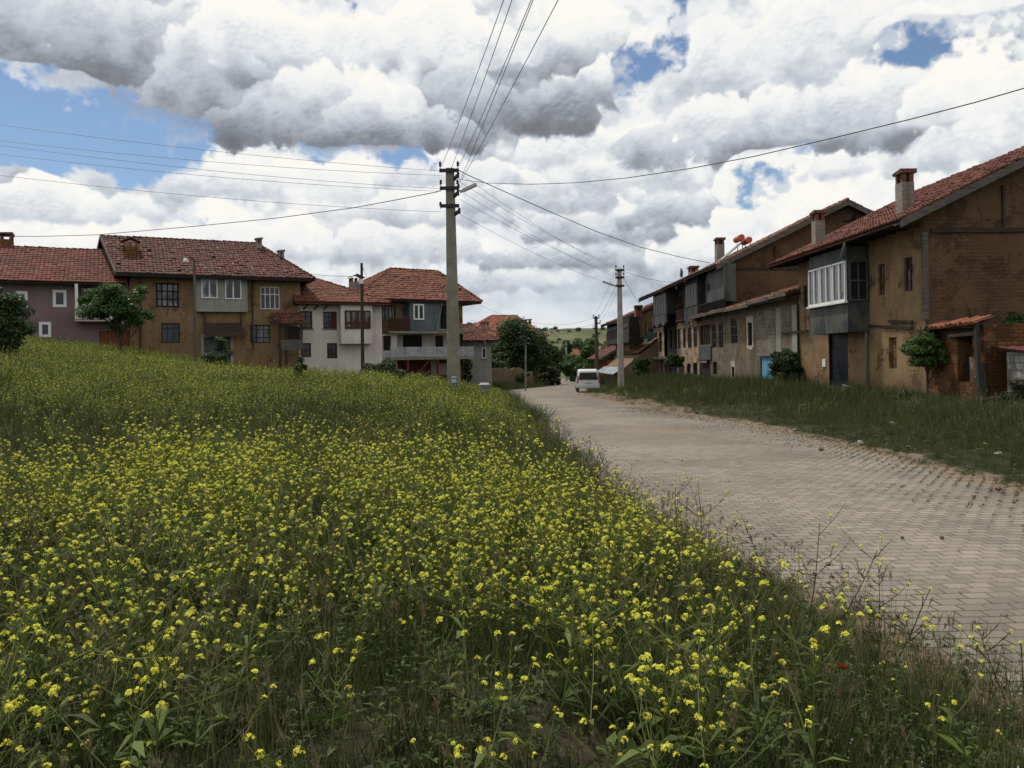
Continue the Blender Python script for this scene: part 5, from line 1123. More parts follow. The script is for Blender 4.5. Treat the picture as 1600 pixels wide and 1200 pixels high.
# ---- mud garden wall and far hamlet house
GW = House('mud_garden_wall', 'low crumbling mud garden wall under the dark trees', tuple(W(768, 590, 80)[:2]) + (0,), R(10), cat='garden wall')
wg = GW.loc(833, 590)[0]; zg = GW.loc(790, 576)[1]; q = MB(); rg_ = random.Random(5); n = 16; prev = zg
for i in range(n):
    x0 = wg * i / n; x1 = wg * (i + 1) / n; zz = zg + rg_.uniform(-.12, .1) - (.35 if i > 11 else 0); q.hexa([(x0, 0, -2.4), (x1, 0, -2.4), (x1, .5, -2.4), (x0, .5, -2.4), (x0, 0, prev), (x1, 0, zz), (x1, .5, zz), (x0, .5, prev)]); prev = zz
q.build('coping_and_wall', M['earth'], GW.o)
K = House('far_orange_house', 'distant house with a pale orange roof among green trees below the hill', tuple(W(888, 560, 175)[:2]) + (0,), R(8)); wk = K.loc(913, 560)[0]; zk = K.loc(900, 558)[1]
q = MB(); front(q, .3, wk - .3, -5, zk, []); q.face([(wk - .3, 0, -5), (wk - .3, 6, -5), (wk - .3, 6, zk), (wk - .3, 0, zk)]); q.build('wall', M['white'], K.o)
hip_roof(K, 0, wk, -.5, 6.5, zk, K.loc(900, 546, 3)[1] - zk, wk * .3, wk * .75, M['tile_orange'], M['wood_dark'], rs=111, tw=.5)
# ================================================================= poles, wires, van, small things
def gz(x, y): return float(ground_z(np.array([x]), np.array([y]))[0])
def insul(mb, p, s=1.0):
    p = Vector(p); mb.tube([p, p + Vector((0, 0, .10 * s))], .012 * s, 6); mb.lathe(p + Vector((0, 0, .08 * s)), [(.02 * s, 0), (.055 * s, .02 * s), (.03 * s, .06 * s), (.05 * s, .09 * s), (.025 * s, .16 * s)], 8)
def pole(name, label, pxb, pyt, pxt, Y, wt, wb, mat, arms=(), stubs=(), group=None, lean=True, sq=True):
    """arms: (py, half-left px, half-right px, has insulators)"""
    top = W(pxt, pyt, Y); base = W(pxb, 600, Y); zb = gz(base.x, Y) - .3
    o = thing(name, label, 'utility pole', (base.x, Y, zb + .3), 0, group); O = Vector((base.x, Y, zb + .3)); tl = top - O; off = Vector((0, 0, -.3))
    q = MB()
    if sq:
        a, b = wb / 2, wt / 2; q.hexa([(-a, -a * .8, -.3), (a, -a * .8, -.3), (a, a * .8, -.3), (-a, a * .8, -.3), (tl.x - b, -b * .8, tl.z), (tl.x + b, -b * .8, tl.z), (tl.x + b, b * .8, tl.z), (tl.x - b, b * .8, tl.z)])
    else: q.tube([(0, 0, -.3), (tl.x * .5, .0, tl.z * .5), (tl.x, 0, tl.z)], [wb / 2, (wb + wt) / 4, wt / 2], 10)
    q.build('shaft', mat, o, bevel=.03 if sq else 0)
    for (py, xa, xb, ins) in arms:
        A = W(xa, py, Y) - O; Bp = W(xb, py, Y) - O; z = (A.z + Bp.z) / 2; y = -wt * .42 - .05
        q = MB(); q.box(A.x, Bp.x, y - .04, y + .04, z - .07, z + .07); q.box(A.x * .3 + Bp.x * .7 - .1, A.x * .3 + Bp.x * .7 - .04, y, -y, z - .03, z + .03)
        ar = q.build('cross_arm', M['wood_dark'] if not sq else M['iron_black'], o)
        for xx in (A.x + .04, Bp.x - .04):
            if ins: q = MB(); insul(q, (xx, y, z + .06), ins); q.build('insulator', M['ceramic'], ar)
    for (py, xa, xb) in stubs:
        A = W(xa, py, Y) - O; Bp = W(xb, py - 3, Y) - O; q = MB(); q.bar((A.x, -.06, A.z), (Bp.x, -.5, Bp.z), .10, .12); q.tube([(Bp.x, -.5, Bp.z - .12), (Bp.x, -.5, Bp.z + .12)], .05, 8); q.build('side_bracket', M['iron_black'], o)
    return o, O
P1, O1 = pole('utility_pole', 'tall tapering concrete pole with three dark cross-arms and a poster, in the mustard field', 709.5, 263, 703, 33, .34, .56, M['concrete'],
              arms=((268, 687, 717.5, 1.3), (295.5, 688, 717, 1.2), (323, 689, 718, 0)), stubs=((281, 709, 717), (308, 709, 717), (336, 710, 719)))
def street_lamp(o, O, pa, pb, Y, pstem, w=.2):
    A = W(*pa, Y) - O; Bp = W(*pb, Y) - O; S_ = W(*pstem, Y) - O
    q = MB(); q.tube([(S_.x, -.1, S_.z), (A.x, -.12, A.z)], .03, 6); st = q.build('lamp_arm', M['iron_black'], o)
    q = MB(); q.bar((A.x, -.12, A.z), (Bp.x, -.14, Bp.z), .22, .13); d = (Bp - A).normalized(); q.bar((A.x - d.x * .15, -.12, A.z - d.z * .15), (A.x, -.12, A.z), .14, .10)
    q.build('lamp_head', M['lamp_shell'], o, bevel=.02)
street_lamp(P1, O1, (724, 298.5), (745, 289), 33, (714, 299))
for xx in (689, 717):
    q = MB(); p = W(xx, 327.5 if xx < 700 else 300, 33) - O1; insul(q, (p.x, -.2, p.z), 1.2); q.build('insulator', M['ceramic'], P1)
q = MB(); pc = W(709.5, 600, 33) - O1; a = W(705, 588, 32.7) - O1; b = W(713.5, 611, 32.7) - O1
q.box(a.x, b.x, -.27, -.262, b.z, a.z); ps = q.build('poster', plain('paper_white', (.42, .46, .47), .8, var=.2), P1)
q = MB(); h_ = a.z - b.z; q.box(a.x - .02, b.x + .02, -.276, -.2705, b.z + h_ * .36, b.z + h_ * .58); q.build('blue_band', plain('poster_blue', (.02, .10, .30), .7, var=.2), ps)
q = MB()
for i in range(5): q.box(a.x + .03 + i * .04, a.x + .055 + i * .04, -.2745, -.2705, b.z + h_ * .80, b.z + h_ * .88)
q.build('worn_lettering', M['iron_black'], ps)
P2, O2 = pole('utility_pole', 'pale concrete pole with a lamp, standing in the right verge beside the grey houses', 970.5, 420, 967.5, 55, .30, .42, M['concrete_pale'],
              arms=((422.5, 961, 975, 1.2), (434, 961, 975, 1.2), (447, 962, 975, 0)))
street_lamp(P2, O2, (958, 446), (941, 440), 55, (964, 447))
P3, O3 = pole('utility_pole', 'brown pole with small cross-arms right behind the white van', 933.5, 494, 931, 88, .34, .42, M['wood_grey'], arms=((497, 926, 936, 1.4), (505, 931, 938, 1.2), (513, 926, 932, 1.2), (521, 931, 938, 1.2)), sq=False)
P4, O4 = pole('utility_pole', 'slim grey pole by the mud garden wall', 821, 535, 821.5, 66, .12, .16, M['concrete'], sq=False, arms=((536, 819, 824, 0),))
P5, O5 = pole('utility_pole', 'distant whitish pole at the end of the street among trees', 885, 530, 884.5, 125, .25, .34, M['concrete_pale'], sq=False, arms=((533, 880, 887, 0), (541, 881, 887, 0)))
P6, O6 = pole('wooden_post', 'old dark wooden post with a small white box, in front of the white house', 567, 411, 565, 34, .11, .17, M['wood_dark'], sq=False); P6['category'] = 'post'
q = MB(); p = W(565, 440, 34) - O6; q.box(p.x - .08, p.x + .08, -.13, -.06, p.z - .1, p.z + .1); q.build('junction_box', M['pvc'], P6)
P7, O7 = pole('lamp_post', 'thin wooden lamp post with a white lamp before the ochre house', 305.5, 405, 303.5, 44, .13, .18, M['wood_grey'], sq=False); P7['category'] = 'lamp post'
q = MB(); p = W(295, 408, 44) - O7; t = W(304, 404, 44) - O7; q.tube([(t.x, -.05, t.z - .1), ((t.x + p.x) / 2, -.3, t.z + .1), (p.x + .1, -.4, p.z + .1)], .03, 6); q.build('lamp_arm', M['iron_black'], P7)
q = MB(); q.lathe((p.x, -.4, p.z - .14), [(.03, .26), (.10, .22), (.17, .08), (.15, 0), (.05, -.05)], 12); q.build('lamp_shade', plain('white_enamel', (.55, .55, .53), .4, var=.2), P7, smooth=True)
# ---- wires
def wire(label, pts, r=.011, sag=0.0, mat='wire_thin', n=22, group='overhead wires'):
    P = [Vector(p) for p in pts]; out = []
    if len(P) == 2:
        for i in range(n + 1): t = i / n; p = P[0].lerp(P[1], t); p.z -= sag * 4 * t * (1 - t); out.append(p)
    else: out = P
    q = MB(); q.tube(out, r, 5, cap=False); o = q.build('overhead_wire', M[mat]); tag(o, label, 'wire', group); return o
names5 = ('topmost', 'second', 'third', 'fourth', 'lowest')
for k, (yl, yr_, pr) in enumerate(((188, 267, 687), (211, 274, 688), (218, 295, 688), (232, 299, 689), (265, 331, 689))):
    sl_ = (yr_ - yl) / pr; wire('%s of the five thin wires running left from the tall concrete pole' % names5[k], [W(pr, yr_, 33), W(-420, yl - sl_ * 420 - 8, 24)], .007, .35 if k else .3, group='wires to the left')
wire('thick drooping cable from the tall pole down over the ochre and mauve roofs', [W(px, py, Y) for px, py, Y in ((689, 297, 33), (682, 300, 33.3), (610, 314, 35), (550, 325, 37), (430, 341, 40), (300, 354, 43), (150, 367, 46), (60, 369.5, 48), (0, 369.5, 49), (-120, 367, 51))], .018, mat='wire', group='service cables')
names4 = ('leftmost', 'second from left', 'middle', 'second from right', 'rightmost')
for k, (p0, p1) in enumerate((((690, 260), (787, 0)), ((705, 263), (800, 0)), ((717, 259), (830, 0)), ((718, 285), (833, 0)), ((722, 280), (872, 0)))):
    a = W(*p0, 33); b = W(*p1, 16.2 - k * .15); c = b + (b - a) * 1.2; c.z = b.z + .1
    pts = []
    for i in range(30): t = i / 29 * 2.2; p = a + (b - a) * t; p.z = a.z + (b.z - a.z) * (1.45 * t - .45 * t * t) if t < 2.2 else c.z; pts.append(p)
    wire('%s of the five wires passing overhead from the tall pole' % names4[k], pts, .009, group='wires overhead')
wire('heavy cable sweeping across the sky from the tall pole to the upper right', [W(px, py, Y) for px, py, Y in ((717, 280, 33), (760, 286, 30), (830, 288, 27), (900, 285.5, 24.5), (980, 278, 22.4), (1080, 263, 20.3), (1180, 244, 18.5), (1300, 216, 17), (1420, 187, 15.7), (1520, 161, 14.7), (1600, 138, 14), (1800, 75, 12.6))], .011, mat='wire', group='service cables')
wire('thick cable from the tall pole to the eaves of the mud gable house', [W(px, py, Y) for px, py, Y in ((717, 266, 33), (730, 273, 34), (790, 300, 36.5), (860, 331, 39.5), (930, 361, 42.3), (1000, 386, 45), (1060, 401, 47), (1110, 411, 48.6))], .018, mat='wire', group='service cables')
for k, (p0, p1) in enumerate((((717, 270), (962, 420)), ((718, 284), (974, 420)), ((718, 297), (962, 432)), ((718, 311), (974, 432)), ((719, 335), (963, 446)))):
    wire('%s of the five thin wires between the tall pole and the lamp pole' % names5[k], [W(*p0, 33), W(*p1, 55)], .007, .28, group='wires between two poles')
for k, (p0, p1) in enumerate((((962, 420), (927, 495)), ((974, 420), (936, 495)), ((968, 433), (931, 504)), ((968, 446), (931, 512)))):
    wire('%s wire from the lamp pole on to the brown pole' % ('first', 'second', 'third', 'lowest')[k], [W(*p0, 55), W(*p1, 88)], .008, .3, group='wires down the street')
wire('wire from the lamp pole to the roof of the stone-front house', [W(974, 424, 55), W(1075, 441, 60)], .012, .25, mat='wire', group='service cables')
wire('short wire dropping from the lamp pole to the timber bay house', [W(974, 434, 55), W(1002, 478, 66)], .012, .1, mat='wire', group='service cables')
wire('upper faint wire crossing left from the brown pole', [W(927, 497, 88), W(735, 470, 60)], .010, 1.2, group='wires across the street')
wire('lower faint wire crossing left from the brown pole', [W(931, 505, 88), W(735, 500, 63)], .010, .9, group='wires across the street')
wire('thin wire from the slim grey pole to the low grey house', [W(821, 537, 66), W(770, 541, 62)], .012, .12, group='wires across the street')
wire('wire linking the old wooden post with the ochre house', [W(565, 431, 34), W(470, 425, 46)], .011, .1, group='wires across the street')
wire('thin stay running down from the old wooden post to the red chimney roof', [W(566, 416, 34), W(577, 440, 52)], .011, .05, group='wires across the street')
# ---- van
def van(px, Y):
    p = W(px, 610, Y); z0 = float(road_z(Y)) + .02; o = thing('parked_van', 'white van parked on the road edge, seen from behind', 'van', (p.x, Y, z0), R(-3)); o.scale = (1, 1, .93); H = 1.80; L = 4.1; w = .86
    prof = [  # along y: half width lower, half width roof, z roof, z belly
        (0.00, .80, .66, 1.60, .42), (.06, .84, .70, 1.72, .34), (.35, w, .74, 1.80, .30), (1.6, w, .75, 1.82, .28), (2.6, w, .73, 1.74, .28), (3.05, w, .80, 1.12, .28), (3.8, .83, .78, .98, .30), (4.1, .72, .68, .72, .36)]
    q = MB(); rings = []
    for (y, a, b, zt, zl) in prof:
        n = len(q.v); zm = min(zt - .06, .98)
        pts = [(-a + .06, zl), (-a, zl + .12), (-a, zm), (-b, zt - .10), (-b + .12, zt), (b - .12, zt), (b, zt - .10), (a, zm), (a, zl + .12), (a - .06, zl)]
        q.v += [(x, y, z) for x, z in pts]; rings.append(n)
    for i in range(len(rings) - 1):
        for k in range(10): k2 = (k + 1) % 10; q.f.append((rings[i] + k, rings[i + 1] + k, rings[i + 1] + k2, rings[i] + k2)); q.m.append(0); q.r.append(.5)
    q.f.append(tuple(rings[0] + k for k in range(10))); q.f.append(tuple(rings[-1] + k for k in reversed(range(10)))); q.m += [0, 0]; q.r += [.5, .5]
    paint, B, pp = newmat('white_car_paint'); setp(B, pp, 'Base Color', (.55, .56, .57, 1)); setp(B, pp, 'Roughness', .3); pp.inputs['Coat Weight'].default_value = .5
    b_ = q.build('body', paint, o, bevel=.035)
    def rpanel(name, pts, mat, y=-.012, t=.02, par=o):
        q = MB(); q.hexa([(x, y + dy, z) for (x, z, dy) in pts] + [(x, y + t + dy, z) for (x, z, dy) in pts]); return q.build(name, mat, par)
    rw = rpanel('rear_window', [(-.70, .98, 0), (.70, .98, 0), (.60, 1.55, .0), (-.60, 1.55, .0)], M['glass'])
    rpanel('rear_wiper', [(-.02, 1.0, -.02), (.42, 1.02, -.02), (.42, 1.04, -.02), (-.02, 1.03, -.02)], M['iron_black'], par=rw)
    rpanel('tailgate_gap', [(-.72, .50, 0), (.72, .50, 0), (.72, .515, 0), (-.72, .515, 0)], M['iron_black'], -.006, .01)
    rpanel('rear_bumper', [(-.84, .34, 0), (.84, .34, 0), (.84, .52, 0), (-.84, .52, 0)], plain('bumper_white', (.42, .43, .44), .5), -.07, .08)
    npl = rpanel('number_plate', [(-.30, .66, 0), (.30, .66, 0), (.30, .77, 0), (-.30, .77, 0)], plain('plate_white', (.5, .5, .5), .5), -.02, .02)
    for i in range(6): rpanel('plate_character', [(-.24 + i * .085, .69, 0), (-.19 + i * .085, .69, 0), (-.19 + i * .085, .74, 0), (-.24 + i * .085, .74, 0)], M['iron_black'], -.025, .006, npl)
    rpanel('badge', [(-.05, .88, 0), (.05, .88, 0), (.05, .95, 0), (-.05, .95, 0)], M['tin_bright'])
    for sx in (-1, 1):
        rpanel('tail_light', [(sx * .80 - .045, .72, 0), (sx * .80 + .045, .72, 0), (sx * .74 + .045, 1.32, .0), (sx * .74 - .045, 1.32, .0)], plain('tail_light_red%d' % sx, (.30, .02, .02), .3), -.015, .03)
        q = MB(); q.hexa([(sx * .868, .5, 1.02), (sx * .868, 2.5, 1.02), (sx * .79, 2.4, 1.56), (sx * .79, .6, 1.56), (sx * .80, .5, 1.02), (sx * .80, 2.5, 1.02), (sx * .74, 2.4, 1.56), (sx * .74, .6, 1.56)]); q.build('side_window', M['glass'], o)
        q = MB(); q.box(min(sx * .88, sx * 1.04), max(sx * .88, sx * 1.04), 2.75, 2.85, .98, 1.16); q.build('door_mirror', M['iron_black'], o, bevel=.02)
        for yy in (.72, 3.25):
            q = MB(); q.lathe((sx * .76, yy, .31), [(.18, -.10), (.30, -.09), (.31, 0), (.30, .09), (.18, .10)], 20, axis='X'); wh = q.build('wheel', plain('tyre_rubber', (.018, .018, .018), .8), o)
            q = MB(); q.lathe((sx * .76, yy, .31), [(.05, -.12), (.19, -.11), (.19, .11), (.05, .12)], 14, axis='X'); q.build('rim', M['tin_bright'], wh)
    q = MB(); q.hexa([(-.62, 2.66, 1.70), (.62, 2.66, 1.70), (.70, 3.02, 1.18), (-.70, 3.02, 1.18), (-.62, 2.69, 1.72), (.62, 2.69, 1.72), (.70, 3.06, 1.19), (-.70, 3.06, 1.19)]); q.build('windscreen', M['glass'], o)
van(919.5, 58.5)
# ---- small things
p = W(757, 608, 33); z = gz(p.x, 33)
o = thing('utility_cabinet', 'small grey roadside cabinet with a pale lid at the edge of the mustard field', 'cabinet', (p.x, 33, z), R(8)); h_ = W(757, 599, 33).z - z
q = MB(); q.box(-.19, .19, -.15, .15, -.2, h_ - .07); q.build('cabinet_body', plain('grey_plastic', (.13, .15, .16), .6), o, bevel=.02)
q = MB(); q.hexa([(-.22, -.18, h_ - .07), (.22, -.18, h_ - .07), (.22, .18, h_ - .07), (-.22, .18, h_ - .07), (-.15, -.12, h_ + .02), (.15, -.12, h_ + .02), (.15, .12, h_ + .02), (-.15, .12, h_ + .02)]); q.build('cabinet_lid', plain('pale_plastic', (.40, .42, .42), .6), o, bevel=.015)
p = W(1552, 632, 20.5); z = gz(p.x, 20.5)
o = thing('wooden_pallet', 'small grey wooden pallet leaning upright by the whitewashed block shed', 'pallet', (p.x, 20.5, z), R(6))
for i in range(3): q = MB(); x_ = -.30 + .30 * i; q.bar((x_, 0, -.1), (x_ + .02, .05, .50), .05, .06, up=(0, 1, 0)); q.build('upright', M['wood_grey'], o)
for i in range(3): q = MB(); z_ = .08 + .17 * i; q.bar((-.33, -.04, z_), (.36, -.02, z_ + .05), .02, .07); q.build('slat', M['wood_grey'], o)
p = W(1328, 603, 31.0); o = thing('pale_block', 'pale concrete block lying beside the dark shutter door', 'block', (p.x - .25, 30.6, gz(p.x - .25, 30.6)), R(20)); q = MB(); q.hexa([(-.2, -.15, -.1), (.2, -.17, -.1), (.22, .15, -.1), (-.2, .15, -.1), (-.16, -.12, .5), (.14, -.14, .46), (.15, .12, .5), (-.17, .12, .55)]); q.build('block', M['block'], o, bevel=.03)
rs_ = random.Random(8)
stone0 = None
for i, (px, py) in enumerate(((1088, 641), (1355, 667), (1450, 690), (1480, 683), (1395, 672), (1330, 690), (1190, 668), (1560, 715), (1290, 672), (1540, 700), (1240, 655), (1420, 700))):
    g_ = G(px, py + 6); y = g_[1]; x = max(g_[0], float(xr(y)) + .2); y = min(y, 34)
    if stone0 is None:
        q = MB(); q.lathe((0, 0, 0), [(.03, -.05), (.14, -.02), (.16, .05), (.09, .12), (.02, .14)], 7); stone0 = q.build('stone', plain('pale_rubble', (.22, .20, .175), .9, var=.4)); s_ = stone0
    else: s_ = stone0.copy(); COL.objects.link(s_)
    s_.location = (x, y, gz(x, y) + .05); s_.rotation_euler = (rs_.uniform(-.4, .4), rs_.uniform(-.4, .4), rs_.uniform(0, 6)); k = rs_.uniform(.15, .36); s_.scale = (k * 1.7, k, k * .7)
    tag(s_, 'small pale stone lying in the grass between street and right-hand houses', 'stone', 'pale stones in the verge')
for i, (px, py, sc_) in enumerate(((1283, 706, .8), (1560, 770, .7), (1472, 848, .35), (1410, 848, .3))):
    g_ = G(px, py); q = MB(); q.lathe((0, 0, 0), [(.02, -.02), (.06, 0), (.07, .03), (.03, .06)], 6); s_ = q.build('clod', M['earth']); s_.location = (g_[0], g_[1], float(road_z(g_[1])) + .04); s_.scale = (sc_, sc_, sc_)
    tag(s_, ('dark clod of earth on the paving near the right verge', 'dark clod on the paving at the right edge of the picture', 'right one of two tiny clods in mid street', 'left one of two tiny clods in mid street')[i], 'clod')
# ================================================================= vegetation
M['stem'] = leafmat('mustard_stems', [(.022, .035, .008), (.060, .090, .015), (.130, .170, .032), (.28, .30, .13)], .35)
M['petal'] = leafmat('mustard_petals', [(.52, .50, .035), (.68, .66, .06), (.76, .74, .11), (.60, .55, .035)], .30, .7)
M['straw'] = leafmat('dry_grass', [(.14, .115, .06), (.22, .185, .10), (.11, .09, .05)], .25)
M['white_petal'] = leafmat('white_petals', [(.55, .56, .55), (.7, .7, .68)], .2)
M['grass'] = leafmat('grass_blades', [(.018, .031, .008), (.034, .053, .012), (.060, .082, .020), (.14, .13, .06)], .25)
M['leaf_dark'] = leafmat('dark_leaves', [(.014, .030, .010), (.028, .055, .016), (.050, .088, .025), (.035, .065, .02)], .3, .5)
M['leaf_mid'] = leafmat('green_leaves', [(.022, .046, .011), (.045, .088, .020), (.078, .130, .032), (.055, .10, .026)], .35, .5)
M['leaf_far'] = leafmat('distant_leaves', [(.024, .050, .018), (.038, .075, .024), (.065, .105, .035), (.05, .085, .03)], .2, .6)
M['leaf_dry'] = leafmat('brown_vine', [(.05, .035, .02), (.03, .04, .015), (.02, .03, .012)], .2)
nr_ = np.random.RandomState(7)
class PB:
    """collects quads of one plant prototype"""
    def __init__(s): s.v = []; s.m = []; s.r = []
    def quad(s, a, b, c, d, m, r): s.v += [a, b, c, d]; s.m.append(m); s.r.append(r)
    def ribbon(s, pts, w, m, r, w1=None, cross=True):
        w1 = w * .6 if w1 is None else w1; n = len(pts)
        ax = np.array([nr_.uniform(-1, 1), nr_.uniform(-1, 1), .1]); ax /= np.linalg.norm(ax)
        for c in range(2 if cross else 1):
            for i in range(n - 1):
                p, q = pts[i], pts[i + 1]; d = q - p; L = np.linalg.norm(d) + 1e-9; side = np.cross(d / L, ax); side /= np.linalg.norm(side) + 1e-9
                if c: side = np.cross(d / L, side)
                wa = w + (w1 - w) * i / (n - 1); wb = w + (w1 - w) * (i + 1) / (n - 1)
                s.quad(p - side * wa / 2, p + side * wa / 2, q + side * wb / 2, q - side * wb / 2, m, r)
    def leaf(s, p, d, L, w, m, r):
        d = d / (np.linalg.norm(d) + 1e-9); side = np.cross(d, [0, 0, 1.0]); side /= np.linalg.norm(side) + 1e-9; q = p + d * L * .5 + np.array([0, 0, L * .08]); t = p + d * L - np.array([0, 0, L * .12])
        s.quad(p, q - side * w / 2, t, q + side * w / 2, m, r)
def rnu(a, b): return nr_.uniform(a, b)
def cluster(P, c, rad, n, m=1, ps=.0085):
    for i in range(n):
        th = rnu(0, 2 * math.pi); ph = rnu(0, 1.75); d = np.array([math.sin(ph) * math.cos(th), math.sin(ph) * math.sin(th), math.cos(ph) * .8]); o = c + d * rad * rnu(.6, 1.05)
        ax = d + np.array([rnu(-.4, .4), rnu(-.4, .4), .5]); ax /= np.linalg.norm(ax); t = np.cross(ax, [rnu(-1, 1), rnu(-1, 1), .3]); t /= np.linalg.norm(t) + 1e-9; b = np.cross(ax, t); r = rnu(0, 1)
        for k in range(4):
            a = k * math.pi / 2; e = t * math.cos(a) + b * math.sin(a); f = t * -math.sin(a) + b * math.cos(a); L = ps * rnu(.85, 1.25)
            P.quad(o, o + e * L * .65 - f * L * .42, o + e * L * 1.05 + ax * L * .15, o + e * L * .65 + f * L * .42, m, r)
def curve(p0, d, L, n, up=.25, wob=.12):
    pts = [p0]; d = d / np.linalg.norm(d)
    for i in range(n): d = d + np.array([rnu(-wob, wob), rnu(-wob, wob), up * rnu(.3, 1)]) * (1.0 / n) * 2; d /= np.linalg.norm(d); pts.append(pts[-1] + d * L / n)
    return pts, d
def mustard(h, nb, detail, lean=.35):
    P = PB(); base = np.zeros(3); d0 = np.array([rnu(-lean, lean), rnu(-lean, lean), 1.0]); main, dm = curve(base, d0, h, 6, .1, .16)
    sw = .007 if detail == 2 else .009; P.ribbon(main, sw, 0, rnu(.2, .9), sw * .45)
    ends = [(main[-1], dm, 1)]
    for i in range(nb):
        k = nr_.randint(1, 6); p = main[k] + (main[min(k + 1, 6)] - main[k]) * rnu(0, 1); a = rnu(0, 2 * math.pi); dd = np.array([math.cos(a), math.sin(a), rnu(.3, 1.1)])
        br, db = curve(p, dd, h * rnu(.25, .72) * (1.15 - k / 9), 5, .42, .28); P.ribbon(br, sw * .62, 0, rnu(.2, 1), sw * .35); ends.append((br[-1], db, rnu(.6, 1)))
        if detail == 2:
            for j in range(nr_.randint(0, 3)):
                t = nr_.randint(1, 4); b2, d2 = curve(br[t], db + np.array([rnu(-.9, .9), rnu(-.9, .9), .4]), h * rnu(.08, .22), 3, .4, .2); P.ribbon(b2, sw * .45, 0, rnu(.2, 1), sw * .3); ends.append((b2[-1], d2, rnu(.4, .8)))
    for (e, d, s) in ends:
        if rnu(0, 1) < (.15 if detail == 2 else .38): continue
        cluster(P, e, (.0125 if detail == 2 else .012) * (.7 + .6 * s), int((14 if detail == 2 else 4) * s) + 2, 1, .0060 if detail == 2 else .0066)
        for j in range(7 if detail == 2 else 5):                      # seed pods under the head
            q = e - d * rnu(.02, .14); a = rnu(0, 6.3); o = d * .7 + np.array([math.cos(a), math.sin(a), .2]) * .6; P.ribbon([q, q + o * rnu(.02, .045)], .0028 if detail == 2 else .005, 0, rnu(.4, 1), .0016, cross=False)
    for j in range(9 if detail == 2 else 5):
        k = nr_.randint(0, 4); a = rnu(0, 6.3); P.leaf(main[k], np.array([math.cos(a), math.sin(a), rnu(-.1, .6)]), rnu(.06, .17), rnu(.015, .045), 0, rnu(0, .7))
    return P
def mustard_patch(h, n, w, pm=1):
    P = PB()
    for i in range(n):
        x, y = rnu(-w, w), rnu(-w, w); hh = h * rnu(.65, 1.1); b = np.array([x, y, 0]); pts, d = curve(b, np.array([rnu(-.3, .3), rnu(-.3, .3), 1]), hh, 3, .1, .1); P.ribbon(pts, .012, 0, rnu(0, 1), .006, cross=False)
        for j in range(3):
            e = pts[-1] + np.array([rnu(-.13, .13), rnu(-.13, .13), rnu(-.2, .02)]); P.ribbon([pts[2], e], .007, 0, rnu(0, 1), .005, cross=False)
            if rnu(0, 1) < .66: cluster(P, e, .014, 2, pm, .0096)
        for j in range(3): a = rnu(0, 6.3); P.leaf(pts[nr_.randint(0, 3)], np.array([math.cos(a), math.sin(a), rnu(0, .8)]), rnu(.08, .22), rnu(.02, .05), 0, rnu(0, .6))
    return P
def grass_clump(h, n, w, m, wid=.005, heads=0, spread=.5):
    P = PB()
    for i in range(n):
        b = np.array([rnu(-w, w), rnu(-w, w), 0]); L = h * rnu(.45, 1.1); a = rnu(0, 6.3); k = rnu(.05, spread); pts, d = curve(b, np.array([math.cos(a) * k, math.sin(a) * k, 1]), L, 3, -.35 * k, .2); P.ribbon(pts, wid * rnu(.7, 1.3), m, rnu(0, 1), wid * .2, cross=False)
    for i in range(heads):
        b = np.array([rnu(-w, w), rnu(-w, w), 0]); pts, d = curve(b, np.array([rnu(-.2, .2), rnu(-.2, .2), 1]), h * rnu(1, 1.35), 4, -.15, .12); P.ribbon(pts, .003, 2, .4, .002); e = pts[-1]
        for j in range(16): q = e + d * rnu(0, .05); o = d + np.array([rnu(-.5, .5), rnu(-.5, .5), rnu(-.2, .4)]); P.ribbon([q, q + o * rnu(.02, .05)], .0035, 2, rnu(0, 1), .0008, cross=False)
    return P
def weed_leafy(h, n):
    P = PB()
    for i in range(n):
        a = rnu(0, 6.3); d = np.array([math.cos(a), math.sin(a), rnu(.3, 1.6)]); pts, e = curve(np.array([rnu(-.03, .03), rnu(-.03, .03), 0]), d, h * rnu(.5, 1), 4, -.2, .2); P.ribbon(pts, .004, 0, .3, .002)
        for k in range(1, 5):
            for j in range(3): b = rnu(0, 6.3); P.leaf(pts[k], np.array([math.cos(b), math.sin(b), .3]), h * rnu(.1, .2), h * .05, 0, rnu(0, .5))
    return P
def daisy(h):
    P = PB()
    for i in range(5):
        pts, d = curve(np.array([rnu(-.08, .08), rnu(-.08, .08), 0]), np.array([rnu(-.3, .3), rnu(-.3, .3), 1]), h * rnu(.6, 1), 3, .1, .2); P.ribbon(pts, .003, 0, .5, .002); cluster(P, pts[-1], .006, 2, 3, .009)
    return P
_GT = {}
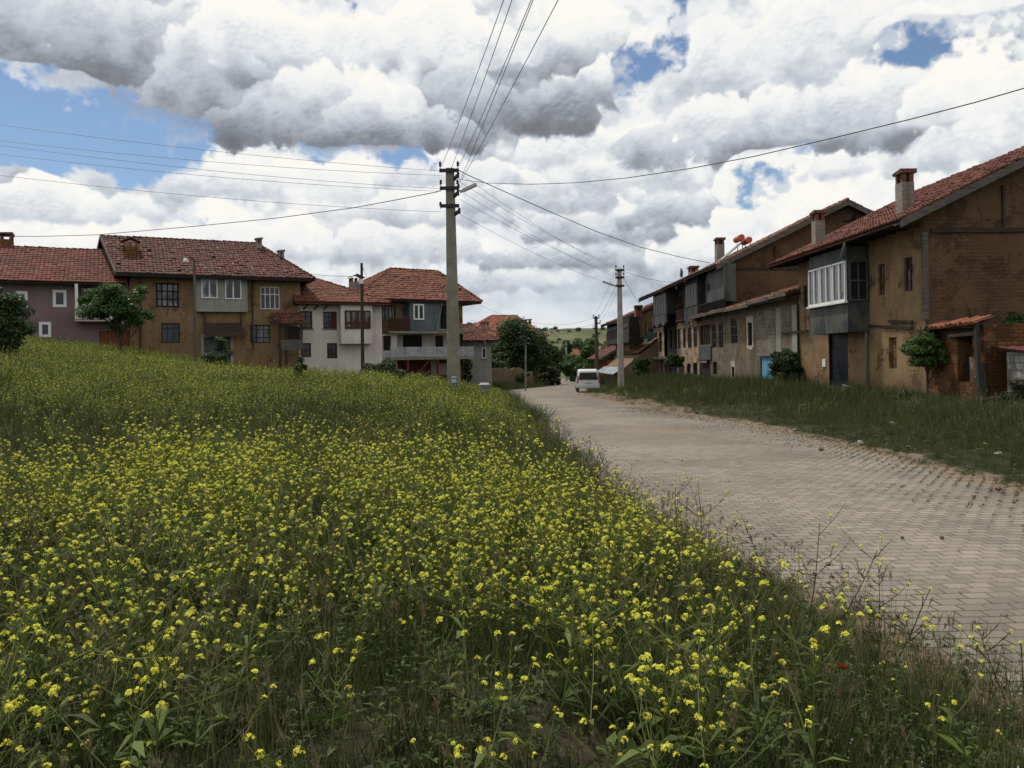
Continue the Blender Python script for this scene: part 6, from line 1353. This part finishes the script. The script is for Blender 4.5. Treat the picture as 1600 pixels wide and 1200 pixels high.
def scatter_tree():
    g = bpy.data.node_groups.new('plant_scatter', 'GeometryNodeTree'); g.interface.new_socket('Geometry', in_out='INPUT', socket_type='NodeSocketGeometry'); g.interface.new_socket('Geometry', in_out='OUTPUT', socket_type='NodeSocketGeometry')
    N = g.nodes.new; L = g.links.new; gi = N('NodeGroupInput'); go = N('NodeGroupOutput')
    def att(n, t): a = N('GeometryNodeInputNamedAttribute'); a.data_type = t; a.inputs['Name'].default_value = n; return a.outputs['Attribute']
    pr = att('proto', 'INT'); cmp_ = N('FunctionNodeCompare'); cmp_.data_type = 'INT'; cmp_.operation = 'GREATER_THAN'; L(pr, cmp_.inputs[2]); cmp_.inputs[3].default_value = 0
    sp = N('GeometryNodeSeparateGeometry'); sp.domain = 'POINT'; L(gi.outputs[0], sp.inputs[0]); L(cmp_.outputs[0], sp.inputs[1])
    si = N('GeometryNodeSplitToInstances'); si.domain = 'POINT'; L(sp.outputs[0], si.inputs['Geometry']); L(pr, si.inputs['Group ID'])
    ip = N('GeometryNodeInstanceOnPoints'); L(sp.outputs[1], ip.inputs['Points']); L(si.outputs['Instances'], ip.inputs['Instance']); ip.inputs['Pick Instance'].default_value = True
    L(att('idx', 'INT'), ip.inputs['Instance Index']); L(att('rot', 'FLOAT_VECTOR'), ip.inputs['Rotation'])
    cx = N('ShaderNodeCombineXYZ'); sc = att('scl', 'FLOAT')
    for k in range(3): L(sc, cx.inputs[k])
    L(cx.outputs[0], ip.inputs['Scale']); L(ip.outputs[0], go.inputs[0]); return g
def scatter(name, label, protos, pts, idx, scl, mats, tilt=.15):
    """one object of uncountable plants: its mesh holds the prototypes and the points they stand on"""
    nv = sum(len(p.v) for p in protos); V = np.concatenate([np.array(p.v, np.float32) for p in protos] + [pts.astype(np.float32)]); nf = nv // 4
    Fq = np.arange(nv, dtype=np.int32).reshape(-1, 4); pid = np.concatenate([np.full(len(p.v), i + 1) for i, p in enumerate(protos)] + [np.zeros(len(pts))]).astype(np.int32)
    me = bpy.data.meshes.new(name); me.vertices.add(len(V)); me.vertices.foreach_set('co', V.ravel()); me.loops.add(nv); me.loops.foreach_set('vertex_index', Fq.ravel())
    me.polygons.add(nf); me.polygons.foreach_set('loop_start', np.arange(0, nv, 4, dtype=np.int32))
    for m in mats: me.materials.append(m)
    me.polygons.foreach_set('material_index', np.concatenate([np.array(p.m, np.int32) for p in protos]))
    me.update(calc_edges=True)
    a = me.attributes.new('rnd', 'FLOAT', 'FACE'); a.data.foreach_set('value', np.concatenate([np.array(p.r, np.float32) for p in protos]))
    a = me.attributes.new('proto', 'INT', 'POINT'); a.data.foreach_set('value', pid)
    full = lambda x, w=1: np.concatenate([np.zeros((nv, w) if w > 1 else nv, x.dtype), x])
    a = me.attributes.new('idx', 'INT', 'POINT'); a.data.foreach_set('value', full(idx.astype(np.int32)))
    a = me.attributes.new('scl', 'FLOAT', 'POINT'); a.data.foreach_set('value', full(scl.astype(np.float32)))
    rot = np.stack([nr_.normal(0, tilt, len(pts)), nr_.normal(0, tilt, len(pts)), nr_.uniform(0, 6.28, len(pts))], -1).astype(np.float32)
    a = me.attributes.new('rot', 'FLOAT_VECTOR', 'POINT'); a.data.foreach_set('vector', full(rot, 3).ravel())
    o = bpy.data.objects.new(name, me); COL.objects.link(o); tag(o, label, None, None, 'stuff')
    if 'g' not in _GT: _GT['g'] = scatter_tree()
    md = o.modifiers.new('scatter', 'NODES'); md.node_group = _GT['g']; return o
def sample(x0, x1, y0, y1, per_m2, keep):
    n = int((x1 - x0) * (y1 - y0) * per_m2); x = nr_.uniform(x0, x1, n); y = nr_.uniform(y0, y1, n); k = keep(x, y) > nr_.uniform(0, 1, n); return x[k], y[k]
def seen(x, y, pad=2.0): return (np.abs(x) < .68 * y + pad)
def left_ok(x, y):
    line = 52.0 + .498 * (x + 19.2) - 1.2
    return ((xl(y) - x) > -.3) & (y < np.minimum(line, SIDE_Y0 - 1.0 + np.where(x < -16, 20, 0))) & seen(x, y)
dens_n = lambda x, y, s, k: fbm(x * s + 9, y * s + 3, k, 3)
flower_keep = lambda x, y: left_ok(x, y) * np.clip(.38 + 2.6 * (dens_n(x, y, .55, 401) - .38), .14, 1) * ss(xl(y) - x, -.1, .5) * np.where(y < 7, 1 - .80 * ss(x, .5 + (y - 3.2) * .5, 1.1 + (y - 3.2) * .5), 1) * np.where(y < 4.6, .45 + .5 * ss(x, -1.6, .3), 1)
protos = [mustard(rnu(.50, .84), nr_.randint(4, 9), 2, .55) for i in range(16)] + [mustard(rnu(.55, .82), nr_.randint(5, 9), 1, .45) for i in range(8)] + [mustard_patch(rnu(.62, .82), 16, .38) for i in range(7)]
X = []; 
def addp(x, y, lo, hi, s0, s1):
    d = xl(y) - x; e = .50 + .5 * ss(d, .1, 1.4); z = ground_z(x, y) - .02; tall = .74 + .42 * dens_n(x, y, .35, 77) + .15 * ss(y, 14, 26)
    X.append((np.stack([x, y, z], -1), nr_.randint(lo, hi, len(x)), nr_.uniform(s0, s1, len(x)) * e * tall))
x, y = sample(-8, 4, 2.1, 9.5, 52, lambda x, y: flower_keep(x, y) * (.45 + .75 * ss(dens_n(x, y, .9, 911), .40, .58))); k = np.hypot(x, y) > 2.25; addp(x[k], y[k], 0, 16, .55, 1.15)
x, y = sample(-17, 3, 9.5, 24, 34, lambda x, y: flower_keep(x, y) * (.22 + .55 * (1 - ss(y, 9.5, 12.5)) + .25 * ss(dens_n(x, y, .4, 611), .5, .62)) * (1 - ss(y, 16, 24))); addp(x, y, 16, 24, .7, 1.15)
x, y = sample(-36, 3, 13.5, 56, 7.5, lambda x, y: np.clip(flower_keep(x, y) * 1.5, 0, 1) * ss(y, 13.5, 21)); addp(x, y, 24, 31, .66, 1.0)
scatter('mustard_field', 'dense yellow-flowering mustard covering the meadow left of the street', protos, np.concatenate([a[0] for a in X]), np.concatenate([a[1] for a in X]), np.concatenate([a[2] for a in X]), [M['stem'], M['petal'], M['straw'], M['white_petal']])
# undergrowth of the meadow
gp = [grass_clump(rnu(.28, .42), 42, .09, 1) for i in range(5)] + [weed_leafy(.3, 8) for i in range(4)] + [grass_clump(.34, 26, .1, 1, heads=4) for i in range(3)] + [daisy(.3), daisy(.22)] + [grass_clump(.3, 24, .08, 2, .003) for i in range(2)] + [grass_clump(.42, 60, .34, 1, .010, spread=.8) for i in range(4)] + [mustard_patch(.6, 9, .3, 4) for i in range(2)]
X = []
def addg(x, y, choices, s0, s1, dz=-.02): z = ground_z(x, y) + dz; X.append((np.stack([x, y, z], -1), np.array(choices)[nr_.randint(0, len(choices), len(x))], nr_.uniform(s0, s1, len(x))))
edge_l = lambda x, y: left_ok(x, y) * ss(xl(y) - x + (dens_n(x, y, 2.2, 31) - .5) * .9, -.28, .12)
x, y = sample(-8, 3.4, 2.0, 9, 75, edge_l); k = np.hypot(x, y) > 1.9; x, y = x[k], y[k]; fr = ss(xl(y) - x, 0, 1.2)
addg(x, y, [0, 1, 2, 3, 4, 5, 6, 7, 8, 5, 6, 9, 10, 11, 3, 4, 14, 2, 1, 0, 7], .55, 1.15); X[-1] = (X[-1][0], X[-1][1], X[-1][2] * (.55 + .45 * fr))
x, y = sample(-14, 3, 9, 22, 20, edge_l); addg(x, y, [0, 1, 2, 5, 6, 15, 16, 17, 18, 9, 14], .7, 1.2)
x, y = sample(-36, 3, 20, 57, 4.0, edge_l); addg(x, y, [15, 16, 17, 18], 1.0, 1.7)
x, y = sample(-1, 3.4, 2.6, 9, 16, lambda x, y: (xl(y) - x > -.25) * (xl(y) - x < 1.5) * seen(x, y) * 1.0); addg(x, y, [0, 1, 9, 10, 11, 5, 6], .6, 1.0)
x, y = sample(-3, 3.4, 2.6, 16, 190, lambda x, y: (xl(y) - x > -.45) * (xl(y) - x < 1.6) * seen(x, y) * np.clip(1.1 - np.abs(xl(y) - x - .25) / 1.3, 0, 1) * (dens_n(x, y, 2.0, 641) > .40)); addg(x, y, [0, 1, 2, 5, 6, 7, 8, 14, 13], .22, .55)
scatter('meadow_undergrowth', 'dark green grass and weeds growing under the mustard', gp, np.concatenate([a[0] for a in X]), np.concatenate([a[1] for a in X]), np.concatenate([a[2] for a in X]), [M['stem'], M['grass'], M['straw'], M['white_petal'], M['petal']])
# right verge
X = []
def right_ok(x, y):
    d = x - xr(y); f = 13.9 - .016 * y; return ((d > -.1) & (x < np.where(y > 26, f - .15, 26)) & ((x < 12.9) | (y < 20.4) | (y > 26)) & seen(x, y, 7)) * (.30 + .70 * ss(d, -.1, 1.2))
vk = lambda x, y: right_ok(x, y) * (1 - .8 * bare(x, y)) * np.clip(.55 + 1.6 * (dens_n(x, y, .5, 77) - .35), .2, 1)
x, y = sample(6, 24, 2, 26, 46, lambda x, y: np.clip(right_ok(x, y) * (.4 + .8 * dens_n(x, y, .9, 78)), 0, 1)); addg(x, y, [0, 1, 2, 3, 5, 7, 15, 16, 17, 18, 9, 14, 5, 6, 8], .6, 1.2); d_ = x - xr(y); X[-1] = (X[-1][0], X[-1][1], X[-1][2] * (.38 + .80 * ss(d_, .0, 4)))
x, y = sample(2, 14, 26, 84, 12, vk); addg(x, y, [15, 16, 17, 18, 0, 1, 5], .8, 1.5); d_ = x - xr(y); X[-1] = (X[-1][0], X[-1][1], X[-1][2] * (.55 + .85 * ss(d_, 1, 5)))
x, y = sample(2, 14, 22, 70, 2.2, lambda x, y: vk(x, y) * (dens_n(x, y, .3, 811) > .5)); addg(x, y, [19, 20], .6, .95)
x, y = sample(5, 14, 7, 20, 60, lambda x, y: ((x > xr(y) - .15) & (x < xr(y) + 3.2)) * seen(x, y, 1) * (.35 + .9 * (dens_n(x, y, 1.2, 83) > .42))); addg(x, y, [0, 1, 2, 5, 6, 7, 8, 14, 13], .25, .6)
# island left of the far street and field margins by the wall
isl = lambda x, y: ((x < xl(y) - .3) & (y > SIDE_Y1 + .4 + .12 * np.abs(x)) & (x > -6)) * 1.0
x, y = sample(-6, 9, 62, 105, 5, isl); addg(x, y, [15, 16, 17, 18], 1.2, 1.9)
x, y = sample(4, 24, 84, 150, 1.2, lambda x, y: (x > xr(y) + .5) * 1.0); addg(x, y, [15, 16, 17, 18], 1.5, 3.0)
scatter('verge_grass', 'rough green grass on the verge before the right-hand houses', gp, np.concatenate([a[0] for a in X]), np.concatenate([a[1] for a in X]), np.concatenate([a[2] for a in X]), [M['stem'], M['grass'], M['straw'], M['white_petal'], M['petal']])
# tufts in the paving joints along both edges
tp = [grass_clump(.030, 16, .028, 0, .006, spread=1.6) for i in range(4)]
cx_, cy_ = np.meshgrid(np.arange(-1, 9, .17), np.arange(3, 34, .125)); cx_ = (cx_ + .085 * (np.round(cy_ / .125) % 2)).ravel(); cy_ = cy_.ravel()
a_ = cx_ - xl(cy_); b_ = xr(cy_) - cx_; pk = np.exp(-np.clip(a_ - .25, 0, 9) / .42) * 1.1 + np.exp(-(np.clip(b_ - 1.5, 0, 9) / 1.1) ** 2) * ss(cy_, 6, 10) * (.45 + 1.3 * ss(dens_n(cx_, cy_ * .35, .9, 57), .40, .56))
k = (a_ > -.1) & (b_ > -.1) & (nr_.uniform(0, 1, len(cx_)) < pk); x = cx_[k] + nr_.normal(0, .012, k.sum()); y = cy_[k] + nr_.normal(0, .008, k.sum()); z = road_z(y) + .012
scatter('joint_tufts', 'small tufts of moss and grass in the joints of the paving edges', tp, np.stack([x, y, z], -1), nr_.randint(0, 4, len(x)), nr_.uniform(.5, 1.15, len(x)), [leafmat('joint_moss', [(.03, .034, .014), (.05, .042, .02), (.07, .052, .028)], .2)])
# ---- tall sprigs that stand up before the paving, and the poppy
def sprig(label, px, py, Y, h, lean, seed, dry=False):
    global nr_
    keep = nr_; nr_ = np.random.RandomState(seed); h *= .8; p = W(px, py, Y); P = PB(); main, d = curve(np.zeros(3), np.array([lean, rnu(-.1, .1), 1]), h, 8, .05, .18); P.ribbon(main, .008, 0, .25, .0035); ends = [main[-1]]
    for i in range(nr_.randint(5, 9)):
        k = nr_.randint(2, 8); a = rnu(0, 6.3); br, db = curve(main[k], np.array([math.cos(a) * 1.2, math.sin(a) * .6, rnu(.2, .9)]), h * rnu(.2, .58), 5, .25, .22); P.ribbon(br, .0045, 0, .2, .0025); ends.append(br[-1])
        for j in range(nr_.randint(1, 3)): b2, d2 = curve(br[nr_.randint(1, 4)], db + np.array([rnu(-.9, .9), rnu(-.9, .9), .3]), h * rnu(.06, .18), 3, .3, .3); P.ribbon(b2, .003, 0, .2, .0015); ends.append(b2[-1])
        for t in br[1:]:
            if rnu(0, 1) < .5: e = t + np.array([rnu(-.02, .02), rnu(-.02, .02), rnu(.005, .03)]); P.ribbon([t, e], .003, 0, .2, .001, cross=False)
    Q_ = PB()
    for e in ends:
        if rnu(0, 1) < .6: cluster(Q_, e, .010, nr_.randint(5, 9), 0, .0068)
    nr_ = keep; xg = p.x; zg = gz(xg, Y)
    o = thing('mustard_sprig', label, 'mustard plant', (xg, Y, zg), 0, 'tall mustard sprigs at the field edge')
    V = np.array(P.v); np_mesh('stalk', V, np.arange(len(V)).reshape(-1, 4), rn=P.r, mats=[M['sprig_dry'] if dry else M['stem']], parent=o)
    if Q_.v: V = np.array(Q_.v); np_mesh('flowers', V, np.arange(len(V)).reshape(-1, 4), rn=Q_.r, mats=[M['petal']], parent=o)
M['sprig_dry'] = leafmat('reddish_stalk', [(.05, .035, .02), (.08, .055, .03)], .1)
sprig('straight tall mustard stalk rising alone before the near paving', 1096, 900, 5.9, .95, .0, 3)
sprig('short straight mustard stalk with a yellow tip left of the tallest one', 1062, 880, 6.3, .80, -.05, 4)
sprig('large bare-branched mustard sprig leaning right over the paving, the biggest one', 1262, 985, 4.9, .82, .12, 5, True)
sprig('widely branching reddish sprig left of the biggest one', 1225, 960, 5.1, .72, -.35, 6, True)
sprig('reddish sprig bending far right above the paving', 1310, 980, 4.9, .66, .5, 7, True)
sprig('thin upright sprig near the edge where paving meets grass', 1375, 1010, 4.5, .62, .02, 8, True)
sprig('low sprig curving right with a yellow tip near the paving edge', 1400, 1030, 4.3, .55, .5, 9, True)
sprig('yellow-headed sprig at the right edge of the picture', 1585, 1170, 3.6, .55, -.35, 10)
sprig('second yellow-headed sprig close to the right edge', 1600, 1150, 3.7, .42, .0, 12)
p = W(1317, 1047, 3.95); zg = gz(p.x, 3.95)
o = thing('poppy', 'single red poppy in the dark grass near the paving', 'poppy', (p.x, 3.95, zg)); hh = p.z - zg
q = MB(); q.tube([(.03, 0, 0), (.01, 0, hh * .6), (0, 0, hh - .01)], .0025, 5); q.build('stalk', M['grass'], o)
mp, B, pp = newmat('poppy_red'); setp(B, pp, 'Base Color', (.50, .012, .014, 1)); setp(B, pp, 'Roughness', .6)
for k in range(4):
    q = MB(); a = k * math.pi / 2; n = 6; 
    for i in range(n):
        for j in range(3):
            def pt(u, v): t = a + (u - .5) * 1.9; r = .024 * math.sin(min(v, 1) * 1.5) ; return (r * math.cos(t), r * math.sin(t), hh + .026 * v * v + .003 * math.sin(u * 14))
            q.face([pt(i / n, j / 3), pt((i + 1) / n, j / 3), pt((i + 1) / n, (j + 1) / 3), pt(i / n, (j + 1) / 3)])
    q.build('petal', mp, o)
q = MB(); q.lathe((0, 0, hh), [(.003, 0), (.006, .006), (.004, .012)], 8); q.build('seed_capsule', M['iron_black'], o)
# ---- trees and bushes
def foliage(name, label, cat, px, pyt, pyb, Y, wpx, mat='leaf_dark', leaf=.14, n=9000, clumps=40, trunk=True, lowest=.12, shape=1.0, seed=1, group=None, flat=1.0, node='tree', trunk_px=None, dpt=.9, spread=.44):
    rg = np.random.RandomState(seed); top = W(px, pyt, Y); wd = wpx / F * Y / 2; zt = top.z; bx = W(trunk_px or px, pyb, Y).x; zb = gz(bx, Y) - .1; H_ = zt - zb; cz = zb + H_ * (lowest + (1 - lowest) / 2); rz_ = H_ * (1 - lowest) / 2
    o = thing(node, label, cat, (bx, Y, zb), 0, group); O = np.array([bx, Y, zb]); cc = np.array([top.x, Y, cz]) - O
    C = []
    while len(C) < clumps:
        u = rg.uniform(-1, 1, 3)
        r2 = np.linalg.norm(u)
        if r2 > 1 or r2 < .35: continue
        taper = 1 - .45 * max(0, u[2]) ** 1.5 * shape; C.append(cc + u * np.array([wd * taper, wd * taper * dpt, rz_ * flat]) * rg.uniform(.75, 1.0))
    C = np.array(C); cs = rg.uniform(.5, 1.1, clumps) * min(wd, rz_) * spread; ct = np.clip(rg.normal(.45, .22, clumps), 0, 1)
    ci = rg.randint(0, clumps, n); d = rg.normal(0, 1, (n, 3)); d /= np.linalg.norm(d, axis=1)[:, None]; n = int(n * 1.35); leaf *= .82; ci = rg.randint(0, clumps, n); d = rg.normal(0, 1, (n, 3)); d /= np.linalg.norm(d, axis=1)[:, None]; r = rg.uniform(0, 1, n) ** .55
    P0 = C[ci] + d * (r * cs[ci])[:, None] * np.array([1.15, 1.15, .75]); P0[:, 2] = np.maximum(P0[:, 2], .12)
    nrm = d * .8 + rg.normal(0, .6, (n, 3)) + np.array([0, 0, .4]); nrm /= np.linalg.norm(nrm, axis=1)[:, None]; t = np.cross(nrm, rg.normal(0, 1, (n, 3))); t /= np.linalg.norm(t, axis=1)[:, None] + 1e-9; b = np.cross(nrm, t); L = (leaf * rg.uniform(.6, 1.3, n))[:, None]
    V = np.stack([P0 - t * L, P0 + b * L * .42, P0 + t * L, P0 - b * L * .42], 1).reshape(-1, 3)
    np_mesh('crown', V, np.arange(n * 4).reshape(-1, 4), rn=np.clip(ct[ci] + rg.normal(0, .16, n), 0, 1), mats=[M[mat]], parent=o)
    if trunk:
        q = MB(); tr = max(.03, H_ * .022); mid = cc * .55; q.tube([(0, 0, -.1), tuple(cc * .25 + np.array([0, 0, 0])), tuple(mid), tuple(cc)], [tr, tr * .85, tr * .6, tr * .25], 7)
        for i in range(min(9, clumps)): e = C[i * (clumps // 9 or 1)]; s_ = cc * rg.uniform(.25, .7); q.tube([tuple(s_), tuple((s_ + e) / 2 + rg.normal(0, .08, 3)), tuple(e)], [tr * .45, tr * .3, tr * .12], 5)
        q.build('trunk', M['bark'], o)
    return o
foliage('t', 'dark leafy tree at the left edge in front of the mauve house', 'tree', 2, 432, 560, 27, 88, 'leaf_dark', .09, 9000, 40, seed=3, shape=.5)
foliage('t', 'spreading dark green tree hiding the white balcony', 'tree', 178, 430, 565, 43, 112, 'leaf_mid', .13, 9000, 46, lowest=.34, seed=4, shape=.9, trunk_px=192, flat=.95, spread=.32)
foliage('t', 'shrub before the grey yard gate of the ochre house', 'shrub', 342, 528, 566, 46, 46, 'leaf_dark', .08, 3500, 22, lowest=.05, seed=5, node='shrub')
foliage('t', 'biggest dark tree in front of the orange roof', 'tree', 806, 497, 600, 88, 88, 'leaf_dark', .22, 12000, 60, lowest=.1, seed=6)
foliage('t', 'dark tree between the biggest tree and the street end', 'tree', 851, 524, 600, 95, 54, 'leaf_dark', .22, 8000, 40, lowest=.03, seed=7)
foliage('t', 'low dark bush behind the mud garden wall', 'bush', 778, 548, 590, 84, 44, 'leaf_dark', .18, 5000, 26, lowest=.05, seed=8, node='bush')
foliage('t', 'ivy-dark bush against the left corner of the low grey house', 'bush', 730, 538, 592, 63.5, 20, 'leaf_dark', .13, 4000, 20, lowest=.03, seed=9, node='bush')
foliage('t', 'brown dry bush on the mud garden wall', 'bush', 815, 574, 598, 78.5, 24, 'leaf_dry', .13, 2500, 14, lowest=.05, seed=19, node='bush')
foliage('t', 'reddish undergrowth bush at the foot of the street-end trees', 'bush', 862, 572, 602, 91, 34, 'leaf_dry', .16, 3000, 16, lowest=.03, seed=29, node='bush')
foliage('t', 'round green tree right of the whitish pole at the street end', 'tree', 897, 552, 594, 118, 44, 'leaf_mid', .26, 8000, 36, lowest=.1, seed=10)
foliage('t', 'taller green tree behind the white van', 'tree', 925, 532, 598, 112, 46, 'leaf_mid', .28, 8000, 36, lowest=.06, seed=11)
foliage('t', 'narrow dark poplar behind the whitish pole', 'tree', 886, 522, 590, 150, 20, 'leaf_dark', .35, 4000, 20, lowest=.05, seed=12, shape=1.3)
foliage('t', 'dark conifer left of the narrow poplar', 'tree', 868, 530, 590, 140, 26, 'leaf_dark', .35, 4000, 22, lowest=.05, seed=13, shape=1.4)
foliage('t', 'pale green poplar clump below the hill', 'tree', 908, 531, 575, 230, 42, 'leaf_far', .5, 5000, 30, lowest=.05, seed=14)
foliage('t', 'green trees crowding over the brown farmhouse roof', 'tree', 952, 528, 575, 160, 46, 'leaf_far', .4, 5000, 30, lowest=.05, seed=15)
foliage('t', 'dark shrub beside the sky-blue door', 'shrub', 1227, 541, 612, 36.6, 48, 'leaf_dark', .075, 9000, 36, lowest=.03, seed=16, node='shrub', shape=.5)
foliage('t', 'small round-crowned vine tree against the corner of the ochre mud house', 'tree', 1449, 517, 622, 25.3, 70, 'leaf_mid', .075, 7000, 34, lowest=.50, seed=17, shape=.6)
foliage('t', 'dark climber on the brown gable at the right edge', 'climber', 1592, 480, 575, 24.9, 46, 'leaf_mid', .07, 5000, 26, lowest=.45, seed=18, node='climbing_plant', shape=.6, dpt=.3)
foliage('t', 'dark bush by the corner of the timber bay house', 'bush', 1002, 553, 600, 67, 28, 'leaf_dark', .13, 4500, 22, lowest=.05, seed=20, node='bush')
foliage('t', 'light green vine over the deep blue door', 'vine', 1055, 551, 595, 58.5, 28, 'leaf_mid', .10, 3500, 18, lowest=.5, seed=21, node='vine', dpt=.5)
foliage('t', 'dark weed bush at the foot of the old wooden post', 'bush', 592, 561, 612, 30, 92, 'leaf_dark', .05, 8000, 40, lowest=.02, seed=22, node='bush', shape=.4, trunk=False)
foliage('t', 'tall grey-green thistle bush by the lean-to porch', 'bush', 470, 548, 598, 27, 24, 'leaf_mid', .05, 1400, 18, lowest=.05, seed=23, node='thistle_bush', shape=.8)
foliage('t', 'weed bush at the near corner of the mud annex', 'bush', 1418, 608, 640, 24.6, 50, 'leaf_dark', .05, 3500, 20, lowest=.02, seed=24, node='bush', trunk=False)
foliage('t', 'dry grey brush against the white block shed', 'bush', 1590, 590, 655, 19.8, 60, 'leaf_dry', .05, 3000, 20, lowest=.02, seed=25, node='bush', dpt=.4)
# scrub on the hill, too many and too far to count
fp = []
for i in range(4):
    P = PB()
    for j in range(260): a = nr_.normal(0, 1, 3); a /= np.linalg.norm(a); c = a * np.array([1, 1, .75]) * rnu(.5, 1) + np.array([0, 0, .7]); t = nr_.normal(0, 1, 3); t /= np.linalg.norm(t); b = np.cross(t, a); b /= np.linalg.norm(b); L = rnu(.1, .25); P.quad(c - t * L, c + b * L * .6, c + t * L, c - b * L * .6, 0, float(np.clip(rnu(0, 1), 0, 1)))
    fp.append(P)
hk = lambda x, y: (dens_n(x, y, .012, 500) > .56) * .6 + .05
x, y = sample(-60, 160, 230, 700, .012, hk); x2, y2 = sample(-20, 120, 180, 330, .03, lambda x, y: (x > 14 + .1 * y - 10) * 1.0); x3, y3 = sample(-420, 620, 200, 700, .0016, hk); x = np.concatenate([x, x2, x3]); y = np.concatenate([y, y2, y3])
scatter('hillside_scrub', 'scattered bushes and small trees dotting the green hill', fp, np.stack([x, y, ground_z(x, y) - .3], -1), nr_.randint(0, 4, len(x)), nr_.uniform(.7, 2.0, len(x)), [M['leaf_far']], .1)
